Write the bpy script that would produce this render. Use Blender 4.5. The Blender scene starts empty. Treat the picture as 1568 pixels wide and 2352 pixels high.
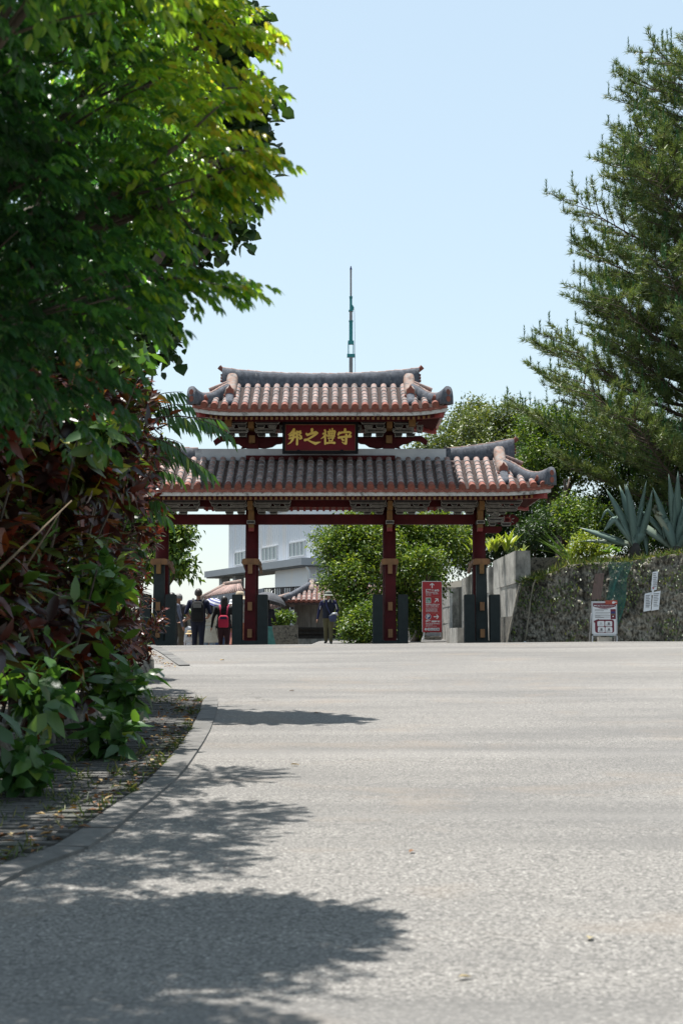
import bpy, bmesh, math, random
import numpy as np
from mathutils import Vector, Matrix, noise as mnoise

random.seed(11)
rng = np.random.default_rng(11)
R = math.radians
scene = bpy.context.scene
C = scene.collection

# ---------------------------------------------------------------- camera
TILT = R(4.85)
EYE = 0.30
FOC = 3267.0                       # focal length in units of a 1568 x 2352 picture
cam_d = bpy.data.cameras.new('camera')
cam = bpy.data.objects.new('camera', cam_d)
C.objects.link(cam)
cam.location = (0, 0, EYE)
cam.rotation_euler = (math.pi / 2 + TILT, 0, 0)
cam_d.sensor_fit = 'VERTICAL'
cam_d.sensor_height = 36.0
cam_d.lens = 50.0
cam_d.clip_start = 0.1
cam_d.clip_end = 6000
cam_d.dof.use_dof = True
cam_d.dof.focus_distance = 37.0
cam_d.dof.aperture_fstop = 4.0
scene.camera = cam

# ---------------------------------------------------------------- sky and sun
SUN_DIR = Vector((-0.13, 0.20, 1.0)).normalized()      # towards the sun
SUN_EL = math.asin(SUN_DIR.z)
SUN_AZ = math.atan2(SUN_DIR.x, SUN_DIR.y)
world = bpy.data.worlds.new('World')
scene.world = world
world.use_nodes = True
wn = world.node_tree.nodes
wl = world.node_tree.links
wn.clear()
sky = wn.new('ShaderNodeTexSky')
sky.sky_type = 'NISHITA'
sky.sun_disc = False
sky.sun_elevation = SUN_EL
sky.sun_rotation = SUN_AZ
sky.altitude = 100
sky.air_density = 1.5
sky.dust_density = 0.3
sky.ozone_density = 2.0
bg = wn.new('ShaderNodeBackground')
bg.inputs['Strength'].default_value = 0.080
wo = wn.new('ShaderNodeOutputWorld')
hs = wn.new('ShaderNodeHueSaturation')
hs.inputs['Saturation'].default_value = 0.72
wl.new(sky.outputs[0], hs.inputs['Color'])
veil = wn.new('ShaderNodeMix')                       # thin even summer haze over the whole sky
veil.data_type = 'RGBA'
veil.inputs[0].default_value = 0.5
veil.inputs[7].default_value = (4.5, 5.85, 6.7, 1)
wl.new(hs.outputs[0], veil.inputs[6])
wl.new(veil.outputs[2], bg.inputs[0])
wl.new(bg.outputs[0], wo.inputs[0])
sun_d = bpy.data.lights.new('sun', 'SUN')
sun_d.energy = 5.0
sun_d.angle = R(0.53)
sun_d.color = (1.0, 0.965, 0.91)
sun = bpy.data.objects.new('sun', sun_d)
C.objects.link(sun)
sun.rotation_euler = (-SUN_DIR).to_track_quat('-Z', 'Y').to_euler()

scene.render.engine = 'CYCLES'
scene.view_settings.view_transform = 'Standard'
scene.view_settings.look = 'None'
scene.view_settings.gamma = 1.0
scene.view_settings.exposure = 0.96
scene.cycles.use_denoising = True
scene.cycles.max_bounces = 8
scene.cycles.diffuse_bounces = 4
scene.cycles.glossy_bounces = 3
scene.cycles.transmission_bounces = 6
scene.cycles.transparent_max_bounces = 6
scene.cycles.sample_clamp_indirect = 8.0


# ---------------------------------------------------------------- helpers
def at(x, y, Y):
    """world point seen at picture position (x, y) (1568 x 2352 units) at depth Y"""
    u = (x - 784) / FOC
    v = (1176 - y) / FOC
    c, s = math.cos(TILT), math.sin(TILT)
    k = Y / (c - v * s)
    return Vector((u * k, Y, EYE + k * (s + v * c)))


def sstep(a, b, x):
    t = min(1.0, max(0.0, (x - a) / (b - a)))
    return t * t * (3 - 2 * t)


def ground_z(X, Y):
    if Y < 36.3:
        z = -1.22 * (1 - Y / 36.3)
    else:
        z = 0.0
    z += 0.14 * sstep(18, 32.5, Y) - 0.20 * sstep(33.0, 36.0, Y)
    z += 0.009 * max(-7, min(7, X + 0.53)) * sstep(8, 34, Y)
    if Y > 36.6:
        z -= 0.075 * min(Y - 36.6, 14) * sstep(-0.9, -2.2, X)
    return z


def tag(o, label=None, cat=None, group=None, kind=None):
    if label:
        o['label'] = label
    if cat:
        o['category'] = cat
    if group:
        o['group'] = group
    if kind:
        o['kind'] = kind
    return o


def empty(name, loc, rz=0.0, label=None, cat=None, group=None):
    o = bpy.data.objects.new(name, None)
    o.empty_display_size = 0.2
    C.objects.link(o)
    o.location = loc
    o.rotation_euler = (0, 0, rz)
    return tag(o, label, cat, group)


def link(name, me, parent=None, loc=None, rot=None, scale=None):
    o = bpy.data.objects.new(name, me)
    C.objects.link(o)
    if parent is not None:
        o.parent = parent
    if loc is not None:
        o.location = loc
    if rot is not None:
        o.rotation_euler = rot
    if scale is not None:
        o.scale = scale
    return o


class MB:
    """collects verts and faces; build() links them as one mesh object"""

    def __init__(self):
        self.v, self.f, self.m, self.s = [], [], [], []

    def add(self, vs, fs, mi=0, smooth=False):
        b = len(self.v)
        self.v.extend([tuple(p) for p in vs])
        for f in fs:
            self.f.append(tuple(i + b for i in f))
            self.m.append(mi)
            self.s.append(smooth)
        return self

    def box(self, c, d, mi=0, M=None):
        x, y, z = d[0] / 2, d[1] / 2, d[2] / 2
        vs = [Vector((sx * x, sy * y, sz * z)) for sx in (-1, 1) for sy in (-1, 1) for sz in (-1, 1)]
        if M is not None:
            vs = [M @ p for p in vs]
        c = Vector(c)
        vs = [p + c for p in vs]
        return self.add(vs, [(0, 1, 3, 2), (4, 6, 7, 5), (0, 4, 5, 1), (2, 3, 7, 6), (0, 2, 6, 4), (1, 5, 7, 3)], mi)

    def bbox(self, x0, x1, y0, y1, z0, z1, mi=0):
        return self.box(((x0 + x1) / 2, (y0 + y1) / 2, (z0 + z1) / 2), (x1 - x0, y1 - y0, z1 - z0), mi)

    def hexa(self, p, mi=0):
        """eight corners: bottom ring 0-3 then top ring 4-7"""
        return self.add(p, [(3, 2, 1, 0), (4, 5, 6, 7), (0, 1, 5, 4), (1, 2, 6, 5), (2, 3, 7, 6), (3, 0, 4, 7)], mi)

    def tube(self, pts, rad, n=8, mi=0, cap=True, smooth=True, sx=1.0, up=(0, 0, 1)):
        pts = [Vector(p) for p in pts]
        if not hasattr(rad, '__len__'):
            rad = [rad] * len(pts)
        rings = []
        for i, p in enumerate(pts):
            t = (pts[min(i + 1, len(pts) - 1)] - pts[max(i - 1, 0)])
            if t.length < 1e-9:
                t = Vector((0, 0, 1))
            t.normalize()
            u = Vector(up)
            if abs(t.dot(u)) > 0.95:
                u = Vector((1, 0, 0))
            a = t.cross(u).normalized()
            b = a.cross(t).normalized()
            rings.append([p + (a * math.cos(k * 2 * math.pi / n) * sx + b * math.sin(k * 2 * math.pi / n)) * rad[i] for k in range(n)])
        vs = [q for r in rings for q in r]
        fs = []
        for i in range(len(pts) - 1):
            for k in range(n):
                a, b = i * n + k, i * n + (k + 1) % n
                fs.append((a, b, b + n, a + n))
        if cap:
            fs.append(tuple(reversed(range(n))))
            fs.append(tuple(range((len(pts) - 1) * n, len(pts) * n)))
        return self.add(vs, fs, mi, smooth)

    def lathe(self, prof, c=(0, 0, 0), n=16, mi=0, smooth=True, sy=1.0):
        """prof: (r, z) pairs, bottom to top"""
        c = Vector(c)
        vs, fs = [], []
        for r, z in prof:
            for k in range(n):
                a = 2 * math.pi * k / n
                vs.append(c + Vector((r * math.cos(a), r * math.sin(a) * sy, z)))
        for i in range(len(prof) - 1):
            for k in range(n):
                a, b = i * n + k, i * n + (k + 1) % n
                fs.append((a, b, b + n, a + n))
        fs.append(tuple(reversed(range(n))))
        fs.append(tuple(range((len(prof) - 1) * n, len(prof) * n)))
        return self.add(vs, fs, mi, smooth)

    def prism(self, poly, axis, a, b, mi=0):
        """poly of 2-D points extruded along axis: 'y' -> (x,z) polygon, 'z' -> (x,y), 'x' -> (y,z)"""
        n = len(poly)

        def mk(p, t):
            return {'y': (p[0], t, p[1]), 'z': (p[0], p[1], t), 'x': (t, p[0], p[1])}[axis]
        vs = [mk(p, a) for p in poly] + [mk(p, b) for p in poly]
        fs = [tuple(range(n)), tuple(reversed(range(n, 2 * n)))]
        for k in range(n):
            fs.append((k, (k + 1) % n, (k + 1) % n + n, k + n))
        return self.add(vs, fs, mi)

    def mesh(self, name, mats):
        me = bpy.data.meshes.new(name)
        me.from_pydata(self.v, [], self.f)
        if not isinstance(mats, (list, tuple)):
            mats = [mats]
        for m in mats:
            me.materials.append(m)
        me.polygons.foreach_set('material_index', self.m)
        me.polygons.foreach_set('use_smooth', self.s)
        bm = bmesh.new()
        bm.from_mesh(me)
        bmesh.ops.recalc_face_normals(bm, faces=bm.faces)
        bm.to_mesh(me)
        bm.free()
        me.update()
        return me

    def build(self, name, mats, parent=None, loc=None, rot=None):
        return link(name, self.mesh(name, mats), parent, loc, rot)


# ---------------------------------------------------------------- materials
ALB = 0.76                        # one reflectance scale for all surface colours below


def alb(c):
    return tuple(v * ALB for v in c[:3])


def new_mat(name):
    m = bpy.data.materials.new(name)
    m.use_nodes = True
    nt = m.node_tree
    nt.nodes.clear()
    out = nt.nodes.new('ShaderNodeOutputMaterial')
    return m, nt, out


def mixrgb(nt, fac, a, b, blend='MIX'):
    n = nt.nodes.new('ShaderNodeMix')
    n.data_type = 'RGBA'
    n.blend_type = blend
    for sock, val in ((n.inputs[0], fac), (n.inputs[6], a), (n.inputs[7], b)):
        if hasattr(val, 'links') or hasattr(val, 'is_linked'):
            nt.links.new(val, sock)
        elif isinstance(val, (int, float)):
            sock.default_value = val
        else:
            sock.default_value = (val[0], val[1], val[2], 1)
    return n.outputs[2]


def noise_node(nt, vec, scale, detail=4, rough=0.55, dist=0.0):
    n = nt.nodes.new('ShaderNodeTexNoise')
    n.inputs['Scale'].default_value = scale
    n.inputs['Detail'].default_value = detail
    n.inputs['Roughness'].default_value = rough
    n.inputs['Distortion'].default_value = dist
    nt.links.new(vec, n.inputs['Vector'])
    return n.outputs['Fac']


def ramp(nt, fac, stops, interp='LINEAR'):
    n = nt.nodes.new('ShaderNodeValToRGB')
    cr = n.color_ramp
    cr.interpolation = interp
    while len(cr.elements) < len(stops):
        cr.elements.new(0.5)
    for e, (p, c) in zip(cr.elements, stops):
        e.position = p
        e.color = (c, c, c, 1) if isinstance(c, (int, float)) else (c[0], c[1], c[2], 1)
    nt.links.new(fac, n.inputs[0])
    return n.outputs[0]


def world_pos(nt, stretch=(1, 1, 1)):
    g = nt.nodes.new('ShaderNodeNewGeometry')
    mp = nt.nodes.new('ShaderNodeMapping')
    mp.inputs['Scale'].default_value = stretch
    nt.links.new(g.outputs['Position'], mp.inputs['Vector'])
    return mp.outputs[0]


def pmat(name, c1, c2=None, scale=6.0, rough=0.7, bump=0.0, bscale=None, stretch=(1, 1, 1), c3=None, s3=1.5, lo3=0.5, hi3=0.62,
         spec=0.4, metal=0.0, lo=0.35, hi=0.65, detail=5, bdist=0.02, rand=0.0):
    """principled material whose colour wanders between c1 and c2 (noise), with patches of c3"""
    m, nt, out = new_mat(name)
    b = nt.nodes.new('ShaderNodeBsdfPrincipled')
    b.inputs['Roughness'].default_value = rough
    b.inputs['Metallic'].default_value = metal
    b.inputs['Specular IOR Level'].default_value = spec
    nt.links.new(b.outputs[0], out.inputs[0])
    vec = world_pos(nt, stretch)
    if c2 is None:
        c2 = tuple(x * 0.8 for x in c1)
    c1, c2 = alb(c1), alb(c2)
    c3 = alb(c3) if c3 is not None else None
    f = noise_node(nt, vec, scale, detail)
    col = mixrgb(nt, ramp(nt, f, [(lo, 0.0), (hi, 1.0)]), c1, c2)
    if c3 is not None:
        f3 = noise_node(nt, vec, s3, 6, 0.65)
        col = mixrgb(nt, ramp(nt, f3, [(lo3, 0.0), (hi3, 1.0)]), col, c3)
    if rand > 0:
        oi = nt.nodes.new('ShaderNodeObjectInfo')
        r = nt.nodes.new('ShaderNodeMapRange')
        r.inputs['To Min'].default_value = 1 - rand
        r.inputs['To Max'].default_value = 1 + rand
        nt.links.new(oi.outputs['Random'], r.inputs['Value'])
        h = nt.nodes.new('ShaderNodeHueSaturation')
        nt.links.new(r.outputs[0], h.inputs['Value'])
        nt.links.new(col, h.inputs['Color'])
        col = h.outputs[0]
    nt.links.new(col, b.inputs['Base Color'])
    if bump > 0:
        bn = nt.nodes.new('ShaderNodeBump')
        bn.inputs['Strength'].default_value = bump
        bn.inputs['Distance'].default_value = bdist
        nt.links.new(noise_node(nt, vec, bscale or scale * 3, 5, 0.6), bn.inputs['Height'])
        nt.links.new(bn.outputs[0], b.inputs['Normal'])
    return m


def leaf_mat(name, stops, trans=0.35, tcol=1.5, rough=0.4, spec=0.45, tshift=(1.15, 1.1, 0.5)):
    """leaf colour comes from the leaf's own tint attribute"""
    m, nt, out = new_mat(name)
    a = nt.nodes.new('ShaderNodeAttribute')
    a.attribute_name = 'tint'
    col = ramp(nt, a.outputs['Fac'], [(p_, alb(c_)) for p_, c_ in stops])
    b = nt.nodes.new('ShaderNodeBsdfPrincipled')
    b.inputs['Roughness'].default_value = rough
    b.inputs['Specular IOR Level'].default_value = spec
    nt.links.new(col, b.inputs['Base Color'])
    t = nt.nodes.new('ShaderNodeBsdfTranslucent')
    tc = mixrgb(nt, 1.0, col, tuple(tcol * x for x in tshift), 'MULTIPLY')
    nt.links.new(tc, t.inputs['Color'])
    mx = nt.nodes.new('ShaderNodeMixShader')
    mx.inputs[0].default_value = trans
    nt.links.new(b.outputs[0], mx.inputs[1])
    nt.links.new(t.outputs[0], mx.inputs[2])
    nt.links.new(mx.outputs[0], out.inputs[0])
    return m


def glass_mat(name, col=(0.10, 0.13, 0.15), rough=0.08):
    m, nt, out = new_mat(name)
    b = nt.nodes.new('ShaderNodeBsdfPrincipled')
    b.inputs['Base Color'].default_value = (*col, 1)
    b.inputs['Roughness'].default_value = rough
    b.inputs['Specular IOR Level'].default_value = 0.6
    nt.links.new(b.outputs[0], out.inputs[0])
    return m


def road_mat():
    m, nt, out = new_mat('road_aggregate')
    b = nt.nodes.new('ShaderNodeBsdfPrincipled')
    b.inputs['Roughness'].default_value = 0.85
    b.inputs['Specular IOR Level'].default_value = 0.25
    nt.links.new(b.outputs[0], out.inputs[0])
    vec = world_pos(nt)
    fine = noise_node(nt, vec, 58, 3, 0.62)
    mid = noise_node(nt, vec, 28, 4, 0.65)
    col = ramp(nt, fine, [(0.31, (0.06, 0.057, 0.054)), (0.46, (0.215, 0.205, 0.191)), (0.58, (0.275, 0.262, 0.245)), (0.70, (0.54, 0.52, 0.485))])
    col = mixrgb(nt, ramp(nt, mid, [(0.34, 0.75), (0.52, 0.0)]), col, (0.10, 0.097, 0.094))
    big = noise_node(nt, world_pos(nt, (0.35, 1.0, 1)), 0.7, 5, 0.6)
    col = mixrgb(nt, ramp(nt, big, [(0.44, 0.0), (0.64, 0.55)]), col, (0.125, 0.122, 0.12))
    tan = noise_node(nt, world_pos(nt, (0.6, 0.9, 1)), 1.1, 4, 0.6)
    col = mixrgb(nt, ramp(nt, tan, [(0.56, 0.0), (0.72, 0.40)]), col, (0.28, 0.225, 0.175))
    band = noise_node(nt, world_pos(nt, (0.07, 1.0, 1)), 1.6, 5, 0.6)
    col = mixrgb(nt, ramp(nt, band, [(0.48, 0.0), (0.64, 0.38)]), col, (0.15, 0.145, 0.138))
    pale = noise_node(nt, world_pos(nt, (0.05, 0.8, 1)), 0.9, 3, 0.5)
    col = mixrgb(nt, ramp(nt, pale, [(0.54, 0.0), (0.68, 0.30)]), col, (0.36, 0.345, 0.325))
    vo = nt.nodes.new('ShaderNodeTexVoronoi')
    vo.feature = 'DISTANCE_TO_EDGE'
    vo.inputs['Scale'].default_value = 0.16
    vd = nt.nodes.new('ShaderNodeVectorMath')
    vd.operation = 'ADD'
    nz = nt.nodes.new('ShaderNodeTexNoise')
    nz.inputs['Scale'].default_value = 1.7
    nz.inputs['Detail'].default_value = 5
    nt.links.new(vec, nz.inputs['Vector'])
    nt.links.new(vec, vd.inputs[0])
    nt.links.new(nz.outputs['Color'], vd.inputs[1])
    nt.links.new(vd.outputs[0], vo.inputs['Vector'])
    crack = ramp(nt, vo.outputs['Distance'], [(0.0, 1.0), (0.0022, 0.0)])
    cm = ramp(nt, noise_node(nt, vec, 0.35, 2), [(0.58, 0.0), (0.64, 0.5)])
    col = mixrgb(nt, mixrgb(nt, 1.0, crack, cm, 'MULTIPLY'), col, (0.07, 0.067, 0.06))
    col = mixrgb(nt, 1.0, col, (0.775, 0.768, 0.757), 'MULTIPLY')
    nt.links.new(col, b.inputs['Base Color'])
    bn = nt.nodes.new('ShaderNodeBump')
    bn.inputs['Strength'].default_value = 0.55
    bn.inputs['Distance'].default_value = 0.006
    nt.links.new(fine, bn.inputs['Height'])
    nt.links.new(bn.outputs[0], b.inputs['Normal'])
    return m


M = {}
M['road'] = road_mat()
M['earth'] = pmat('earth', (0.10, 0.085, 0.06), (0.06, 0.055, 0.04), 3, 0.95, 0.4)
M['kerb'] = pmat('kerb_concrete', (0.19, 0.182, 0.17), (0.13, 0.125, 0.118), 9, 0.9, 0.3, 60, c3=(0.13, 0.125, 0.115), s3=2.2, lo3=0.5, hi3=0.7, rand=0.1)
M['paver'] = pmat('dark_paver', (0.12, 0.114, 0.107), (0.08, 0.078, 0.072), 7, 0.9, 0.3, 50, c3=(0.07, 0.08, 0.045), s3=1.6, lo3=0.52, hi3=0.68, rand=0.18)
M['soil'] = pmat('joint_soil', (0.05, 0.045, 0.035), (0.03, 0.03, 0.022), 10, 0.95)
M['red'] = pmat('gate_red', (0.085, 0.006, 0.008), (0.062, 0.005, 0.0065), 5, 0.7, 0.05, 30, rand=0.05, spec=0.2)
M['red_bright'] = pmat('gate_bright_red', (0.30, 0.045, 0.035), (0.22, 0.03, 0.028), 6, 0.6)  # brighter red for lattice, painted flowers, nose tips and hip rafters
M['pink'] = pmat('soffit_pink', (0.42, 0.17, 0.13), (0.33, 0.12, 0.09), 6, 0.7)
M['ochre'] = pmat('gate_ochre', (0.24, 0.115, 0.028), (0.17, 0.085, 0.022), 8, 0.65, 0.05, 30)
M['brown'] = pmat('brace_brown', (0.27, 0.13, 0.05), (0.18, 0.085, 0.035), 9, 0.7, 0.1, 40, stretch=(1, 1, 0.3))
M['green'] = pmat('gate_green', (0.019, 0.027, 0.026), (0.013, 0.019, 0.0185), 6, 0.8, 0.08, 40, c3=(0.02, 0.026, 0.026), s3=8, lo3=0.58, hi3=0.66)
M['carve_dark'] = pmat('carving_dark', (0.055, 0.050, 0.045), (0.030, 0.028, 0.026), 14, 0.75)
M['carve_white'] = pmat('carving_white', (0.46, 0.43, 0.38), (0.28, 0.26, 0.23), 14, 0.8)
M['tile'] = pmat('terracotta_tile', (0.27, 0.080, 0.050), (0.18, 0.055, 0.037), 9, 0.75, 0.15, 60, c3=(0.16, 0.085, 0.07), s3=5, lo3=0.55, hi3=0.75, rand=0.14)
M['tile_face'] = pmat('terracotta_top', (0.34, 0.18, 0.14), (0.31, 0.25, 0.23), 16, 0.8, 0.25, 60, c3=(0.13, 0.10, 0.095), s3=6, lo3=0.46, hi3=0.68, rand=0.3)
M['plaster'] = pmat('tile_plaster', (0.42, 0.41, 0.41), (0.26, 0.255, 0.26), 10, 0.9, 0.3, 70, c3=(0.085, 0.087, 0.095), s3=5.5, lo3=0.48, hi3=0.70)
M['ridge'] = pmat('ridge_plaster', (0.135, 0.145, 0.17), (0.070, 0.076, 0.092), 7, 0.95, 0.5, 30, c3=(0.33, 0.32, 0.305), s3=13, lo3=0.58, hi3=0.74, stretch=(1.6, 1.6, 0.7))
M['ridge_wall'] = pmat('ridge_wall_white', (0.62, 0.62, 0.63), (0.52, 0.52, 0.54), 4, 0.9, 0.2, 40, c3=(0.2, 0.2, 0.22), s3=1.2, lo3=0.6, hi3=0.72)
M['old_tile'] = pmat('old_ridge_tile', (0.30, 0.27, 0.25), (0.33, 0.19, 0.14), 9, 0.9, 0.3, 40, c3=(0.10, 0.10, 0.10), s3=7, lo3=0.5, hi3=0.68)
M['pan'] = pmat('pan_tile', (0.085, 0.05, 0.042), (0.05, 0.034, 0.03), 9, 0.85, rand=0.1)
M['pan_edge'] = pmat('pan_edge', (0.34, 0.25, 0.22), (0.20, 0.12, 0.10), 11, 0.85)
M['white_edge'] = pmat('eave_white', (0.62, 0.60, 0.57), (0.48, 0.46, 0.44), 12, 0.8, c3=(0.17, 0.16, 0.15), s3=5, lo3=0.56, hi3=0.68)
M['black'] = pmat('lacquer_black', (0.008, 0.008, 0.009), (0.006, 0.006, 0.007), 5, 0.7, spec=0.15)
M['gold'] = pmat('gold_leaf', (0.95, 0.66, 0.12), (0.86, 0.56, 0.09), 12, 0.45, spec=0.5)
M['plaque'] = pmat('plaque_red', (0.16, 0.010, 0.016), (0.13, 0.009, 0.014), 4, 0.7, spec=0.2)
M['lime'] = pmat('limestone', (0.58, 0.55, 0.49), (0.38, 0.36, 0.32), 4.5, 0.95, 0.7, 18, stretch=(1, 0.8, 0.6), c3=(0.15, 0.146, 0.135), s3=1.7, lo3=0.46, hi3=0.66, rand=0.08)
M['lime_dark'] = pmat('limestone_weathered', (0.22, 0.20, 0.165), (0.13, 0.12, 0.10), 7, 0.95, 0.8, 24, c3=(0.045, 0.043, 0.036), s3=9, lo3=0.5, hi3=0.62, rand=0.1)
M['mossy'] = pmat('rubble_shade_bands', (0.46, 0.42, 0.34), (0.06, 0.053, 0.04), 11, 0.97, 1.0, 22, stretch=(1.4, 1.4, 0.75), c3=(0.03, 0.028, 0.022), s3=1.0, lo3=0.52, hi3=0.66, lo=0.34, hi=0.64, detail=9, bdist=0.06)  # dark vertical shade bands are painted into the stone colour
M['bark'] = pmat('bark', (0.13, 0.10, 0.075), (0.07, 0.055, 0.042), 10, 0.95, 0.6, 30, stretch=(1, 1, 0.3))
M['bark_pale'] = pmat('bark_pale', (0.20, 0.145, 0.09), (0.13, 0.095, 0.06), 12, 0.9, 0.4, 40, stretch=(1, 1, 0.4))
M['grey_wood'] = pmat('grey_planks', (0.24, 0.215, 0.185), (0.14, 0.125, 0.11), 8, 0.9, 0.3, 40, stretch=(2, 2, 0.25), c3=(0.33, 0.31, 0.28), s3=3, lo3=0.55, hi3=0.75, rand=0.2)
M['dark_wood'] = pmat('dark_timber', (0.06, 0.052, 0.045), (0.035, 0.03, 0.027), 6, 0.85, 0.2)
M['white_metal'] = pmat('white_metal', (0.72, 0.73, 0.74), (0.66, 0.67, 0.68), 3, 0.45)
M['alu'] = pmat('aluminium', (0.52, 0.54, 0.57), (0.46, 0.48, 0.51), 5, 0.4, metal=0.4)
M['paper'] = pmat('paper_white', (0.78, 0.79, 0.80), (0.73, 0.74, 0.76), 4, 0.7)
M['sign_red'] = pmat('sign_red', (0.42, 0.030, 0.040), (0.38, 0.026, 0.035), 3, 0.45)
M['sign_green'] = pmat('sign_green', (0.02, 0.17, 0.09), (0.02, 0.15, 0.08), 3, 0.5)
M['sign_blue'] = pmat('sign_blue', (0.02, 0.03, 0.16), (0.018, 0.025, 0.14), 3, 0.5)
M['maroon'] = pmat('poster_maroon', (0.16, 0.012, 0.035), (0.14, 0.010, 0.03), 3, 0.5)
M['ink'] = pmat('ink_grey', (0.20, 0.19, 0.20), (0.17, 0.16, 0.17), 3, 0.7)

# ================================================================ the setting
GX, GY = -0.533, 36.3              # centre of the gate


def grid_mesh(name, xs, ys, zf, mat):
    vs, fs = [], []
    nx = len(xs)
    for y in ys:
        for x in xs:
            vs.append((x, y, zf(x, y)))
    for j in range(len(ys) - 1):
        for i in range(nx - 1):
            a = j * nx + i
            fs.append((a, a + 1, a + 1 + nx, a + nx))
    me = bpy.data.meshes.new(name)
    me.from_pydata(vs, [], fs)
    me.materials.append(mat)
    me.polygons.foreach_set('use_smooth', [True] * len(fs))
    return me


# ground reaching the horizon
g = link('ground', grid_mesh('ground', [-3000, -600, -120, -40, -14, 40, 120, 600, 3000], [-40, 0, 30, 60, 150, 400, 1200, 5000],
                             lambda x, y: -1.9 if y < 70 else -3.0, M['earth']))
tag(g, kind='structure')

# the edge of the paved path on the left (x of the kerb's path side at depth y)
KERB = [(-6, -2.3), (4.0, -2.25), (6.2, -2.1), (7.0, -1.97), (7.7, -1.85), (8.07, -1.68), (8.66, -1.60), (9.4, -1.57), (10.4, -1.51), (11.6, -1.47), (13.7, -1.52), (14.85, -1.56), (16.5, -1.65), (18.3, -1.77), (19.6, -1.90)]


def kerb_x(y):
    for (y0, x0), (y1, x1) in zip(KERB, KERB[1:]):
        if y0 <= y <= y1:
            return x0 + (x1 - x0) * (y - y0) / (y1 - y0)
    return KERB[-1][1] if y > KERB[-1][0] else KERB[0][1]


def rz(x, y):
    return ground_z(x, y) + 0.012 * mnoise.noise(Vector((x * 0.25, y * 0.18, 0)))


ys = [-6 + 0.5 * k for k in range(0, 84)] + [36 + 0.25 * k for k in range(1, 60)] + [51 + 1.5 * k for k in range(0, 40)]
xs = [-30, -20, -14, -10, -8, -6.5, -5.5] + [-5 + 0.25 * k for k in range(0, 29)] + [2.25 + 0.5 * k for k in range(0, 12)] + [9, 11, 14, 20, 30]
road = link('road', grid_mesh('road', xs, ys, rz, M['road']))
tag(road, kind='structure')

# footpath: a bed of soil with pavers laid on it
bed = MB()
pts = [(y, kerb_x(y)) for y in [4 + 0.4 * k for k in range(39)]]
for (y0, x0), (y1, x1) in zip(pts, pts[1:]):
    bed.add([(-3.0, y0, rz(-3, y0) + 0.006), (x0, y0, rz(x0, y0) + 0.006), (x1, y1, rz(x1, y1) + 0.006), (-3.0, y1, rz(-3, y1) + 0.006)], [(0, 1, 2, 3)])
path = bed.build('footpath', M['soil'])
tag(path, kind='structure')
pav = MB().box((0, 0, 0), (0.192, 0.094, 0.05)).mesh('paver', M['paver'])
rest = MB()
spots = []
row = 0
y = 6.2
while y < 19.2:
    xe = kerb_x(y) - 0.012
    x = xe - 0.10 - (0.1 if row % 2 else 0.0)
    while x > -2.75:
        spots.append((x, y))
        x -= 0.2
    y += 0.1
    row += 1
k = 0
for (x, y) in sorted(spots, key=lambda p: (p[0] < -0.245 * p[1], p[1])):
    dz = random.uniform(-0.006, 0.006)
    rot = (random.uniform(-0.02, 0.02), random.uniform(-0.02, 0.02), random.uniform(-0.015, 0.015))
    p = (x, y, rz(x, y) + 0.0 + dz)
    if k < 300 and x > -0.245 * y and y > 7.3:
        link('paver', pav, path, p, rot)
        k += 1
    else:
        rest.box(p, (0.192, 0.094, 0.05))
tag(rest.build('pavers', M['paver'], path), kind='stuff')


def kerb_run(name, line, label_kind, w=0.2, seg=0.6):
    root = tag(empty(name, (0, 0, 0)), kind='structure')
    n = 0
    for (x0, y0), (x1, y1) in zip(line, line[1:]):
        L = math.hypot(x1 - x0, y1 - y0)
        nseg = max(1, round(L / seg))
        for i in range(nseg):
            t0, t1 = i / nseg, (i + 1) / nseg
            ax, ay = x0 + (x1 - x0) * t0, y0 + (y1 - y0) * t0
            bx, by = x0 + (x1 - x0) * t1, y0 + (y1 - y0) * t1
            d = Vector((bx - ax, by - ay, 0)).normalized()
            nrm = Vector((d.y, -d.x, 0))
            if nrm.x < 0:
                nrm = -nrm
            g0, g1 = d * 0.004, d * -0.004
            a, b = Vector((ax, ay, 0)) + g0, Vector((bx, by, 0)) + g1
            q = [a, a + nrm * w, b + nrm * w, b]
            h = 0.022 + random.uniform(-0.004, 0.004)
            mb = MB()
            mb.hexa([Vector((p.x, p.y, rz(p.x, p.y) - 0.08)) for p in q] + [Vector((p.x, p.y, rz(p.x, p.y) + h)) for p in q])
            mb.build('kerb_stone', M['kerb'], root)
            n += 1
    return root


kerb_run('kerb', [(kerb_x(y), y) for y in (3.0, 4.2, 5.4, 6.6, 7.7, 8.3, 8.9, 9.5, 10.1, 10.7, 11.3, 11.9, 12.5, 13.1, 13.7, 14.3, 14.9, 15.5, 16.1, 16.7, 17.3, 17.9, 18.5, 19.1)], 'kerb')
kerb_run('far_kerb', [(-2.92, 25.7), (-3.3, 27.5), (-3.72, 29.5), (-4.15, 31.5), (-4.5, 33.0)], 'kerb')

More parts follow.
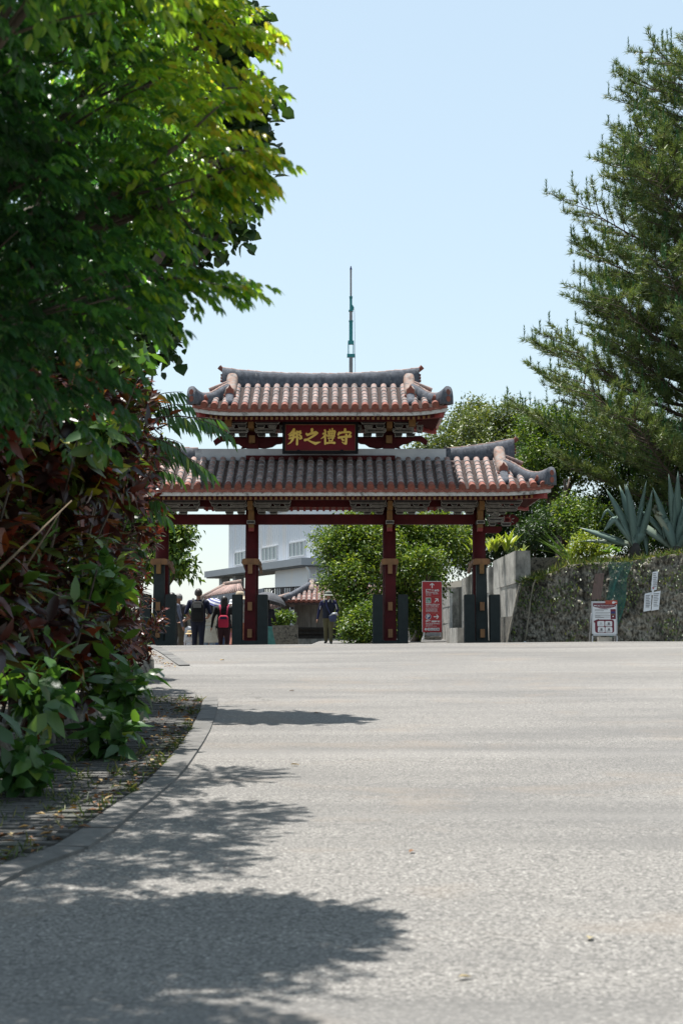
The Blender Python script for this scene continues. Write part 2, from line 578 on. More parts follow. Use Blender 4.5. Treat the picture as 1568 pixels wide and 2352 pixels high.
# planted ground behind the hedge's low wall, and the terrace on the right behind the retaining wall
mb = MB()
for (y0, y1) in [(2, 8), (8, 14), (14, 20), (20, 23.4)]:
    mb.hexa([(-14, y0, -1.6), (-2.95, y0, -1.6), (-2.95, y1, -1.6), (-14, y1, -1.6),
             (-14, y0, rz(-3, y0) + 0.35), (-2.95 if y0 < 19 else -3.35, y0, rz(-3, y0) + (0.28 if y0 < 19 else 0.1)), (-2.95 if y1 < 21 else -3.6, y1, rz(-3, y1) + (0.28 if y1 < 19 else 0.05)), (-14, y1, rz(-3, y1) + 0.35)])
tag(mb.build('planting_ground', M['earth']), kind='structure')
mb = MB()
prof = [(4.95, 38.6, 2.0), (9.6, 38.0, 1.9), (16, 38.0, 2.6), (40, 40, 6), (60, 90, 12), (5.0, 90, 3.2), (5.0, 60, 2.2)]
mb.add([(x, y, z) for x, y, z in prof] + [(x, y, -1.2) for x, y, z in prof],
       [tuple(range(7))] + [(i, (i + 1) % 7, (i + 1) % 7 + 7, i + 7) for i in range(7)])
tag(mb.build('terrace', M['earth']), kind='structure')

# ================================================================ the gate
gate = empty('castle_gate', (GX, GY, 0), 0, 'red two-tiered wooden gate with terracotta tiled roofs at the top of the road', 'gate')


def gp(x, y, dy=0.0):
    p = at(x, y, GY + dy)
    return p.x - GX, p.z


def gxx(x, dy=0.0):
    return gp(x, 1200, dy)[0]


def gzz(y, dy=0.0):
    return gp(736, y, dy)[1]


COLX = [-4.04, -1.75, 1.75, 4.04]
# ---- columns
zt = gzz(1150)
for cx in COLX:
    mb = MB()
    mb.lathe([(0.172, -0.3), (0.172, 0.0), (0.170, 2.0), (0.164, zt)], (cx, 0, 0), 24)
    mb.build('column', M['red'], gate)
    mb = MB()
    mb.lathe([(0.26, -0.2), (0.26, 0.06), (0.22, 0.12), (0.2, 0.12)], (cx, 0, 0), 20)
    mb.build('column_base', M['green'], gate)

# ---- braces in front of and behind each column
for ci, cx in enumerate(COLX):
    outer = ci in (0, 3)
    side = -1 if cx < 0 else 1
    pm = M['green'] if outer else M['red']
    for fb in (-1, 1):
        yb, yt = fb * 0.62, fb * 0.50
        zc = gzz(1296, -0.6)
        mb = MB()
        w0, w1 = 0.155, 0.125
        mb.hexa([(cx - w0, yb - 0.12, -0.2), (cx + w0, yb - 0.12, -0.2), (cx + w0, yb + 0.12, -0.2), (cx - w0, yb + 0.12, -0.2),
                 (cx - w1, yt - 0.10, zc), (cx + w1, yt - 0.10, zc), (cx + w1, yt + 0.10, zc), (cx - w1, yt + 0.10, zc)])
        post = mb.build('brace_post', pm, gate)
        mb = MB()
        mb.bbox(cx - 0.2, cx + 0.2, yb - 0.17, yb + 0.17, -0.1, 0.10)
        mb.build('post_foot', M['green'], gate)
        # tenon plugs on the outward face
        for yy in (1393, 1455):
            zz = gzz(yy, -0.7)
            t = zz / zc
            yf = yb + (yt - yb) * t + fb * (0.12 - 0.02 * t)
            mb = MB()
            mb.bbox(cx - 0.055, cx + 0.055, yf - 0.07, yf + 0.07, zz - 0.10, zz + 0.11)
            mb.build('tenon_plug', M['brown'], post)
        # cap over the post, its drop piece
        mb = MB()
        mb.prism([(cx - 0.19, zc - 0.01), (cx + 0.19, zc - 0.01), (cx + 0.22, zc + 0.04), (cx + 0.20, zc + 0.12), (cx + 0.16, zc + 0.14), (cx - 0.16, zc + 0.14), (cx - 0.20, zc + 0.12), (cx - 0.22, zc + 0.04)], 'y', yt - 0.17, yt + 0.17)
        cap = mb.build('brace_cap', M['brown'], gate)
        mb = MB()
        mb.bbox(cx - 0.055, cx + 0.055, yt + fb * 0.16 - 0.07, yt + fb * 0.16 + 0.07, zc - 0.24, zc + 0.0)
        mb.build('drop_piece', M['ochre'] if outer else M['brown'], cap)
    # rails joining the two caps on both sides of the column
    for s in (-1, 1):
        mb = MB()
        xx = cx + s * 0.19
        z0 = gzz(1292, -0.5)
        mb.hexa([(xx - 0.025, -0.36, z0 - 0.03), (xx + 0.025, -0.36, z0 - 0.03), (xx + 0.025, 1.0, z0 - 0.22), (xx - 0.025, 1.0, z0 - 0.22),
                 (xx - 0.025, -0.36, z0 + 0.09), (xx + 0.025, -0.36, z0 + 0.09), (xx + 0.025, 1.0, z0 - 0.10), (xx - 0.025, 1.0, z0 - 0.10)])
        mb.build('brace_rail', M['brown'], gate)
    # stone-grey green guard slabs flanking the posts
    for s in (-1, 1):
        for fb in (-1,):
            mb = MB()
            x0 = cx + s * 0.315
            ztop = gzz(1366, -0.5)
            c = 0.02
            mb.prism([(x0 - 0.125, -0.2), (x0 + 0.125, -0.2), (x0 + 0.125, ztop - c), (x0 + 0.125 - c, ztop), (x0 - 0.125 + c, ztop), (x0 - 0.125, ztop - c)], 'y', fb * 0.5 - 0.30, fb * 0.5 + 0.05)
            mb.build('guard_slab', M['green'], gate)

# ---- main tie beams
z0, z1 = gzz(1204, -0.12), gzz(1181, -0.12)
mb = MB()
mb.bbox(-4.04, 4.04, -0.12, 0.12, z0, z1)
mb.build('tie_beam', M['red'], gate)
for s in (-1, 1):
    za, zb = gzz(1224, -0.12), gzz(1209, -0.12)
    mb = MB()
    e = s * gxx(1152, -0.12)
    mb.prism([(s * 4.15, za), (e - s * 0.08, za), (e - s * 0.02, za + 0.05), (e, (za + zb) / 2), (e - s * 0.01, zb), (s * 4.15, zb)], 'y', -0.1, 0.1)
    mb.build('beam_end', M['red'], gate)
    # flower-painted cloud board at the beam end
    mb = MB()
    xa, xb = s * gxx(1140, -0.15), s * gxx(1191, -0.15)
    zc, hh = gzz(1193, -0.15), 0.135
    cx_, hw = (xa + xb) / 2, abs(xb - xa) / 2
    poly = []
    for k in range(20):
        a = 2 * math.pi * k / 20
        rr = 1 + 0.07 * math.cos(5 * a)
        poly.append((cx_ + hw * rr * math.copysign(abs(math.cos(a)) ** 0.7, math.cos(a)), zc + hh * rr * math.copysign(abs(math.sin(a)) ** 0.8, math.sin(a))))
    mb.prism(poly, 'y', -0.05, 0.05)
    board = mb.build('cloud_board', M['red'], gate)
    mb = MB()
    for k in range(8):
        a = 2 * math.pi * k / 8
        cxk, czk = cx_ + 0.085 * math.cos(a), zc + 0.06 * math.sin(a)
        mb.prism([(cxk + 0.035 * math.cos(b), czk + 0.022 * math.sin(b)) for b in [i * math.pi / 3 for i in range(6)]], 'y', -0.058 - 0.001 * k, -0.049)
    mb.build('painted_flower', M['red_bright'], board)
    mb = MB()
    for k in range(7):
        a = 2 * math.pi * k / 7 + 0.3
        p = Vector((cx_ + 0.15 * math.cos(a), 0, zc + 0.085 * math.sin(a)))
        d = Vector((math.cos(a), 0, math.sin(a)))
        n_ = Vector((-d.z, 0, d.x))
        q = [p - d * 0.04, p + n_ * 0.014, p + d * 0.05, p - n_ * 0.014]
        mb.prism([(v.x, v.z) for v in q], 'y', -0.056 - 0.001 * k, -0.049)
    mb.build('painted_leaves', M['carve_white'], board)


# ---- carved bracket pieces: a block with concentric painted outlines on its front
def carved(mb, x0, x1, za, zb, yf, depth=0.16, rings=2, taper=0.0, round_=0.0):
    def ring(i):
        d = i
        if round_ > 0:
            r = min(round_, (zb - za) * 0.8)
            return [(x0 + d + r * 0.5 * 1, za + d), (x1 - d - r * 0.5, za + d), (x1 - d, za + r * 0.6 + d * 0.4), (x1 - d, zb - d), (x0 + d, zb - d), (x0 + d, za + r * 0.6 + d * 0.4)]
        t = taper
        return [(x0 + d + t, za + d), (x1 - d - t, za + d), (x1 - d, (za + zb) / 2), (x1 - d, zb - d), (x0 + d, zb - d), (x0 + d, (za + zb) / 2)]
    h = min(zb - za, x1 - x0)
    steps = [0.0, 0.014, 0.030, 0.044] if h > 0.1 else [0.0, 0.013]
    if rings == 3 and h > 0.11:
        steps = steps + [0.058, 0.07]
    R0 = ring(0)
    n = 6
    vs = [(p[0], yf + depth, p[1]) for p in R0] + [(p[0], yf, p[1]) for p in R0]
    mb.add(vs, [(i, (i + 1) % n, (i + 1) % n + n, i + n) for i in range(n)] + [tuple(range(n))], 0)
    prev = R0
    for k, d in enumerate(steps[1:]):
        cur = ring(d)
        vs = [(p[0], yf, p[1]) for p in prev] + [(p[0], yf, p[1]) for p in cur]
        mb.add(vs, [(i, (i + 1) % n, (i + 1) % n + n, i + n) for i in range(n)], 1 if k % 2 == 0 else 0)
        prev = cur
    mb.add([(p[0], yf, p[1]) for p in prev], [tuple(range(n))], 0)


CARVE = [M['carve_dark'], M['carve_white']]


def bracket_set(cx, lo, hi, spans, yz):
    """spans: (dx0, dx1, ytop, ybot, yoff, kind)"""
    for (a, b, yt_, yb_, yo, kind) in spans:
        a_, b_ = cx + a, cx + b
        mb = MB()
        zt_, zb_ = gzz(yt_, yo), gzz(yb_, yo)
        carved(mb, a_, b_, zb_, zt_, yo, 0.16, 3 if kind == 'arm' else 2, 0.025 if kind == 'block' else 0.0, 0.07 if kind == 'arm' else 0.0)
        mb.build('bracket_arm' if kind == 'arm' else 'bracket_block', CARVE, gate)


def mirrored(spans):
    return [(-b, -a, yt_, yb_, yo, k_) for (a, b, yt_, yb_, yo, k_) in spans]


half = [
    (0.10, 1.02, 1148, 1156, -0.82, 'arm'),
    (0.20, 0.36, 1141, 1149, -0.84, 'block'), (0.55, 0.71, 1141, 1148, -0.84, 'block'),
    (0.07, 0.52, 1154, 1164, -0.66, 'arm'),
    (0.16, 0.34, 1149, 1156, -0.70, 'block'), (0.58, 0.74, 1155, 1163, -0.55, 'block'), (0.84, 1.0, 1155, 1163, -0.55, 'block'),
    (0.14, 0.95, 1163, 1174, -0.42, 'arm'),
    (0.16, 0.36, 1174, 1181, -0.35, 'block'), (0.46, 0.66, 1174, 1181, -0.35, 'block'),
]
for cx in COLX:
    s_in = half
    if abs(cx) > 3:
        out = [(a, min(b, 1.0), t, bt, yo, k_) for (a, b, t, bt, yo, k_) in half]
        both = half + mirrored(half)
    else:
        both = half + mirrored(half)
    # neighbouring sets between inner and outer columns overlap: clip at the bay centre
    for (a, b, t, bt, yo, k_) in both:
        lim = 1.14
        A, B = cx + a, cx + b
        bay = 2.895
        if cx > 0:
            if cx < 3 and B > bay - 0.01:
                B = bay - 0.01
            if cx > 3 and A < bay + 0.01:
                A = bay + 0.01
        else:
            if cx > -3 and A < -bay + 0.01:
                A = -bay + 0.01
            if cx < -3 and B > -bay - 0.01:
                B = -bay - 0.01
        if B - A > 0.05:
            bracket_set(0, 0, 0, [(A, B, t, bt, yo, k_)], None)
# corner clusters beyond the outer columns
for s in (-1, 1):
    ex = [(0.30, 0.95, 1160, 1172, -0.30, 'arm'), (0.20, 0.62, 1188, 1199, -0.28, 'arm'), (0.26, 0.50, 1176, 1186, -0.32, 'block'), (0.55, 0.80, 1200, 1208, -0.22, 'block'), (0.24, 0.42, 1200, 1208, -0.2, 'block')]
    for (a, b, t, bt, yo, k_) in ex:
        if s > 0:
            bracket_set(4.04, 0, 0, [(a, b, t, bt, yo, k_)], None)
        else:
            bracket_set(-4.04, 0, 0, mirrored([(a, b, t, bt, yo, k_)]), None)
# ochre nose pieces on each column front
for cx in COLX:
    for (ya, yb_, mt, w, yo, nm) in [(1150, 1170, M['ochre'], 0.062, -0.92, 'nose_piece'), (1173, 1196, M['ochre'], 0.07, -0.50, 'nose_piece'), (1195, 1203, CARVE, 0.10, -0.54, 'nose_collar'), (1203, 1212, M['ochre'], 0.065, -0.44, 'nose_piece'), (1212, 1220, M['red_bright'], 0.065, -0.40, 'nose_tip')]:
        mb = MB()
        if mt is CARVE:
            carved(mb, cx - w, cx + w, gzz(yb_, yo), gzz(ya, yo), yo, 0.4)
        else:
            mb.bbox(cx - w, cx + w, yo, -0.1, gzz(yb_, yo), gzz(ya, yo))
        mb.build(nm, mt, gate)
# beams behind the brackets and the red lattice over the central bay
mb = MB()
mb.bbox(-4.6, 4.6, -0.30, -0.14, gzz(1163, -0.3), gzz(1147, -0.3))
mb.build('wall_plate', M['red'], gate)
mb = MB()
mb.bbox(-4.9, 4.9, -0.98, -0.86, gzz(1148, -0.98), gzz(1141.5, -0.98))
mb.build('eave_purlin', M['red'], gate)
for (xa, xb) in ((-0.82, 0.82), (2.35, 2.98), (-2.98, -2.35)):
    mb = MB()
    mb.bbox(xa, xb, -0.10, 0.0, gzz(1166, -0.1), gzz(1160.5, -0.1))
    rail = mb.build('lattice_rail', M['pink'], gate)
    n = int((xb - xa) / 0.155)
    for k in range(n):
        x = xa + (k + 0.5) * (xb - xa) / n
        mb = MB()
        mb.bbox(x - 0.028, x + 0.028, -0.13, -0.03, gzz(1174, -0.1), gzz(1163, -0.1))
        mb.build('lattice_tooth', M['red_bright'], rail)
    mb = MB()
    mb.bbox(xa, xb, -0.09, -0.02, gzz(1171, -0.1), gzz(1167.5, -0.1))
    mb.build('lattice_strip', M['red_bright'], rail)

# ---------------------------------------------------------------- roofs
SP = 0.2475


def half_tile_mesh(L, r):
    """one round cover tile along +y (up the slope); terracotta crown between plaster sides and joint"""
    mb = MB()
    ys_ = [0.0, 0.03, 0.055, L - 0.02, L + 0.015]
    rs_ = [r * 1.13, r * 1.15, r * 1.0, r * 0.97, r * 0.96]
    n = 10
    vs = []
    for yy, rr in zip(ys_, rs_):
        for k in range(n + 1):
            a = math.pi * (-0.06 + 1.12 * k / n)
            vs.append((rr * math.cos(a), yy, rr * math.sin(a)))
    w = n + 1
    for j in range(len(ys_) - 1):
        for k in range(n):
            top = 2 <= k < n - 2
            mi = 1 if (j >= 2 and top) else 0
            i = j * w + k
            mb.add([vs[i], vs[i + 1], vs[i + 1 + w], vs[i + w]], [(0, 1, 2, 3)], mi, False)
    mb.add([vs[k] for k in range(w)], [tuple(range(w))], 0)
    return mb.mesh('round_tile', [M['plaster'], M['tile_face']])


def make_roof(name, parent, half_w, ncol, parity, dye, dyt, ye_c, ye_end, ytop, xr, lift_from, ntile, xdesc, n_single, sp=SP):
    """hipped-gable roof; front eave at dye, tile tops at dyt; heights read at the eave"""
    ze0 = gzz(ye_c, dye)
    lift = gzz(ye_end, dye) - ze0
    ztop = gzz(ytop, dyt)
    run = dyt - dye

    def zeave(x):
        t = max(0.0, (abs(x) - lift_from) / (half_w - lift_from))
        return ze0 + lift * t * t

    def zroof(x, t):
        return zeave(x) + (ztop - zeave(x)) * (0.80 * t + 0.20 * t * t)

    # deck (front, back, two ends) with its soffit
    mb = MB()
    N = 24
    xs_ = [-half_w + 2 * half_w * i / N for i in range(N + 1)]
    off = -0.055
    th = 0.06
    for sgn in (1, -1):
        vs = []
        T = 5
        for x in xs_:
            # the hip takes the deck's top edge down towards the corner
            tm = 1.0 if abs(x) <= xdesc else max(0.02, 1 - (abs(x) - xdesc) / (half_w - xdesc))
            for j in range(T):
                t = tm * j / (T - 1)
                yy = dye + run * t
                vs.append((x, yy if sgn > 0 else -yy, zroof(x, t) + off))
        nv = len(vs)
        vs += [(p[0], p[1], p[2] - th) for p in vs]
        fs = []
        for i in range(N):
            for j in range(T - 1):
                a = i * T + j
                fs.append((a, a + T, a + T + 1, a + 1))
                fs.append((a + nv, a + 1 + nv, a + T + 1 + nv, a + T + nv))
            a = i * T
            fs.append((a, a + nv, a + T + nv, a + T))
        mb.add(vs, fs, 0)
    # side slopes
    for s in (-1, 1):
        vs = []
        K, T = 8, 4
        for i in range(K + 1):
            yy = dye + (-2 * dye) * i / K
            ay = abs(yy)
            # distance available up the side slope before it meets hips
            tm = 1.0 if ay < -dyt * 1.2 else max(0.02, (ay + dye) / (-dye * 1.0 + dyt * 1.2) * -1)
            tm = 1.0 if ay < 0.33 else max(0.02, (-dye - ay) / (-dye - 0.33))
            for j in range(T):
                t = tm * j / (T - 1)
                x = half_w - (half_w - xdesc) * t
                vs.append((s * x, yy, zeave(half_w) * 1.0 + (ztop - zeave(half_w)) * (0.80 * t + 0.20 * t * t) + off - 0.003))
        nv = len(vs)
        vs += [(p[0], p[1], p[2] - th) for p in vs]
        fs = []
        for i in range(K):
            for j in range(T - 1):
                a = i * T + j
                fs.append((a, a + T, a + T + 1, a + 1))
                fs.append((a + nv, a + 1 + nv, a + T + 1 + nv, a + T + nv))
            fs.append((i * T, i * T + nv, i * T + T + nv, i * T + T))
        mb.add(vs, fs, 0)
    roof = mb.build(name, [M['pink']], parent)

    # cover tiles in columns
    slope = math.hypot(run, ztop - ze0)
    L = slope / ntile
    tmesh = half_tile_mesh(L, 0.078)
    joined = MB()
    pans = MB()
    cols = [(i + (0.5 if parity else 0.0)) * sp for i in range(-ncol, ncol + 1)]
    cols = [x for x in cols if abs(x) < half_w - 0.08]
    made = 0
    order = sorted(cols, key=lambda x: (x < -2.2 if name == 'lower_roof' else False, abs(x)))
    for x in order:
        tm = 1.0 if abs(x) <= xdesc + 0.02 else max(0.1, 1 - (abs(x) - xdesc) / (half_w - xdesc) * 0.98)
        n = max(1, round(ntile * tm))
        for k in range(n):
            t0, t1 = k / ntile, (k + 1) / ntile
            p0 = Vector((x, dye + run * t0, zroof(x, t0)))
            p1 = Vector((x, dye + run * t1, zroof(x, t1)))
            d = (p1 - p0).normalized()
            ax = Vector((1, 0, 0))
            nz = ax.cross(d)
            Mx = Matrix((ax, d, nz)).transposed().to_4x4()
            Mx.translation = p0 + Vector((random.uniform(-0.004, 0.004), 0, random.uniform(-0.003, 0.004)))
            if made < n_single and k > 0:
                o = link('round_tile', tmesh, roof)
                o.matrix_local = Mx
                made += 1
            elif k > 0:
                joined.add([Mx @ v.co for v in tmesh.vertices], [], 0)
                b = len(joined.v) - len(tmesh.vertices)
                for pl in tmesh.polygons:
                    joined.f.append(tuple(i + b for i in pl.vertices))
                    joined.m.append(pl.material_index)
                    joined.s.append(False)
        # end disc tile: plain terracotta barrel closed by a disc
        p0 = Vector((x, dye, zroof(x, 0)))
        p1 = Vector((x, dye + run / ntile, zroof(x, 1 / ntile)))
        d = (p1 - p0).normalized()
        mb = MB()
        a0, a1 = p0 - d * 0.03 + Vector((0, 0, 0.005)), p1 + Vector((0, 0, 0.0))
        mb.tube([a0, a1], [0.088, 0.080], 16, 0, True, False)
        mb.tube([a0 - d * 0.006, a0 + d * 0.004], [0.070, 0.070], 16, 0, True, False)
        mb.build('disc_tile', M['tile'], roof)
    # pan tiles between the columns, overlapping courses
    npan = ntile * 3
    gaps = [(a + b) / 2 for a, b in zip(cols, cols[1:])]
    gaps = [gaps[0] - sp] + gaps + [gaps[-1] + sp]
    for x in gaps:
        tm = 1.0 if abs(x) <= xdesc + 0.1 else max(0.06, 1 - (abs(x) - xdesc) / (half_w - xdesc))
        if abs(x) > half_w:
            tm = 0.04
        for k in range(int(npan * tm)):
            t0, t1 = k / npan, (k + 1.35) / npan
            vs = []
            for (t, dz) in ((t0, 0.018), (t1, 0.0)):
                for q in range(5):
                    u = (q / 4 - 0.5) * (sp - 0.09)
                    vs.append((x + u, dye + run * t, zroof(x, t) + dz - 0.045 + 0.03 * (2 * abs(q / 4 - 0.5)) ** 2))
            nv = 5
            vs += [(vs[q][0], vs[q][1] + 0.004, vs[q][2] - 0.02) for q in range(5)]
            pans.add(vs, [(q, q + 1, q + 6, q + 5) for q in range(4)], 0)
            pans.add([vs[i] for i in (0, 1, 2, 3, 4, 10, 11, 12, 13, 14)], [(q, q + 5, q + 6, q + 1) for q in range(4)], 1)
        if abs(x) < half_w:
            # drop tile: pointed lobe hanging at the eave between two discs
            mb = MB()
            zz = zeave(x)
            yy = dye - 0.02
            pts_ = [(x - 0.115, zz - 0.03), (x - 0.06, zz - 0.06), (x, zz - 0.07), (x + 0.06, zz - 0.06), (x + 0.115, zz - 0.03), (x + 0.10, zz - 0.085), (x + 0.055, zz - 0.105), (x, zz - 0.14), (x - 0.055, zz - 0.105), (x - 0.10, zz - 0.085)]
            vs = [(p[0], yy, p[1]) for p in pts_] + [(p[0], yy + 0.03, p[1]) for p in pts_]
            order_ = [(0, 1, 8, 9), (1, 2, 7, 8), (2, 3, 6, 7), (3, 4, 5, 6)]
            fs = order_ + [tuple(i + 10 for i in reversed(f)) for f in order_]
            ringo = [0, 1, 2, 3, 4, 5, 6, 7, 8, 9]
            fs += [(ringo[i], ringo[(i + 1) % 10], ringo[(i + 1) % 10] + 10, ringo[i] + 10) for i in range(10)]
            mb.add(vs, fs)
            mb.build('drop_tile', M['tile'], roof)
    if joined.v:
        tag(joined.build('round_tiles', [M['plaster'], M['tile_face']], roof), kind='stuff')
    tag(pans.build('pan_tiles', [M['pan'], M['pan_edge']], roof), kind='stuff')

    # white eave board following the curve (front, back, and down the two sides)
    mb = MB()
    for sgn in (1, -1):
        for a, b in zip(xs_, xs_[1:]):
            if True:
                y0 = sgn * (dye + 0.03)
                y1 = sgn * (dye + 0.10)
                za, zb = zeave(a) - 0.12, zeave(b) - 0.12
                mb.hexa([(a, y0, za - 0.085), (b, y0, zb - 0.085), (b, y1, zb - 0.085), (a, y1, za - 0.085), (a, y0, za), (b, y0, zb), (b, y1, zb), (a, y1, za)])
    for s in (-1, 1):
        xa = s * (half_w - 0.03)
        xb = s * (half_w - 0.10)
        ze = zeave(half_w) - 0.123
        mb.hexa([(xa, dye + 0.1, ze - 0.085), (xb, dye + 0.1, ze - 0.085), (xb, -dye - 0.1, ze - 0.085), (xa, -dye - 0.1, ze - 0.085), (xa, dye + 0.1, ze), (xb, dye + 0.1, ze), (xb, -dye - 0.1, ze), (xa, -dye - 0.1, ze)])
    mb.build('eave_board', M['white_edge'], roof)
    # end tiles along the side eaves
    for s in (-1, 1):
        k = 0
        y = dye + 0.2
        while y < -dye - 0.1:
            mb = MB()
            ze = zeave(half_w)
            mb.tube([(s * (half_w + 0.02), y, ze), (s * (half_w - 0.35), y, ze + 0.17)], [0.085, 0.08], 12, 0, True, False)
            mb.prism([(y + 0.03, ze + 0.0), (y + 0.215, ze + 0.0), (y + 0.19, ze - 0.06), (y + 0.124, ze - 0.14), (y + 0.06, ze - 0.06)], 'x', s * half_w, s * (half_w - 0.03))
            mb.build('side_tile', M['tile'], roof)
            y += sp
    # rafters
    zr = -0.215
    nr = int(2 * (half_w - 0.45) / 0.124)
    rm = MB()
    dz = (ztop - ze0) / run
    rm.hexa([(-0.03, 0.0, -0.075), (0.03, 0.0, -0.075), (0.03, 1.25, -0.075 + 1.25 * dz * 0.4), (-0.03, 1.25, -0.075 + 1.25 * dz * 0.4),
             (-0.03, 0.0, 0.0), (0.03, 0.0, 0.0), (0.03, 1.25, 1.25 * dz * 0.4), (-0.03, 1.25, 1.25 * dz * 0.4)], 0)
    rm.add([(-0.03, -0.003, -0.075), (0.03, -0.003, -0.075), (0.03, -0.003, 0.0), (-0.03, -0.003, 0.0)], [(0, 1, 2, 3)], 1)
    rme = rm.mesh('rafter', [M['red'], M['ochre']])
    for k in range(nr + 1):
        x = -(half_w - 0.45) + 2 * (half_w - 0.45) * k / nr
        link('rafter', rme, roof, (x, dye + 0.16, zeave(x) + zr))
    mb = MB()
    for a, b in zip(xs_[1:-1], xs_[2:-1]):
        y0, y1 = dye + 0.20, dye + 0.26
        za, zb = zeave(a) + zr + 0.01, zeave(b) + zr + 0.01
        mb.hexa([(a, y0, za - 0.07), (b, y0, zb - 0.07), (b, y1, zb - 0.07), (a, y1, za - 0.07), (a, y0, za), (b, y0, zb), (b, y1, zb), (a, y1, za)])
    mb.build('rafter_board', M['red'], roof)
    # side rafters and hip rafters seen from below
    for s in (-1, 1):
        k = 0
        y = dye + 0.5
        while y < -dye - 0.3:
            mb = MB()
            ze = zeave(half_w) + zr
            mb.hexa([(s * (half_w - 0.16), y - 0.025, ze - 0.07), (s * (half_w - 0.16), y + 0.025, ze - 0.07), (s * (half_w - 1.0), y + 0.025, ze + 0.10), (s * (half_w - 1.0), y - 0.025, ze + 0.10),
                     (s * (half_w - 0.16), y - 0.025, ze), (s * (half_w - 0.16), y + 0.025, ze), (s * (half_w - 1.0), y + 0.025, ze + 0.17), (s * (half_w - 1.0), y - 0.025, ze + 0.17)])
            mb.build('rafter', M['red'], roof)
            y += 0.124
        for sg in (-1, 1):
            mb = MB()
            ze = zeave(half_w) + zr
            a = Vector((s * (half_w - 0.12), sg * (dye + 0.12), ze - 0.02))
            b = Vector((s * (half_w - 1.3), sg * (dye + 1.25), ze + 0.05))
            d = (b - a).normalized()
            nn = Vector((-d.y, d.x, 0)).normalized() * 0.075
            up = Vector((0, 0, 0.11))
            mb.hexa([a - nn - up, a + nn - up, b + nn - up, b - nn - up, a - nn + up * 0.4, a + nn + up * 0.4, b + nn + up * 0.4, b - nn + up * 0.4])
            mb.build('hip_rafter', M['red_bright'], roof)
    return roof, zeave, zroof, ztop


def ridge_sweep(mb, pts, wid, hei, mi=0, n=10):
    """rounded ridge: pts are base-centre points, rising hei above them"""
    rings = []
    for i, p in enumerate(pts):
        p = Vector(p)
        t = Vector(pts[min(i + 1, len(pts) - 1)]) - Vector(pts[max(i - 1, 0)])
        t.z = 0
        t.normalize()
        side = Vector((t.y, -t.x, 0))
        w = wid[i] if hasattr(wid, '__len__') else wid
        h = hei[i] if hasattr(hei, '__len__') else hei
        r = []
        for k in range(n + 1):
            a = math.pi * k / n
            cx_ = math.copysign(abs(math.cos(a)) ** 0.6, math.cos(a))
            r.append(p + side * (w / 2) * cx_ + Vector((0, 0, h * math.sin(a) ** 0.75)))
        rings.append(r)
    vs = [q for r in rings for q in r]
    m = n + 1
    fs = []
    for i in range(len(pts) - 1):
        for k in range(n):
            a = i * m + k
            fs.append((a, a + 1, a + 1 + m, a + m))
        fs.append((i * m, i * m + m, i * m + m + n, i * m + n))
    fs.append(tuple(range(m)))
    fs.append(tuple(range((len(pts) - 1) * m, len(pts) * m)))
    mb.add(vs, fs, mi, True)


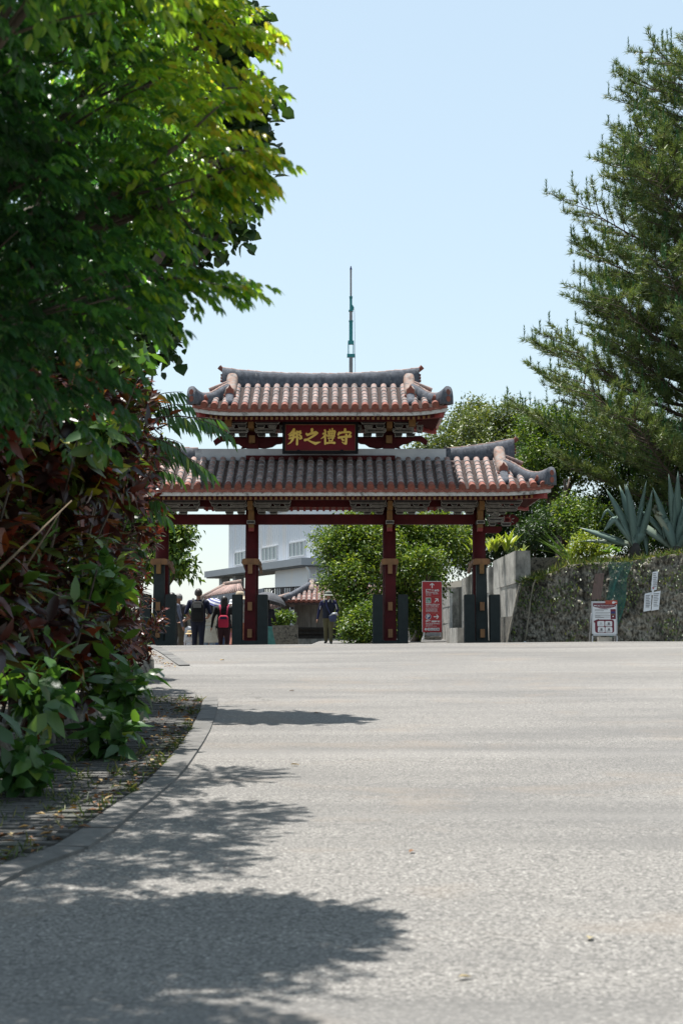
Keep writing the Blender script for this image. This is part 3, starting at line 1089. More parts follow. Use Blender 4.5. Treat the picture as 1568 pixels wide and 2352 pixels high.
def ridge_ends(roof, zf_top, x_end, xdesc, half_w, dye, dyt, ztop, zeave, zroof, yend_top, orn):
    """gable ornaments, descending ridges and upturned corner ridges, both sides"""
    for s in (-1, 1):
        # little terracotta finial tiles sticking out of the ridge end
        mb = MB()
        zt_ = gzz(yend_top, 0)
        mb.tube([(s * (x_end - 0.04), 0, zt_ - 0.06), (s * (x_end + 0.09), 0, zt_ + 0.06)], [0.05, 0.065], 10, 0, True, False)
        for q in range(3):
            mb.tube([(s * (x_end - 0.03), -0.05 - 0.05 * q, zt_ - 0.16 - 0.085 * q), (s * (x_end + 0.045), -0.05 - 0.05 * q, zt_ - 0.17 - 0.085 * q)], 0.035, 8, 0, True, False)
        mb.build('ridge_finial', M['tile'], roof)
        # gable verge tiles behind
        mb = MB()
        for q in range(3):
            mb.tube([(s * (xdesc + 0.02), -0.35 + 0.3 * q, ztop + 0.10), (s * (xdesc + 0.58), -0.35 + 0.3 * q, ztop - 0.12)], 0.06, 10, 0, True, False)
        mb.build('verge_tile', M['tile_face'], roof)
        # descending ridge
        mb = MB()
        y0, y1 = -0.12, dye * 0.62
        tt = (y1 - dye) / (dyt - dye)
        pts_ = []
        for q in range(7):
            u = q / 6
            yy = y0 + (y1 - y0) * u
            t = min(1.0, (yy - dye) / (dyt - dye))
            zz = zroof(xdesc, t) + (0.10 if yy > dyt else 0.02) - 0.02
            pts_.append((s * xdesc, yy, zz))
        ridge_sweep(mb, pts_, 0.30, [0.26, 0.26, 0.26, 0.25, 0.25, 0.25, 0.26])
        dr = mb.build('descending_ridge', M['old_tile'], roof)
        zb = zroof(xdesc, tt)
        mb = MB()
        # ornament plate at the foot of the descending ridge, with side scrolls
        X = s * xdesc
        zz = zb + 0.01
        mb.prism([(X - 0.10, zz), (X + 0.10, zz), (X + 0.095, zz + 0.22), (X + 0.05, zz + 0.25), (X, zz + 0.34), (X - 0.05, zz + 0.25), (X - 0.095, zz + 0.22)], 'y', y1 - 0.07, y1 - 0.02)
        for q in (-1, 1):
            mb.tube([(X + q * 0.10, y1 - 0.08, zz + 0.03), (X + q * 0.14, y1 - 0.08, zz + 0.06), (X + q * 0.13, y1 - 0.08, zz + 0.10)], [0.03, 0.025, 0.012], 6, 0, True, True)
        mb.build('ridge_ornament', M['tile'], dr)
        mb = MB()
        pts_ = []
        for q in range(5):
            u = q / 4
            yy = y1 - 0.03 + (dye * 0.84 - y1) * u
            t = (yy - dye) / (dyt - dye)
            pts_.append((X, yy, zroof(xdesc, t) - 0.02))
        ridge_sweep(mb, pts_, [0.24, 0.23, 0.21, 0.20, 0.19], [0.20, 0.18, 0.15, 0.13, 0.12])
        mb.build('ridge_foot', M['ridge'], dr)
        # corner ridge, thick, curling up at the eave corner
        mb = MB()
        S = Vector((s * (xdesc + 0.10), dye * 0.42, zroof(xdesc, (dye * 0.42 - dye) / (dyt - dye)) + 0.0))
        E = Vector((s * (half_w + 0.02), dye - 0.0, zeave(half_w) + 0.0))
        pts_, wd, ht = [], [], []
        for q in range(12):
            u = q / 11
            p = S.lerp(E, u)
            p.z -= 0.10 * math.sin(math.pi * u)
            p.z += 0.03 * max(0, (u - 0.75) / 0.25) ** 2
            p.z -= 0.05
            pts_.append(p)
            wd.append(0.30 + 0.06 * max(0, (u - 0.8) / 0.2))
            ht.append(0.30 + 0.02 * math.sin(u * 9) + 0.13 * max(0, (u - 0.7) / 0.3) ** 1.6)
        ridge_sweep(mb, pts_, wd, ht)
        cr = mb.build('corner_ridge', M['ridge'], roof)
        d = (pts_[-1] - pts_[-2])
        d.z = 0
        d.normalize()
        for zo, rr in ((0.12, 0.075), (0.29, 0.07)):
            mb = MB()
            c = pts_[-1] + Vector((0, 0, zo))
            mb.tube([c - d * 0.02, c + d * 0.012], rr, 14, 0, True, False)
            mb.build('corner_disc', M['tile'], cr)
        # cap tiles along the corner ridge
        mb = MB()
        for q in range(10):
            a, b = pts_[q], pts_[q + 1]
            mb.tube([Vector(a) + Vector((0, 0, ht[q] - 0.035)), Vector(b) + Vector((0, 0, ht[q + 1] - 0.035))], [0.06, 0.05], 8, 0, False, False)
        mb.build('ridge_cap', M['tile_face'], cr)


# ---- lower roof
low, lze, lzr, lzt = make_roof('lower_roof', gate, 5.62, 22, False, -1.9, -0.30, 1119, 1111, 1055, None, 4.2, 8, 4.55, 170)
mb = MB()
xs_ = [-3.2 + 6.4 * i / 24 for i in range(25)]
zb_, zt_ = lzt - 0.12, gzz(1031, -0.2)
mb.bbox(-3.2, 3.2, -0.22, 0.22, zb_, zt_)
rw = mb.build('ridge_wall', M['ridge_wall'], low)
mb = MB()
for i in range(21):
    x = -3.1 + 6.2 * i / 20
    mb.tube([(x - 0.15, 0, zt_ - 0.17), (x + 0.15, 0, zt_ - 0.17)], [0.20, 0.195], 12, 0, True, False)
mb.build('ridge_cap', M['plaster'], rw)
for s in (-1, 1):
    mb = MB()
    pts_, ht = [], []
    for q in range(9):
        u = q / 8
        x = 3.15 + (4.95 - 3.15) * u
        pts_.append((s * x, 0, lzt - 0.16))
        top = gzz(1030, 0) + (gzz(1008, 0) - gzz(1030, 0)) * u ** 1.5
        ht.append(top - (lzt - 0.16))
    ridge_sweep(mb, pts_, 0.46, ht)
    mr = mb.build('main_ridge', M['ridge'], low)
    mb = MB()
    for q in range(8):
        mb.tube([Vector(pts_[q]) + Vector((0, 0, ht[q] - 0.045)), Vector(pts_[q + 1]) + Vector((0, 0, ht[q + 1] - 0.045))], [0.075, 0.06], 8, 0, False, False)
    mb.build('ridge_cap', M['tile_face'], mr)
ridge_ends(low, None, 4.95, 4.55, 5.62, -1.9, -0.30, lzt, lze, lzr, 1012, None)

# ---- upper storey: sill beam, short posts, corbels, brackets
z_sill0, z_sill1 = gzz(1056, -0.32), gzz(1046, -0.32)
mb = MB()
mb.bbox(gxx(564, -0.32), -gxx(564, -0.32), -0.32, 0.32, z_sill0, z_sill1)
mb.build('sill_beam', M['red'], gate)
for s in (-1, 1):
    X = s * 1.745
    mb = MB()
    mb.bbox(X - 0.15, X + 0.15, -0.15, 0.15, z_sill1, gzz(965, -0.15))
    mb.build('upper_post', M['red'], gate)
    mb = MB()
    zz0, zz1 = z_sill1, gzz(1034, -0.2)
    mb.prism([(X - 0.16, zz0), (X + 0.16, zz0), (X + 0.24, zz1 - 0.03), (X + 0.17, zz1), (X - 0.17, zz1), (X - 0.24, zz1 - 0.03)], 'y', -0.12, 0.12)
    mb.build('post_shoe', M['black'], gate)
    # carved wings either side of the post
    for q in (-1, 1):
        mb = MB()
        za, zc = gzz(1003, -0.1), gzz(1029, -0.1)
        L = 0.86 if q * s < 0 else 0.62
        poly = [(X + q * 0.14, za), (X + q * L, za), (X + q * L, za - 0.10), (X + q * (L - 0.14), za - 0.17), (X + q * (L - 0.25), za - 0.18), (X + q * (L - 0.36), zc + 0.04), (X + q * 0.30, zc), (X + q * 0.14, zc + 0.02)]
        mb.prism(poly, 'y', -0.09, 0.09)
        mb.build('carved_wing', M['red'], gate)
    # sloping beam nose pointing outwards
    mb = MB()
    e = s * gxx(984, -0.1)
    za, zc = gzz(1001, -0.1), gzz(1011, -0.1)
    zd, ze_ = gzz(1013, -0.1), gzz(1022, -0.1)
    mb.prism([(X + s * 0.6, za), (X + s * 0.85, za), (e, zd), (e - s * 0.05, ze_), (X + s * 0.8, zc - 0.02), (X + s * 0.6, zc)], 'y', -0.10, 0.085)
    mb.build('beam_nose', M['red'], gate)
    for (ya, yb_, w, yo, mt) in [(966, 983, 0.07, -0.80, M['ochre']), (1000, 1017, 0.075, -0.34, M['ochre'])]:
        mb = MB()
        mb.bbox(X - w, X + w, yo, -0.1, gzz(yb_, yo), gzz(ya, yo))
        mb.build('nose_piece', mt, gate)
    # far ochre hanging bracket near the eave corner
    mb = MB()
    xq = s * gxx(947, -0.9)
    mb.bbox(xq - 0.085, xq + 0.085, -0.98, -0.80, gzz(980, -0.9), gzz(957, -0.9))
    mb.build('nose_piece', M['ochre'], gate)
mb = MB()
mb.bbox(-1.6, 1.6, -0.10, 0.10, gzz(1014, -0.1), gzz(1003, -0.1))
mb.build('upper_tie_beam', M['red'], gate)
mb = MB()
mb.bbox(-2.3, 2.3, -0.28, -0.12, gzz(985, -0.28), gzz(966, -0.28))
mb.build('wall_plate', M['red'], gate)
half_u = [
    (0.08, 0.62, 984, 994, -0.52, 'arm'), (0.12, 0.34, 975, 983, -0.60, 'block'), (0.42, 0.64, 974, 983, -0.60, 'block'),
    (0.10, 0.72, 966, 974, -0.74, 'arm'), (0.14, 0.34, 995, 1003, -0.34, 'block'), (0.44, 0.66, 995, 1003, -0.34, 'block'), (0.70, 0.86, 976, 993, -0.4, 'block'),
]
for s in (-1, 1):
    for (a, b, t, bt, yo, k_) in half_u + mirrored(half_u):
        bracket_set(s * 1.745, 0, 0, [(a, b, t, bt, yo, k_)], None)
mb = MB()
mb.bbox(-2.55, 2.55, -0.88, -0.76, gzz(967.5, -0.88), gzz(961, -0.88))
mb.build('eave_purlin', M['red'], gate)

# ---- upper roof
upp, uze, uzr, uzt = make_roof('upper_roof', gate, 3.14, 12, True, -1.6, -0.27, 935, 925, 887, None, 2.1, 7, 2.26, 150)
mb = MB()
pts_, ht = [], []
for q in range(25):
    x = -2.53 + 5.06 * q / 24
    pts_.append((x, 0, uzt - 0.14))
    top = gzz(858, 0) + (gzz(845, 0) - gzz(858, 0)) * (abs(x) / 2.53) ** 2.2
    ht.append(top - (uzt - 0.14) + 0.008 * math.sin(q * 2.2))
ridge_sweep(mb, pts_, 0.46, ht)
mr = mb.build('main_ridge', M['ridge'], upp)
mb = MB()
for q in range(24):
    mb.tube([Vector(pts_[q]) + Vector((0, 0, ht[q] - 0.05)), Vector(pts_[q + 1]) + Vector((0, 0, ht[q + 1] - 0.05))], [0.075, 0.062], 8, 0, True, False)
mb.build('ridge_cap', M['tile_face'], mr)
ridge_ends(upp, None, 2.53, 2.26, 3.14, -1.6, -0.27, uzt, uze, uzr, 848, None)

# ---------------------------------------------------------------- name plaque
PY = -0.78
pc = at(735.5, 1005.5, GY + PY)
plq = empty('name_plaque', (pc.x, GY + PY, pc.z), 0, 'dark red plaque with gold characters between the two roofs of the gate', 'plaque')
plq.rotation_euler = (R(-5), 0, 0)
U = (GY + PY) / FOC
hw, hh = 87.5 * U, 37.5 * U
fw = 6.2 * U
for (x0, x1, za, zb) in ((-hw, hw, hh - fw, hh), (-hw, hw, -hh, -hh + fw), (-hw, -hw + fw, -hh + fw, hh - fw), (hw - fw, hw, -hh + fw, hh - fw)):
    mb = MB()
    mb.bbox(x0, x1, -0.05, 0.04, za, zb)
    mb.build('frame', M['black'], plq)
mb = MB()
mb.bbox(-hw + fw, hw - fw, -0.01, 0.03, -hh + fw, hh - fw)
brd = mb.build('board', M['plaque'], plq)
mb = MB()
for (x0, x1, za, zb) in ((-hw + fw, hw - fw, hh - fw - 0.014, hh - fw), (-hw + fw, hw - fw, -hh + fw, -hh + fw + 0.014), (-hw + fw, -hw + fw + 0.014, -hh + fw + 0.014, hh - fw - 0.014), (hw - fw - 0.014, hw - fw, -hh + fw + 0.014, hh - fw - 0.014)):
    mb.bbox(x0, x1, -0.02, -0.008, za, zb)
mb.build('gilt_line', M['brown'], brd)
for s in (-1, 1):
    mb = MB()
    mb.tube([(s * 0.545, -0.075, -hh + 0.045), (s * 0.545, 0.0, -hh + 0.045)], 0.045, 14, 0, True, False)
    mb.build('stud', M['black'], plq)
STROKES = [
    [[(285, 207, 48), (258, 250, 46), (215, 285, 26), (172, 308, 8)], [(205, 330, 40), (262, 305, 44), (330, 275, 34)], [(195, 382, 34), (262, 366, 40), (330, 352, 30)],
     [(284, 225, 42), (278, 330, 46), (256, 410, 44), (215, 465, 28), (165, 497, 7)], [(338, 245, 38), (346, 400, 40), (342, 498, 40)], [(345, 262, 36), (415, 246, 46), (412, 275, 42), (380, 305, 34), (415, 342, 46), (424, 378, 46), (396, 392, 40), (366, 352, 10)]],
    [[(625, 208, 58), (622, 260, 40)], [(520, 292, 38), (532, 318, 42), (600, 288, 46), (700, 262, 52), (728, 276, 36)], [(716, 284, 44), (640, 342, 40), (545, 400, 36), (492, 413, 50)], [(532, 408, 22), (620, 452, 34), (692, 482, 58), (745, 462, 34), (792, 449, 6)]],
    [[(868, 222, 40), (880, 250, 36)], [(836, 292, 34), (890, 266, 38), (878, 305, 34), (842, 358, 28), (792, 389, 8)], [(875, 330, 36), (875, 488, 38)], [(898, 312, 22), (922, 338, 26)],
     [(960, 208, 26), (972, 318, 24)], [(1010, 193, 32), (1004, 318, 24)], [(930, 248, 26), (944, 330, 26)], [(926, 250, 26), (1050, 240, 42)], [(1058, 248, 40), (1040, 335, 30)], [(945, 287, 14), (1045, 280, 14)], [(930, 336, 24), (1050, 336, 32)],
     [(930, 376, 20), (1038, 370, 28)], [(946, 388, 18), (956, 430, 20)], [(1020, 380, 24), (1008, 426, 22)], [(950, 430, 18), (1016, 425, 18)], [(950, 440, 14), (960, 466, 16)], [(1002, 435, 16), (984, 470, 18)], [(903, 474, 38), (980, 464, 34), (1052, 469, 46)]],
    [[(1252, 203, 44), (1250, 250, 54)], [(1140, 262, 28), (1124, 308, 40)], [(1130, 285, 42), (1200, 263, 36), (1330, 258, 40), (1356, 276, 44)], [(1354, 280, 42), (1336, 308, 26), (1318, 318, 8)], [(1130, 366, 44), (1200, 352, 36), (1356, 342, 50)],
     [(1275, 312, 46), (1272, 400, 46), (1266, 480, 48)], [(1266, 484, 42), (1230, 478, 30), (1188, 448, 7)], [(1190, 388, 34), (1216, 416, 42)]],
]


def brush(mb, pts, conv, y0, y1):
    cs = [Vector((*conv(p[0], p[1]), 0)) for p in pts]
    sc = conv(1, 0)[0] - conv(0, 0)[0]
    L_, R_ = [], []
    n = len(cs)
    for i in range(n):
        t = (cs[min(i + 1, n - 1)] - cs[max(i - 1, 0)]).normalized()
        nn = Vector((-t.y, t.x, 0))
        w = pts[i][2] * sc / 2
        L_.append(cs[i] + nn * w)
        R_.append(cs[i] - nn * w)
    t0 = (cs[1] - cs[0]).normalized()
    t1 = (cs[-1] - cs[-2]).normalized()
    w0, w1 = pts[0][2] * sc / 2, pts[-1][2] * sc / 2
    nn0 = Vector((-t0.y, t0.x, 0))
    nn1 = Vector((-t1.y, t1.x, 0))
    cap1 = [cs[-1] + (nn1 * math.cos(a) + t1 * math.sin(a)) * w1 for a in (math.pi * 0.25, math.pi * 0.5, math.pi * 0.75)]
    cap0 = [cs[0] + (-nn0 * math.cos(a) - t0 * math.sin(a)) * w0 for a in (math.pi * 0.25, math.pi * 0.5, math.pi * 0.75)]
    # quads down the stroke plus end fans
    ring = []
    for i in range(n - 1):
        quad = [L_[i], L_[i + 1], R_[i + 1], R_[i]]
        mb.prism([(p.x, p.y) for p in quad], 'y', y0, y1)
    mb.prism([(p.x, p.y) for p in [L_[-1]] + cap1 + [R_[-1]]], 'y', y0, y1)
    mb.prism([(p.x, p.y) for p in [R_[0]] + cap0 + [L_[0]]], 'y', y0, y1)


k1 = 320 / 1568 / 1.6735 * U
for ch in STROKES:
    mb = MB()
    for i, st in enumerate(ch):
        brush(mb, st, lambda a, b: ((a - 783) * k1, (366 - b) * k1), -0.022 - 0.0006 * i, -0.009)
    mb.build('gold_character', M['gold'], brd)

# ================================================================ walls on the right
def block_wall(name, label, cat, x0, x1, y0, y1, z0, z1, mat, course=0.8, length=1.9, group=None, cap=None):
    """a wall of separate dressed blocks, each a part"""
    root = empty(name, (x0, y0, z0), 0, label, cat, group)
    nz = max(1, round((z1 - z0) / course))
    for k in range(nz):
        za, zb = (z1 - z0) * k / nz, (z1 - z0) * (k + 1) / nz
        L = y1 - y0
        n = max(1, round(L / length))
        cuts = [0] + [L * (i + (0.5 if k % 2 else 0.0)) / n + random.uniform(-0.06, 0.06) for i in range(0 if k % 2 else 1, n)] + [L]
        for a, b in zip(cuts, cuts[1:]):
            if b - a < 0.05:
                continue
            g_ = 0.002
            j = random.uniform(0, 0.014)
            mb = MB()
            c = 0.006
            X0, X1, Y0, Y1, Z0, Z1 = j, x1 - x0 - random.uniform(0, 0.01), a + g_, b - g_, za + g_, zb - g_
            mb.hexa([(X0, Y0, Z0), (X1, Y0, Z0), (X1, Y1, Z0), (X0, Y1, Z0), (X0 + c, Y0 + c, Z1), (X1 - c, Y0 + c, Z1), (X1 - c, Y1 - c, Z1), (X0 + c, Y1 - c, Z1)])
            mb.build('stone_block', mat, root)
    mb = MB()
    mb.bbox(0.03, x1 - x0 - 0.03, 0.03, y1 - y0 - 0.03, 0.0, z1 - z0 - 0.02)
    mb.build('core', M['lime_dark'], root)
    return root


block_wall('parapet_wall', 'tall pale limestone parapet beside the flower bed, its end pier behind the gate post', 'wall', 4.70, 5.12, 38.5, 44.2, 0.75, 2.52, M['lime'])
block_wall('wall_plinth', 'dark weathered stone plinth under the tall limestone parapet', 'plinth', 4.62, 5.25, 38.35, 44.4, -0.1, 0.75, M['lime_dark'])
block_wall('parapet_wall', 'limestone parapet segment partly hidden behind the outer right gate post', 'wall', 4.70, 5.02, 45.5, 56.0, -0.1, 2.40, M['lime'])
block_wall('parapet_wall', 'limestone parapet pier just right of the red direction sign', 'wall', 4.70, 5.05, 60.7, 66.5, 0.0, 2.18, M['lime'])
block_wall('parapet_wall', 'lower limestone parapet end peeking out behind the red direction sign', 'wall', 4.05, 4.4, 71.0, 78.0, 0.0, 1.62, M['lime'])
block_wall('low_wall', 'low sloping stone wall end left of the red direction sign', 'wall', 2.9, 3.3, 60.0, 64.0, -0.1, 0.72, M['lime_dark'])
block_wall('stone_kerb_block', 'low limestone block on the ground between the red sign and the outer gate post', 'kerb block', 3.23, 3.62, 40.0, 44.0, -0.06, 0.44, M['lime'])
# cross wall at the back of the bed
r_ = block_wall('back_wall', 'dark stone wall running right from the tall limestone parapet', 'wall', 5.12, 8.2, 40.2, 40.5, 0.6, 2.42, M['lime_dark'])

# ---- mossy retaining wall
top_line = [(1168, 1476), (1180, 1420), (1200, 1338), (1226, 1330), (1273, 1315), (1312, 1298), (1367, 1292), (1440, 1292), (1488, 1283), (1568, 1271), (1700, 1262), (1900, 1255)]
WY = 37.1


def wall_top(x):
    pts_ = [(at(a, b, WY).x, at(a, b, WY + 0.45).z) for a, b in top_line]
    for (xa, za), (xb, zb) in zip(pts_, pts_[1:]):
        if xa <= x <= xb:
            return za + (zb - za) * (x - xa) / (xb - xa)
    return pts_[-1][1] if x > pts_[-1][0] else pts_[0][1]


xL = at(1168, 1476, WY).x
NX, NZ = 240, 76
vs, fs = [], []
for i in range(NX + 1):
    u = i / NX
    x = xL + (14.0 - xL) * u ** 1.25
    zt_ = max(0.03, wall_top(x))
    for j in range(NZ + 1):
        t = j / NZ
        z = -0.15 + (zt_ + 0.15) * min(1, t * 1.12)
        y = WY + 0.42 * min(1, t * 1.12) * (zt_ / 2.2) + (0.55 * max(0, (t - 0.893)) / 0.107)
        w = Vector((x * 2.2, z * 2.6, 3.1))
        cell = mnoise.voronoi(w)[0]
        d = 0.15 * (cell[1] - cell[0]) + 0.09 * mnoise.noise(Vector((x * 6, z * 7, 1.0))) + 0.03 * mnoise.noise(Vector((x * 19, z * 15, 5.0))) + 0.07 * mnoise.noise(Vector((x * 1.3, z * 0.9, 7.0)))
        vs.append((x, y - d, z + 0.03 * mnoise.noise(Vector((x * 6, z * 5, 9.0)))))
for i in range(NX):
    for j in range(NZ):
        a = i * (NZ + 1) + j
        fs.append((a, a + NZ + 1, a + NZ + 2, a + 1))
me = bpy.data.meshes.new('retaining_wall')
me.from_pydata(vs, [], fs)
me.materials.append(M['mossy'])
ret = link('retaining_wall', me)
tag(ret, 'rough mossy rubble retaining wall below the agaves', 'wall')


def on_wall(x, y):
    """point just in front of the retaining wall seen at picture position x, y"""
    p = at(x, y, WY)
    zt_ = max(0.3, wall_top(p.x))
    t = min(1, max(0, p.z / zt_))
    return at(x, y, WY + 0.42 * t * zt_ / 2.2 - 0.16)


# weathered board, green netting, pipe and notices on the wall
def slab_on_wall(name, label, cat, corners, mat, th=0.02, off=0.0):
    root = None
    P = [on_wall(*c) + Vector((0, -off, 0)) for c in corners]
    mb = MB()
    mb.hexa([P[0], P[1], P[1] + Vector((0, th, 0)), P[0] + Vector((0, th, 0)), P[3], P[2], P[2] + Vector((0, th, 0)), P[3] + Vector((0, th, 0))])
    o = mb.build(name, mat)
    return tag(o, label, cat)


slab_on_wall('weathered_board', 'weathered pinkish wooden board leaning on the mossy wall', 'board', [(1357, 1378), (1379, 1376), (1387, 1316), (1366, 1318)], pmat('pink_board', (0.20, 0.13, 0.11), (0.14, 0.10, 0.085), 8, 0.9, 0.2, 40, stretch=(3, 3, 0.3)))
slab_on_wall('notice_sheet', 'upper white notice sheet pinned high on the mossy wall', 'notice', [(1493, 1357), (1506, 1355), (1510, 1312), (1497, 1314)], M['paper'], 0.006, 0.03)
slab_on_wall('notice_sheet', 'lower left white notice sheet with a table on the mossy wall', 'notice', [(1476, 1405), (1493, 1402), (1495, 1360), (1479, 1364)], M['paper'], 0.006, 0.03)
slab_on_wall('notice_sheet', 'lower right white notice sheet on the mossy wall', 'notice', [(1494, 1403), (1511, 1400), (1515, 1357), (1498, 1360)], M['paper'], 0.006, 0.045)
slab_on_wall('warning_tag', 'small white tag with red mark hung over the notice sheets', 'tag', [(1494, 1367), (1498, 1366.5), (1500, 1349), (1496, 1349.5)], M['paper'], 0.006, 0.07)
p = on_wall(1497.5, 1351)
mb = MB()
mb.prism([(-0.03, 0.02), (0.03, 0.02), (0.0, -0.03)], 'y', -0.004, 0.004)
o = mb.build('red_mark', M['sign_red'], bpy.data.objects['warning_tag'], (p.x, p.y - 0.08, p.z))
# print lines on the sheets
for nm, (xa, xb, ya, yb, n) in (('notice_sheet', (1498, 1508, 1318, 1352, 8)), ('notice_sheet.001', (1481, 1492, 1368, 1398, 8)), ('notice_sheet.002', (1499, 1512, 1364, 1396, 8))):
    mb = MB()
    for k in range(n):
        yy = ya + (yb - ya) * k / n
        a, b = on_wall(xa, yy), on_wall(xa + (xb - xa) * random.uniform(0.6, 1), yy - 0.4)
        f = Vector((0, -0.052, 0))
        h = Vector((0, 0, 0.008))
        mb.add([a + f - h, b + f - h, b + f + h, a + f + h], [(0, 1, 2, 3)])
    mb.build('print_lines', M['ink'], bpy.data.objects[nm])
# netting: a draped grid of cords
mnet = pmat('green_net', (0.03, 0.16, 0.13), (0.02, 0.12, 0.10), 6, 0.6)
mb = MB()
NXc, NZc = 22, 62
P = []
for j in range(NZc + 1):
    for i in range(NXc + 1):
        u, v = i / NXc, j / NZc
        x = 1393 + (58 - 30 * v) * u + 5 * math.sin(v * 7 + u * 3)
        y = 1291 + (1455 - 1291) * v * (1 - 0.25 * u + 0.12 * math.sin(u * 9))
        p = on_wall(x, y)
        p.y -= 0.05 + 0.05 * math.sin(u * 14 + v * 5)
        P.append(p)
W1 = NXc + 1
for j in range(NZc + 1):
    for i in range(NXc + 1):
        a = P[j * W1 + i]
        for (di, dj, hx, hz) in ((1, 0, 0, 0.0032), (0, 1, 0.0032, 0)):
            if i + di <= NXc and j + dj <= NZc:
                b = P[(j + dj) * W1 + i + di]
                o_ = Vector((hx, 0, hz))
                mb.add([a - o_, b - o_, b + o_, a + o_], [(0, 1, 2, 3)])
net = mb.build('green_netting', mnet)
tag(net, 'green plastic netting draped down the mossy wall', 'netting')
mb = MB()
pp = [on_wall(1228, 1331), on_wall(1222, 1345), on_wall(1215, 1385), on_wall(1211, 1420), on_wall(1207, 1450), on_wall(1203, 1470)]
mb.tube([p + Vector((0, -0.10, 0)) for p in pp], 0.022, 8)
pipe = mb.build('drain_hose', pmat('hose', (0.34, 0.30, 0.22), (0.25, 0.22, 0.16), 9, 0.6))
tag(pipe, 'pale brown hose hanging down the left end of the mossy wall', 'hose')
mb = MB()
lp = [pp[-1] + Vector((0.10 * math.sin(a) * 0.5, -0.12, -0.05 - 0.09 + 0.10 * math.cos(a))) for a in [k * 2 * math.pi / 12 for k in range(13)]]
mb.tube(lp, 0.016, 6)
mb.build('hose_loop', M['paper'], pipe)


# ================================================================ signs
def text_mesh(name, body, size, mat, parent, loc, align='LEFT', bold=0.0, th=0.001, sx=1.0):
    cu = bpy.data.curves.new(name, 'FONT')
    cu.body = body
    cu.size = size
    cu.align_x = align
    cu.extrude = th
    cu.offset = bold
    cu.resolution_u = 2
    o = bpy.data.objects.new(name + '_curve', cu)
    C.objects.link(o)
    bpy.context.view_layer.update()
    dg = bpy.context.evaluated_depsgraph_get()
    me = bpy.data.meshes.new_from_object(o.evaluated_get(dg))
    bpy.data.objects.remove(o)
    me.materials.clear()
    me.materials.append(mat)
    return link(name, me, parent, loc, (math.pi / 2, 0, 0), (sx, 1, 1))


def arrow(mb, cx, cz, ang, L, w, y0, y1):
    ca, sa = math.cos(ang), math.sin(ang)
    shape = [(-L / 2, -w / 2), (L * 0.2, -w / 2), (-L * 0.02, -L * 0.36), (L * 0.12, -L * 0.45), (L / 2, 0), (L * 0.12, L * 0.45), (-L * 0.02, L * 0.36), (L * 0.2, w / 2), (-L / 2, w / 2)]
    # split into convex pieces: shaft and two barbs
    def tr(p):
        return (cx + p[0] * ca - p[1] * sa, cz + p[0] * sa + p[1] * ca)
    mb.prism([tr(p) for p in [(-L / 2, -w / 2), (L * 0.40, -w / 2), (L * 0.40, w / 2), (-L / 2, w / 2)]], 'y', y0, y1)
    mb.prism([tr(p) for p in [(L / 2, 0), (L * 0.36, w * 0.15), (-0.02 * L, -L * 0.34), (L * 0.12, -L * 0.44)]], 'y', y0 - 0.0006, y1)
    mb.prism([tr(p) for p in [(L / 2, 0), (L * 0.12, L * 0.44), (-0.02 * L, L * 0.34), (L * 0.36, -w * 0.15)]], 'y', y0 - 0.0012, y1)


SY = 43.5
sb = at(992, 1470, SY)
sgn = empty('direction_sign', (sb.x, SY, sb.z), 0, 'tall red direction sign with white arrows standing between the right gate posts', 'sign')
K = SY / FOC / 1.6735 / 9.41 * 1.0      # metres per pixel of the enlarged view
sgn_w = 345 * K


def sp_(x, y):
    return ((x - 483) * K, (2262 - y) * K)


mb = MB()
(xa, zb_), (xb, zt_) = sp_(138, 1985), sp_(833, 165)
mb.bbox(xa, xb, -0.03, 0.03, zb_, zt_)
pan_ = mb.build('panel', M['sign_red'], sgn)
mb = MB()
mb.bbox(xa - 0.008, xb + 0.008, -0.034, 0.034, zt_, zt_ + 0.02)
mb.bbox(xa - 0.012, xa, -0.034, 0.034, zb_, zt_)
mb.bbox(xb, xb + 0.012, -0.034, 0.034, zb_, zt_)
mb.build('edge_frame', M['white_metal'], sgn)
for xx in (185, 775):
    mb = MB()
    x_, _ = sp_(xx, 0)
    mb.bbox(x_ - 0.02, x_ + 0.02, -0.02, 0.02, 0.02, zb_)
    mb.build('leg', M['white_metal'], sgn)
mb = MB()
(xa2, _), (xb2, _) = sp_(120, 0), sp_(800, 0)
mb.bbox(xa2, xb2, -0.25, 0.25, 0.0, 0.05)
mb.build('base_frame', M['white_metal'], sgn)
for nm, (x0_, x1_, y0_, y1_), lab in (('sandbag', (265, 760, 1995, 2120), None), ('base_stone', (165, 800, 2145, 2245), None)):
    mb = MB()
    (a, b), (c, d) = sp_(x0_, y1_), sp_(x1_, y0_)
    n = 14
    ring = []
    poly = [(a + (c - a) * (0.5 + 0.5 * math.copysign(abs(math.cos(t)) ** 0.5, math.cos(t))), b + (d - b) * (0.5 + 0.5 * math.copysign(abs(math.sin(t)) ** 0.6, math.sin(t)))) for t in [2 * math.pi * q / n for q in range(n)]]
    yo = -0.13 if nm == 'sandbag' else -0.20
    mb.prism(poly, 'y', yo - 0.12, yo + 0.12)
    o = mb.build(nm, M['lime_dark'] if nm == 'base_stone' else pmat('sandbag', (0.30, 0.31, 0.33), (0.22, 0.23, 0.25), 9, 0.9, 0.3), None, (sb.x, SY, sb.z))
    tag(o, 'grey sandbag weighing down the red direction sign' if nm == 'sandbag' else 'flat grey stone lying under the red direction sign', 'sandbag' if nm == 'sandbag' else 'stone')
W = lambda x, y: sp_(x, y)
f0, f1 = -0.0335, -0.029
for (x_, y_, an_) in ((487, 300, math.pi / 2), (640, 838, math.pi / 4), (632, 1425, 0)):
    mb = MB()
    arrow(mb, *W(x_, y_), an_, 190 * K, 34 * K, f0, f1)
    mb.build('arrow', M['paper'], pan_)
mb = MB()
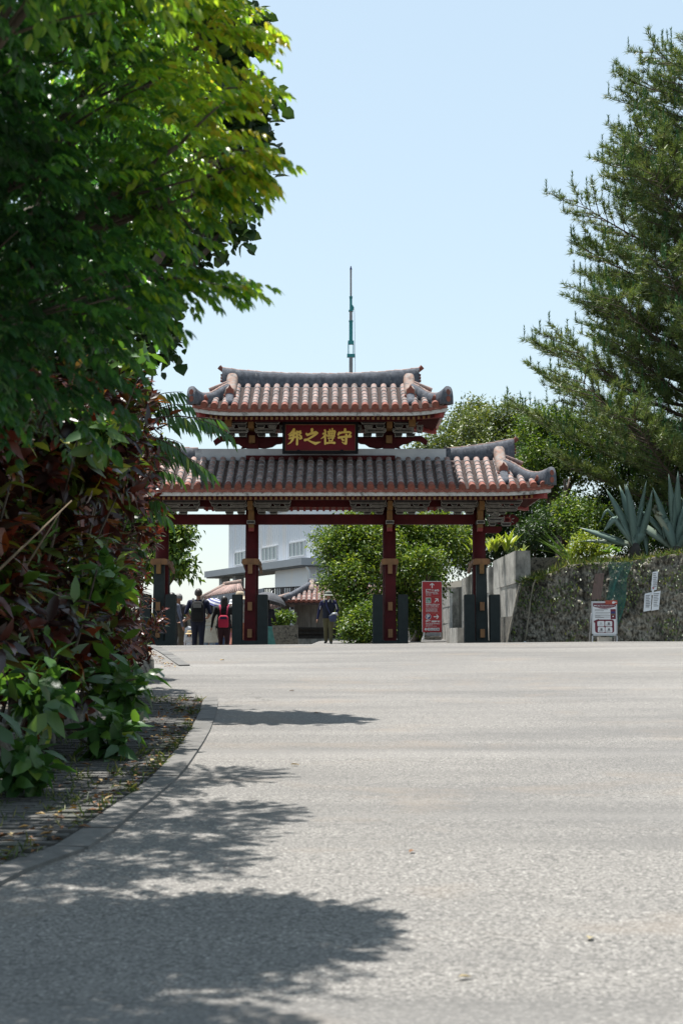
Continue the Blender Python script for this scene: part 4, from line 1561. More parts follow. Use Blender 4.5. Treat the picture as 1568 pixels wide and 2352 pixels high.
for yy, (l, r) in ((712, (215, 765)), (1298, (200, 755))):
    (a, b), (c, d) = W(l, yy + 6), W(r, yy - 6)
    mb.bbox(a, c, f0, f1, b, d)
mb.build('divider_lines', M['pink'], pan_)
# wheelchair panel
mb = MB()
(a, b), (c, d) = W(255, 935), W(442, 742)
mb.bbox(a, c, f0, f1, b, d)
wc = mb.build('access_panel', M['paper'], pan_)
mb = MB()
(a, b), (c, d) = W(272, 915), W(425, 762)
mb.bbox(a, c, f0 - 0.002, f1, b, d)
mb.build('green_field', M['sign_green'], wc)
mb = MB()
cx_, cz_ = W(335, 848)
for q in range(14):
    a0, a1 = R(100) + R(290) * q / 14, R(100) + R(290) * (q + 1) / 14
    r0, r1 = 36 * K, 48 * K
    mb.prism([(cx_ + r0 * math.cos(a0), cz_ + r0 * math.sin(a0)), (cx_ + r1 * math.cos(a0), cz_ + r1 * math.sin(a0)), (cx_ + r1 * math.cos(a1), cz_ + r1 * math.sin(a1)), (cx_ + r0 * math.cos(a1), cz_ + r0 * math.sin(a1))], 'y', f0 - 0.005, f1)
for (x0_, y0_, x1_, y1_) in ((315, 765, 335, 785), (318, 788, 332, 845), (320, 832, 365, 845), (352, 840, 366, 885), (356, 880, 408, 893)):
    (a, b), (c, d) = W(x0_, y1_), W(x1_, y0_)
    mb.bbox(a, c, f0 - 0.006, f1, b, d)
mb.build('wheelchair_symbol', M['paper'], wc)
# parking disc
cx_, cz_ = W(343, 1425)
mb = MB()
mb.prism([(cx_ + 100 * K * math.cos(t), cz_ + 104 * K * math.sin(t)) for t in [2 * math.pi * q / 28 for q in range(28)]], 'y', f0, f1)
pk = mb.build('parking_disc', M['paper'], pan_)
mb = MB()
mb.prism([(cx_ + 87 * K * math.cos(t), cz_ + 91 * K * math.sin(t)) for t in [2 * math.pi * q / 28 for q in range(28)]], 'y', f0 - 0.002, f1)
mb.build('blue_field', M['sign_blue'], pk)
text_mesh('letter_p', 'P', 185 * K, M['paper'], pk, (cx_ - 3 * K, f0 - 0.004, cz_ - 64 * K), 'CENTER', 0.006)
TX = [('順路', 255, 515, 100, 0.004), ('（歓会門）', 425, 508, 72, 0.003), ('Route (Kankaimon)', 255, 570, 54, 0.001), ('顺路 欢会门　順路 歡會門', 255, 618, 40, 0.0), ('순로 환회문', 255, 666, 40, 0.0),
      ('木曳門から城内に入る', 252, 1002, 50, 0.0015), ('スロープがあります。', 252, 1060, 50, 0.0015), ('There is a wheelchair ramp to', 252, 1108, 38, 0.0), ('the castle from Kobikimon.', 252, 1145, 38, 0.0), ('木曳门有坡道可进入城内', 252, 1182, 38, 0.0), ('木曳門有坡道可進入城內', 252, 1219, 38, 0.0), ('목예문에 경사로가 있습니다', 252, 1256, 38, 0.0),
      ('帰路', 245, 1625, 90, 0.004), ('（首里杜館）', 410, 1620, 66, 0.003), ('Return Route (Suimuikan)', 245, 1690, 52, 0.001), ('归路 首里杜馆', 250, 1738, 40, 0.0), ('돌아가는 길 스이무이칸', 250, 1785, 40, 0.0)]
for body, x, y, sz, bold in TX:
    a, b = W(x, y)
    o = text_mesh('lettering', body, sz * K, M['paper'], pan_, (a, f0, b), 'LEFT', bold)
    lim = (745 - x) * K
    wd = o.dimensions.x
    if wd > lim:
        o.scale[0] = lim / wd
for q in range(5):
    a, b = W(255 + 110 * q, 1875)
    r = 48 * K
    mb = MB()
    nn = 20 if q == 0 else 4
    if q == 0:
        mb.prism([(a + r * math.cos(t), b + r * math.sin(t)) for t in [2 * math.pi * i / 20 for i in range(20)]], 'y', f0, f1)
    else:
        mb.bbox(a - r, a + r, f0, f1, b - r, b + r)
    ic = mb.build('pictogram', M['paper'], pan_)
    mb = MB()
    if q == 0:
        mb.bbox(a - 8 * K, a + 8 * K, f0 - 0.002, f1, b - 30 * K, b + 30 * K)
    elif q == 1:
        mb.bbox(a - 20 * K, a - 10 * K, f0 - 0.002, f1, b - 32 * K, b + 32 * K)
        mb.bbox(a + 8 * K, a + 20 * K, f0 - 0.002, f1, b - 32 * K, b + 32 * K)
    elif q == 2:
        mb.prism([(a - 30 * K, b - 32 * K), (a + 5 * K, b - 32 * K), (a - 2 * K, b + 22 * K), (a - 16 * K, b + 10 * K)], 'y', f0 - 0.002, f1)
    elif q == 3:
        mb.bbox(a - 22 * K, a + 22 * K, f0 - 0.002, f1, b - 26 * K, b - 18 * K)
        mb.bbox(a - 16 * K, a + 16 * K, f0 - 0.002, f1, b - 5 * K, b + 28 * K)
    else:
        mb.prism([(a - 32 * K, b - 22 * K), (a + 32 * K, b - 22 * K), (a + 26 * K, b + 6 * K), (a + 14 * K, b + 26 * K), (a - 14 * K, b + 26 * K), (a - 26 * K, b + 6 * K)], 'y', f0 - 0.002, f1)
    mb.build('pictogram_figure', M['ink'], ic)

# ---- information board on legs
IY = 35.6
ib = at(1388, 1478.5, IY)
inf = empty('information_board', (ib.x, IY, ib.z), 0, 'white and maroon information board on metal legs before the mossy wall', 'sign board')
K2 = IY / FOC / 1.6735 / 10.453


def q_(x, y):
    return ((x - 760) * K2, (1945 - y) * K2)


def rrect(mb, x0, y0, x1, y1, r, ya, yb):
    (a, b), (c, d) = q_(x0, y1), q_(x1, y0)
    r = r * K2
    poly = []
    for (cx_, cz_, s) in ((c - r, d - r, 0), (a + r, d - r, 90), (a + r, b + r, 180), (c - r, b + r, 270)):
        for t in (0, 30, 60, 90):
            poly.append((cx_ + r * math.cos(R(s + t)), cz_ + r * math.sin(R(s + t))))
    mb.prism(poly, 'y', ya, yb)


mb = MB()
rrect(mb, 290, 300, 1225, 1580, 4, -0.012, 0.012)
fc = mb.build('poster', M['paper'], inf)
mb = MB()
for (x0_, y0_, x1_, y1_) in ((245, 250, 1265, 300), (245, 1555, 1265, 1625), (245, 300, 292, 1940), (1222, 300, 1265, 1940)):
    (a, b), (c, d) = q_(x0_, y1_), q_(x1_, y0_)
    mb.bbox(a, c, -0.022, 0.02, b, d)
mb.build('metal_frame', M['alu'], inf)
for s in (245, 1265):
    mb = MB()
    (a, _) = q_(s, 0)
    mb.tube([(a, 0.0, 0.02), (a, 0.42, -0.0)], 0.014, 8)
    mb.tube([(a, 0.40, 0.0), (a, 0.05, 0.75)], 0.012, 8)
    mb.build('rear_strut', M['alu'], inf)
p0, p1 = -0.0145, -0.011
mb = MB()
(a, b), (c, d) = q_(305, 450), q_(1215, 325)
arc = [(a, d), (a, b)] + [(a + (c - a) * t, b - 4 * t * (1 - t) * 100 * K2) for t in [i / 10 for i in range(1, 10)]] + [(c, b), (c, d)]
mb.prism(arc, 'y', p0, p1)
hd = mb.build('header_field', M['maroon'], fc)
a, b = q_(760, 440)
text_mesh('lettering', '首里城公園 デジタルスタンプラリー', 52 * K2, M['paper'], hd, (a, p0 - 0.001, b), 'CENTER', 0.001)
a, b = q_(760, 492)
text_mesh('lettering', 'Digital Stamp Rally by Shurijo Castle Park', 38 * K2, M['paper'], hd, (a, p0 - 0.001, b), 'CENTER', 0.0005)
mb = MB()
for (yy, l, r) in ((585, 370, 910), (628, 370, 740), (700, 400, 980), (758, 380, 930), (822, 380, 975), (842, 380, 600), (882, 380, 960), (905, 380, 740)):
    (a, b), (c, d) = q_(l, yy + 7), q_(r, yy - 7)
    mb.bbox(a, c, p0, p1, b, d)
mb.build('text_lines', M['ink'], fc)
mb = MB()
rrect(mb, 1000, 565, 1210, 965, 25, p0, p1)
ph = mb.build('phone_picture', M['maroon'], fc)
mb = MB()
rrect(mb, 1020, 660, 1190, 745, 3, p0 - 0.002, p1)
mb.build('picture_sky', M['sign_blue'], ph)
mb = MB()
rrect(mb, 1020, 745, 1190, 800, 3, p0 - 0.002, p1)
mb.build('picture_ground', M['bark_pale'], ph)
mb = MB()
rrect(mb, 1077, 832, 1127, 882, 24, p0 - 0.002, p1)
mb.build('picture_button', M['paper'], ph)
mb = MB()
rrect(mb, 375, 980, 1140, 1515, 90, p0, p1)
pn = mb.build('panel_field', M['maroon'], fc)
for (x0_, y0_, x1_, y1_) in ((470, 1040, 748, 1255), (782, 1045, 1058, 1255), (485, 1278, 760, 1495), (785, 1280, 1062, 1498)):
    mb = MB()
    rrect(mb, x0_, y0_, x1_, y1_, 40, p0 - 0.002, p1)
    w_ = mb.build('step_panel', M['paper'], pn)
    mb = MB()
    rrect(mb, x0_ + 100, y0_ + 50, x0_ + 185, y0_ + 140, 4, p0 - 0.004, p1)
    rrect(mb, x0_ + 40, y1_ - 70, x1_ - 40, y1_ - 58, 3, p0 - 0.004, p1)
    rrect(mb, x0_ + 40, y1_ - 45, x1_ - 80, y1_ - 34, 3, p0 - 0.004, p1)
    mb.build('step_picture', M['ink'] if y0_ < 1290 and x0_ > 480 else M['alu'], w_)
mb = MB()
(a, b) = q_(440, 1035)
mb.box((a, -0.017, b), (220 * K2, 0.006, 80 * K2), 0, Matrix.Rotation(R(-22), 4, 'Y'))
mb.build('ribbon', M['maroon'], fc)
mb = MB()
rrect(mb, 800, 215, 1275, 370, 6, -0.034, -0.024)
rt = mb.build('arrow_plate', pmat('plate_red', (0.46, 0.06, 0.03), (0.40, 0.05, 0.025), 3, 0.5), inf)
a, b = q_(820, 285)
text_mesh('lettering', '守礼門', 66 * K2, M['pink'], rt, (a, -0.0352, b), 'LEFT', 0.001)
a, b = q_(815, 358)
text_mesh('lettering', 'スタンプ', 62 * K2, M['pink'], rt, (a, -0.0352, b), 'LEFT', 0.001, 0.001, 0.9)
mb = MB()
rrect(mb, 1065, 262, 1165, 345, 28, -0.037, -0.03)
rrect(mb, 1120, 272, 1240, 304, 14, -0.0385, -0.03)
(a, b) = q_(1130, 265)
mb.box((a, -0.036, b), (26 * K2, 0.004, 60 * K2), 0, Matrix.Rotation(R(25), 4, 'Y'))
mb.build('pointing_hand', M['paper'], rt)
mb = MB()
p = at(1387, 1470, IY + 0.25)
mb.box((0, 0, 0.10), (0.34, 0.16, 0.19))
o = mb.build('concrete_block', M['lime'], None, (p.x, IY + 0.22, ground_z(p.x, IY + 0.2)))
tag(o, 'pale concrete block lying under the information board', 'block')

# ================================================================ buildings behind the gate
def front_wall(name, label, cat, x0, x1, y0, y1, z0, z1, mat, course, length):
    root = empty(name, (x0, y0, z0), 0, label, cat)
    nz = max(1, round((z1 - z0) / course))
    for k in range(nz):
        za, zb = (z1 - z0) * k / nz, (z1 - z0) * (k + 1) / nz
        L = x1 - x0
        n = max(1, round(L / length))
        cuts = [0] + [L * (i + (0.5 if k % 2 else 0.0)) / n + random.uniform(-0.05, 0.05) for i in range(0 if k % 2 else 1, n)] + [L]
        for a, b in zip(cuts, cuts[1:]):
            if b - a < 0.05:
                continue
            mb = MB()
            mb.bbox(a + 0.005, b - 0.005, random.uniform(0, 0.02), y1 - y0, za + 0.005, zb - 0.005)
            mb.build('stone_block', mat, root)
    mb = MB()
    mb.bbox(0.02, x1 - x0 - 0.02, 0.03, y1 - y0 - 0.02, 0, z1 - z0 - 0.01)
    mb.build('core', M['lime_dark'], root)
    return root


# ---- tile-roofed wooden house
HY = 66.0
hb = at(682, 1478, HY)
house = empty('tiled_house', (hb.x, HY, hb.z), 0, 'weathered plank house with a terracotta tiled roof behind the man in the hat', 'house')
ZB = hb.z


def hl(x, y, dy=0.0):
    p = at(x, y, HY + dy)
    return p.x - hb.x, p.z - ZB


xw1 = 5.2
z_pl0, z_pl1, z_wt = hl(700, 1467)[1], hl(700, 1441)[1], hl(700, 1386)[1]
nb = 12
for k in range(nb):
    a, b = xw1 * k / nb, xw1 * (k + 1) / nb
    mb = MB()
    mb.bbox(a + 0.006, b - 0.006, -0.12 + random.uniform(-0.01, 0.01), 0.25, 0.0 - 0.3, z_pl0)
    mb.build('base_stone', M['lime'], house)
x = 0.0
while x < xw1:
    w = random.uniform(0.24, 0.36)
    mb = MB()
    mb.bbox(x + 0.006, x + w - 0.006, random.uniform(0.0, 0.02), 0.08, z_pl1, z_wt)
    mb.build('wall_plank', M['grey_wood'], house)
    x += w
mb = MB()
mb.bbox(-0.02, xw1, 0.05, 3.4, z_pl0, z_wt + 0.1)
mb.build('wall_core', M['dark_wood'], house)
for (za, zb, yo) in ((z_pl1 - 0.10, z_pl1, -0.06), (z_pl0, z_pl0 + 0.12, -0.06), ((z_pl0 + z_pl1) / 2 - 0.05, (z_pl0 + z_pl1) / 2 + 0.03, -0.03)):
    mb = MB()
    mb.bbox(-0.08, xw1, yo, 0.06, za, zb)
    mb.build('timber_rail', M['dark_wood'], house)
for xx in (-0.05, 2.3, 4.2):
    mb = MB()
    mb.bbox(xx - 0.08, xx + 0.08, -0.075, 0.06, z_pl0, z_wt)
    mb.build('timber_post', M['grey_wood'], house)
# roof
ye, yr = -0.8, 1.1
x0r = hl(655, 1384, ye)[0]
zE = hl(700, 1381, ye)[1]
zR = hl(760, 1346, yr)[1]
xR = hl(712, 1346, yr)[0]
mb = MB()
mb.hexa([(x0r, ye, zE - 0.16), (5.6, ye, zE - 0.16), (5.6, yr, zR - 0.16), (xR, yr, zR - 0.16), (x0r, ye, zE - 0.06), (5.6, ye, zE - 0.06), (5.6, yr, zR - 0.06), (xR, yr, zR - 0.06)])
mb.hexa([(x0r, ye, zE - 0.17), (xR, yr, zR - 0.17), (xR, yr + 0.5, zR - 0.17), (x0r, 3.8, zE - 0.17), (x0r, ye, zE - 0.07), (xR, yr, zR - 0.07), (xR, yr + 0.5, zR - 0.07), (x0r, 3.8, zE - 0.07)])
mb.hexa([(x0r, 3.8, zE - 0.18), (xR, yr + 0.5, zR - 0.18), (5.6, yr + 0.5, zR - 0.18), (5.6, 3.8, zE - 0.18), (x0r, 3.8, zE - 0.08), (xR, yr + 0.5, zR - 0.08), (5.6, yr + 0.5, zR - 0.08), (5.6, 3.8, zE - 0.08)])
hroof = mb.build('roof', M['pan'], house)
nt_ = 6
Ls = math.hypot(yr - ye, zR - zE) / nt_
htm = half_tile_mesh(Ls, 0.085)
pans = MB()
k = 0
x = x0r + 0.14
while x < 5.5:
    tm = 1.0 if x > xR else max(0.17, (x - x0r) / (xR - x0r))
    for q in range(max(1, round(nt_ * tm))):
        t0 = q / nt_
        p0 = Vector((x, ye + (yr - ye) * t0, zE + (zR - zE) * t0))
        d = Vector((0, yr - ye, zR - zE)).normalized()
        ax = Vector((1, 0, 0))
        Mx = Matrix((ax, d, ax.cross(d))).transposed().to_4x4()
        Mx.translation = p0
        o = link('round_tile', htm, hroof)
        o.matrix_local = Mx
    mb = MB()
    mb.prism([(x - 0.125, zE + 0.0), (x - 0.07, zE + 0.075), (x, zE + 0.095), (x + 0.07, zE + 0.075), (x + 0.125, zE + 0.0), (x + 0.1, zE - 0.075), (x, zE - 0.02), (x - 0.1, zE - 0.075)], 'y', ye - 0.03, ye + 0.0)
    mb.build('eave_tile', M['tile'], hroof)
    for q in range(int(18 * tm)):
        t0, t1 = q / 18, (q + 1.3) / 18
        X = x + 0.118
        pans.add([(X - 0.06, ye + (yr - ye) * t0, zE + (zR - zE) * t0 - 0.01), (X + 0.06, ye + (yr - ye) * t0, zE + (zR - zE) * t0 - 0.01), (X + 0.06, ye + (yr - ye) * t1, zE + (zR - zE) * t1 - 0.03), (X - 0.06, ye + (yr - ye) * t1, zE + (zR - zE) * t1 - 0.03)], [(0, 1, 2, 3)])
    x += 0.236
tag(pans.build('pan_tiles', M['tile'], hroof), kind='stuff')
mb = MB()
ridge_sweep(mb, [(xR - 0.1 + (5.7 - xR) * q / 8, yr + 0.25, zR - 0.12) for q in range(9)], 0.5, [0.50, 0.47, 0.45, 0.44, 0.44, 0.44, 0.44, 0.44, 0.44])
mb.build('main_ridge', M['ridge'], hroof)
mb = MB()
ridge_sweep(mb, [(xR + 0.08, yr + 0.1 - 0.22 * q, zR + 0.02 - 0.105 * q) for q in range(5)], 0.28, 0.30)
mb.build('descending_ridge', M['old_tile'], hroof)
mb = MB()
ridge_sweep(mb, [Vector((xR - 0.05, yr - 0.3, zR - 0.12)).lerp(Vector((x0r - 0.02, ye + 0.02, zE - 0.02)), q / 6) for q in range(7)], 0.28, [0.30, 0.29, 0.28, 0.27, 0.27, 0.28, 0.32])
mb.build('corner_ridge', M['ridge'], hroof)

# ---- low tiled shed roof left of the house
mb = MB()
SYd = 62.5
A = [at(600, 1402, SYd), at(652, 1388, SYd + 3), at(664, 1368, SYd + 3.8), at(612, 1383, SYd + 1.2)]
sh = empty('shed', (A[0].x, SYd, ground_z(A[0].x, 58) - 0.4), 0, 'small grey shed with a pale pinkish tile roof left of the plank house', 'shed')
o0 = Vector(sh.location)
P = [a - o0 for a in A]
mb.hexa([p - Vector((0, 0, 0.09)) for p in P] + P)
sr = mb.build('roof', M['tile_face'], sh)
for k in range(7):
    t = (k + 0.5) / 7
    mb = MB()
    mb.tube([P[0].lerp(P[1], t) + Vector((0, 0, 0.02)), P[3].lerp(P[2], t) + Vector((0, 0, 0.02))], 0.07, 8)
    mb.build('tile_row', M['tile_face'], sr)
mb = MB()
mb.tube([P[3] + Vector((0, 0, 0.05)), P[2] + Vector((0, 0, 0.05))], 0.10, 10)
mb.build('ridge', M['old_tile'], sr)
mb = MB()
zt_ = P[0].z - 0.1
mb.add([(P[0].x + 0.15, 0.2, 0), (P[1].x, P[1].y - 0.1, 0), (P[1].x, P[1].y - 0.1, P[1].z - 0.10), (P[0].x + 0.15, 0.2, P[0].z - 0.10)], [(0, 1, 2, 3)])
mb.hexa([(P[0].x + 0.15, 0.2, 0), (P[1].x, P[1].y - 0.1, 0), (P[2].x, P[2].y, 0), (P[3].x + 0.2, P[3].y, 0),
         (P[0].x + 0.15, 0.2, P[0].z - 0.10), (P[1].x, P[1].y - 0.1, P[1].z - 0.10), (P[2].x, P[2].y, P[1].z), (P[3].x + 0.2, P[3].y, P[0].z)])
mb.build('wall', M['grey_wood'], sh)
for k in range(4):
    t = (k + 0.5) / 4
    a = Vector((P[0].x + 0.15, 0.2, 0)).lerp(Vector((P[1].x, P[1].y - 0.1, 0)), t)
    mb = MB()
    d = (P[1] - P[0]).normalized()
    a.z = P[0].z * 0.62
    mb.box(a + Vector((0, -0.03, 0)), (0.22, 0.05, 0.4))
    mb.build('window', M['paper'], sh)

xa, xb = at(612, 1478, 58).x, at(684, 1478, 58).x
front_wall('stone_wall', 'grey stone wall under the shrub beside the plank house', 'wall', xa, xb, 58, 58.5, -1.0, at(640, 1436, 58).z, M['lime_dark'], 0.42, 0.8)
front_wall('stone_wall', 'grey stone wall behind the visitors on the left', 'wall', at(404, 1478, 62).x, at(600, 1478, 62).x, 62, 62.5, -1.6, at(450, 1419, 62).z, M['lime_dark'], 0.45, 0.9)

# ---- large pale corrugated building
M['clad'] = pmat('cladding', (0.86, 0.87, 0.90), (0.80, 0.83, 0.89), 0.35, 0.6, 0.0, c3=(0.90, 0.83, 0.78), s3=0.55, lo3=0.5, hi3=0.72, stretch=(1, 1, 0.15))
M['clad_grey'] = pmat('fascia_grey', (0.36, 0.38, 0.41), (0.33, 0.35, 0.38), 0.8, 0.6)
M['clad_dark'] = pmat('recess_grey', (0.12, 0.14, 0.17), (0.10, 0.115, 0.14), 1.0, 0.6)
M['glass'] = glass_mat('window_glass', (0.16, 0.20, 0.22), 0.06)
N0, F0 = Vector((-2.3, 121.0, 0)), Vector((-11.46, 144.5, 0))
fl = (F0 - N0).length
fd = (F0 - N0).normalized()
fo = Vector((-fd.y, fd.x, 0))            # outward (towards the left)
if fo.x > 0:
    fo = -fo
bld = empty('pale_building', (N0.x, N0.y, -3.0), 0, 'large pale corrugated building with rows of windows and a grey canopy', 'building')
B0 = Vector(bld.location)


def fpt(t, z, out=0.0):
    p = N0 + fd * t + fo * out
    return Vector((p.x, p.y, z)) - B0


def fbox(t0, t1, z0, z1, o0, o1, name, mat, parent):
    mb = MB()
    mb.hexa([fpt(t0, z0, o0), fpt(t1, z0, o0), fpt(t1, z0, o1), fpt(t0, z0, o1), fpt(t0, z1, o0), fpt(t1, z1, o0), fpt(t1, z1, o1), fpt(t0, z1, o1)])
    return mb.build(name, mat, parent)


def t_of(x):
    r = (x - 784) / FOC
    return (N0.x - r * N0.y) / (r * fd.y - fd.x)


wall_u = fbox(0, fl, 6.3, 11.25, -14, 0.0, 'upper_wall', M['clad'], bld)
fbox(-0.1, fl + 0.15, 11.25, 11.55, -14, 0.15, 'parapet', M['clad_grey'], bld)
# vertical ribs of the cladding
ribs = MB()
t = 0.3
while t < fl:
    ribs.hexa([fpt(t, 6.35, -0.01), fpt(t + 0.12, 6.35, -0.01), fpt(t + 0.12, 6.35, 0.02), fpt(t, 6.35, 0.02), fpt(t, 11.2, -0.01), fpt(t + 0.12, 11.2, -0.01), fpt(t + 0.12, 11.2, 0.02), fpt(t, 11.2, 0.02)])
    t += 0.6
tag(ribs.build('cladding_ribs', M['clad'], wall_u), kind='stuff')


def window(t0, t1, z0, z1, n, parent, face='f'):
    fr = fbox(t0 - 0.12, t1 + 0.12, z0 - 0.1, z0, -0.05, 0.16, 'window', M['white_metal'], parent)
    fbox(t0 - 0.12, t1 + 0.12, z1, z1 + 0.1, -0.05, 0.12, 'frame', M['white_metal'], fr)
    for k in range(n + 1):
        tt = t0 + (t1 - t0) * k / n
        fbox(tt - 0.06, tt + 0.06, z0, z1, -0.05, 0.11, 'frame', M['white_metal'], fr)
    for k in range(n):
        a, b = t0 + (t1 - t0) * k / n + 0.06, t0 + (t1 - t0) * (k + 1) / n - 0.06
        fbox(a, b, z0, z1, -0.03, 0.05 + 0.012 * (k % 2), 'pane', M['glass'], fr)


for (xa, xb, n) in ((541, 563, 3), (603, 637, 4), (666, 701, 4)):
    window(t_of(xb), t_of(xa), 7.05, 8.2, n, wall_u)
# canopy along the facade, columns below it, recessed ground storey
fbox(-0.6, fl + 4.0, 6.0, 6.62, -2.2, 1.4, 'canopy', M['clad_grey'], bld)
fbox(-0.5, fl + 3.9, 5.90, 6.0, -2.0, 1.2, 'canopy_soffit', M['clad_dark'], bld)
for tt in (fl + 1.2, fl - 3.6):
    fbox(tt - 0.45, tt + 0.45, 0.0, 5.9, -0.4, 0.5, 'column', M['clad_grey'], bld)
fbox(0.4, t_of(640), 1.0, 5.9, -3, 0.35, 'panel_wall', M['clad'], bld)
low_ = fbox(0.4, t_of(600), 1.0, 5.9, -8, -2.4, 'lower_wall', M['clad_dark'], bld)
fr = fbox(t_of(637), t_of(617), 3.6, 5.3, -2.5, -2.3, 'window', M['white_metal'], low_)
for k in range(2):
    a, b = t_of(637), t_of(617)
    fbox(a + (b - a) * k / 2 + 0.08, a + (b - a) * (k + 1) / 2 - 0.08, 3.7, 5.2, -2.4, -2.25, 'pane', M['glass'], fr)
# downpipe at the near corner
mb = MB()
mb.tube([fpt(-0.3, 6.0, 0.9), fpt(-0.3, 5.5, 0.6), fpt(-0.3, 2.0, 0.6)], 0.11, 8)
mb.build('downpipe', M['white_metal'], bld)
# right wing facing the viewer
rx0, rx1 = at(722, 1300, 121).x - B0.x, at(800, 1300, 121).x - B0.x
mb = MB()
mb.bbox(rx0, rx1 + 6, 0.25, 12, 0.5, at(750, 1290, 121).z + 3.0)
rwg = mb.build('wing_wall', M['clad'], bld)
ribs = MB()
x = rx0 + 0.1
while x < rx1 + 6:
    ribs.bbox(x, x + 0.10, 0.17, 0.26, 0.6, at(750, 1290, 121).z + 2.95)
    x += 0.32
tag(ribs.build('cladding_ribs', M['clad'], rwg), kind='stuff')
xq = [at(v, 1300, 121).x - B0.x for v in (737, 753, 768, 783)]
za, zb = at(750, 1340, 121).z + 3, at(750, 1310.5, 121).z + 3
for k in range(3):
    mb = MB()
    mb.bbox(xq[k] + 0.0, xq[k + 1] - 0.0, 0.05, 0.2, za - 0.1, zb + 0.1)
    fr = mb.build('window', M['white_metal'], rwg)
    mb = MB()
    mb.bbox(xq[k] + 0.07, xq[k + 1] - 0.07, 0.03, 0.1, za, zb)
    mb.build('pane', M['glass'], fr)
p = at(734, 1308, 120.8)
mb = MB()
mb.tube([(p.x - B0.x, -0.3, p.z + 3), (p.x - B0.x, 0.2, p.z + 3.05)], [0.22, 0.12], 12)
mb.build('wall_lamp', M['clad_grey'], rwg)

# ---- grey panelled fence of the lower terrace and black railing
FY = 88
M['fence_dark'] = pmat('fence_dark', (0.05, 0.058, 0.07), (0.04, 0.046, 0.056), 1.0, 0.6)
def panel_fence(name, label, pts, zh, pw):
    root = empty(name, at(pts[0][0], pts[0][1], FY), 0, label, 'fence')
    o_ = Vector(root.location)
    a, b = at(pts[0][0], pts[0][1], FY + 14) - o_, at(pts[1][0], pts[1][1], FY) - o_
    n = pw
    for k in range(n):
        p, q = a.lerp(b, (k + 0.02) / n), a.lerp(b, (k + 0.98) / n)
        mb = MB()
        d = Vector((0, 0.15, 0))
        h = Vector((0, 0, zh))
        mb.hexa([p - h, q - h, q - h + d, p - h + d, p, q, q + d, p + d])
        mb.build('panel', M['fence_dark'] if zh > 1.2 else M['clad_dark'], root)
    return root


panel_fence('panel_fence', 'upper grey metal panel fence below the building canopy', [(484, 1369), (606, 1351)], 0.75, 8)
panel_fence('panel_fence', 'lower dark panel fence under the grey metal panel fence', [(470, 1388), (606, 1369)], 1.9, 10)
rl = empty('balcony_railing', at(640, 1402, FY - 2), 0, 'black metal bar railing in front of the pale building', 'railing')
o_ = Vector(rl.location)
a, b = at(604, 1352, FY + 3) - o_, at(704, 1347, FY - 4) - o_
a2, b2 = at(604, 1400, FY + 3) - o_, at(704, 1400, FY - 4) - o_
for (p, q) in ((a, b), (a2.lerp(a, 0.12), b2.lerp(b, 0.12))):
    mb = MB()
    mb.tube([p, q], 0.045, 6)
    mb.build('rail', M['black'], rl)
for k in range(27):
    t = k / 26
    mb = MB()
    mb.tube([a2.lerp(b2, t), a.lerp(b, t)], 0.035 if k % 6 else 0.07, 5)
    mb.build('bar', M['black'], rl)
mb = MB()
mb.hexa([a2 + Vector((0, 0.3, -0.1)), b2 + Vector((0, 0.3, -0.1)), b2 + Vector((0, 6, -0.1)), a2 + Vector((0, 6, -0.1)), a2 + Vector((0, 0.3, 0.05)), b2 + Vector((0, 0.3, 0.05)), b2 + Vector((0, 6, 0.05)), a2 + Vector((0, 6, 0.05))])
mb.build('floor_slab', M['clad_grey'], rl)
mb = MB()
pp_ = [at(605, 1402, FY + 3), at(704, 1402, FY - 4)]
mb.hexa([Vector((pp_[0].x, pp_[0].y + 0.5, -3)), Vector((pp_[1].x, pp_[1].y + 0.5, -3)), Vector((pp_[1].x, pp_[1].y + 8, -3)), Vector((pp_[0].x, pp_[0].y + 8, -3)),
         pp_[0] + Vector((0, 0.5, -0.1)), pp_[1] + Vector((0, 0.5, -0.1)), pp_[1] + Vector((0, 8, -0.1)), pp_[0] + Vector((0, 8, -0.1))])
o = mb.build('balcony_wall', M['clad_grey'])
tag(o, 'grey wall carrying the black bar railing', 'wall')

# ---- far tiled roof at the left
RY = 108
rb = at(500, 1400, RY)
fr_ = empty('far_house', (rb.x, RY, -3), 0, 'far small house with a pale tiled hip roof left of the pale building', 'house')
o_ = Vector(fr_.location)
P = [at(462, 1374, RY) - o_, at(560, 1357, RY) - o_, at(552, 1341, RY + 3) - o_, at(516, 1346, RY + 3) - o_]
mb = MB()
back = [p + Vector((0, 6, 0)) for p in P[:2]]
mb.hexa([p - Vector((0, 0, 0.2)) for p in P] + P)
mb.add([P[3], P[2], back[1], back[0]], [(0, 1, 2, 3)])
mb.add([P[0], P[3], back[0]], [(0, 1, 2)])
rr = mb.build('roof', M['tile_face'], fr_)
for k in range(18):
    t = (k + 0.5) / 18
    mb = MB()
    mb.tube([P[0].lerp(P[1], t) + Vector((0, 0, 0.03)), P[3].lerp(P[2], t) + Vector((0, 0, 0.03))], 0.075, 6)
    mb.build('tile_row', M['tile_face'], rr)
mb = MB()
mb.tube([P[3] + Vector((-0.1, 0, 0.1)), P[2] + Vector((0.1, 0, 0.1))], [0.2, 0.26], 8)
mb.tube([P[0] + Vector((0, 0, 0.05)), P[3] + Vector((0, 0, 0.1))], 0.15, 8)
mb.build('ridge', M['old_tile'], rr)
mb = MB()
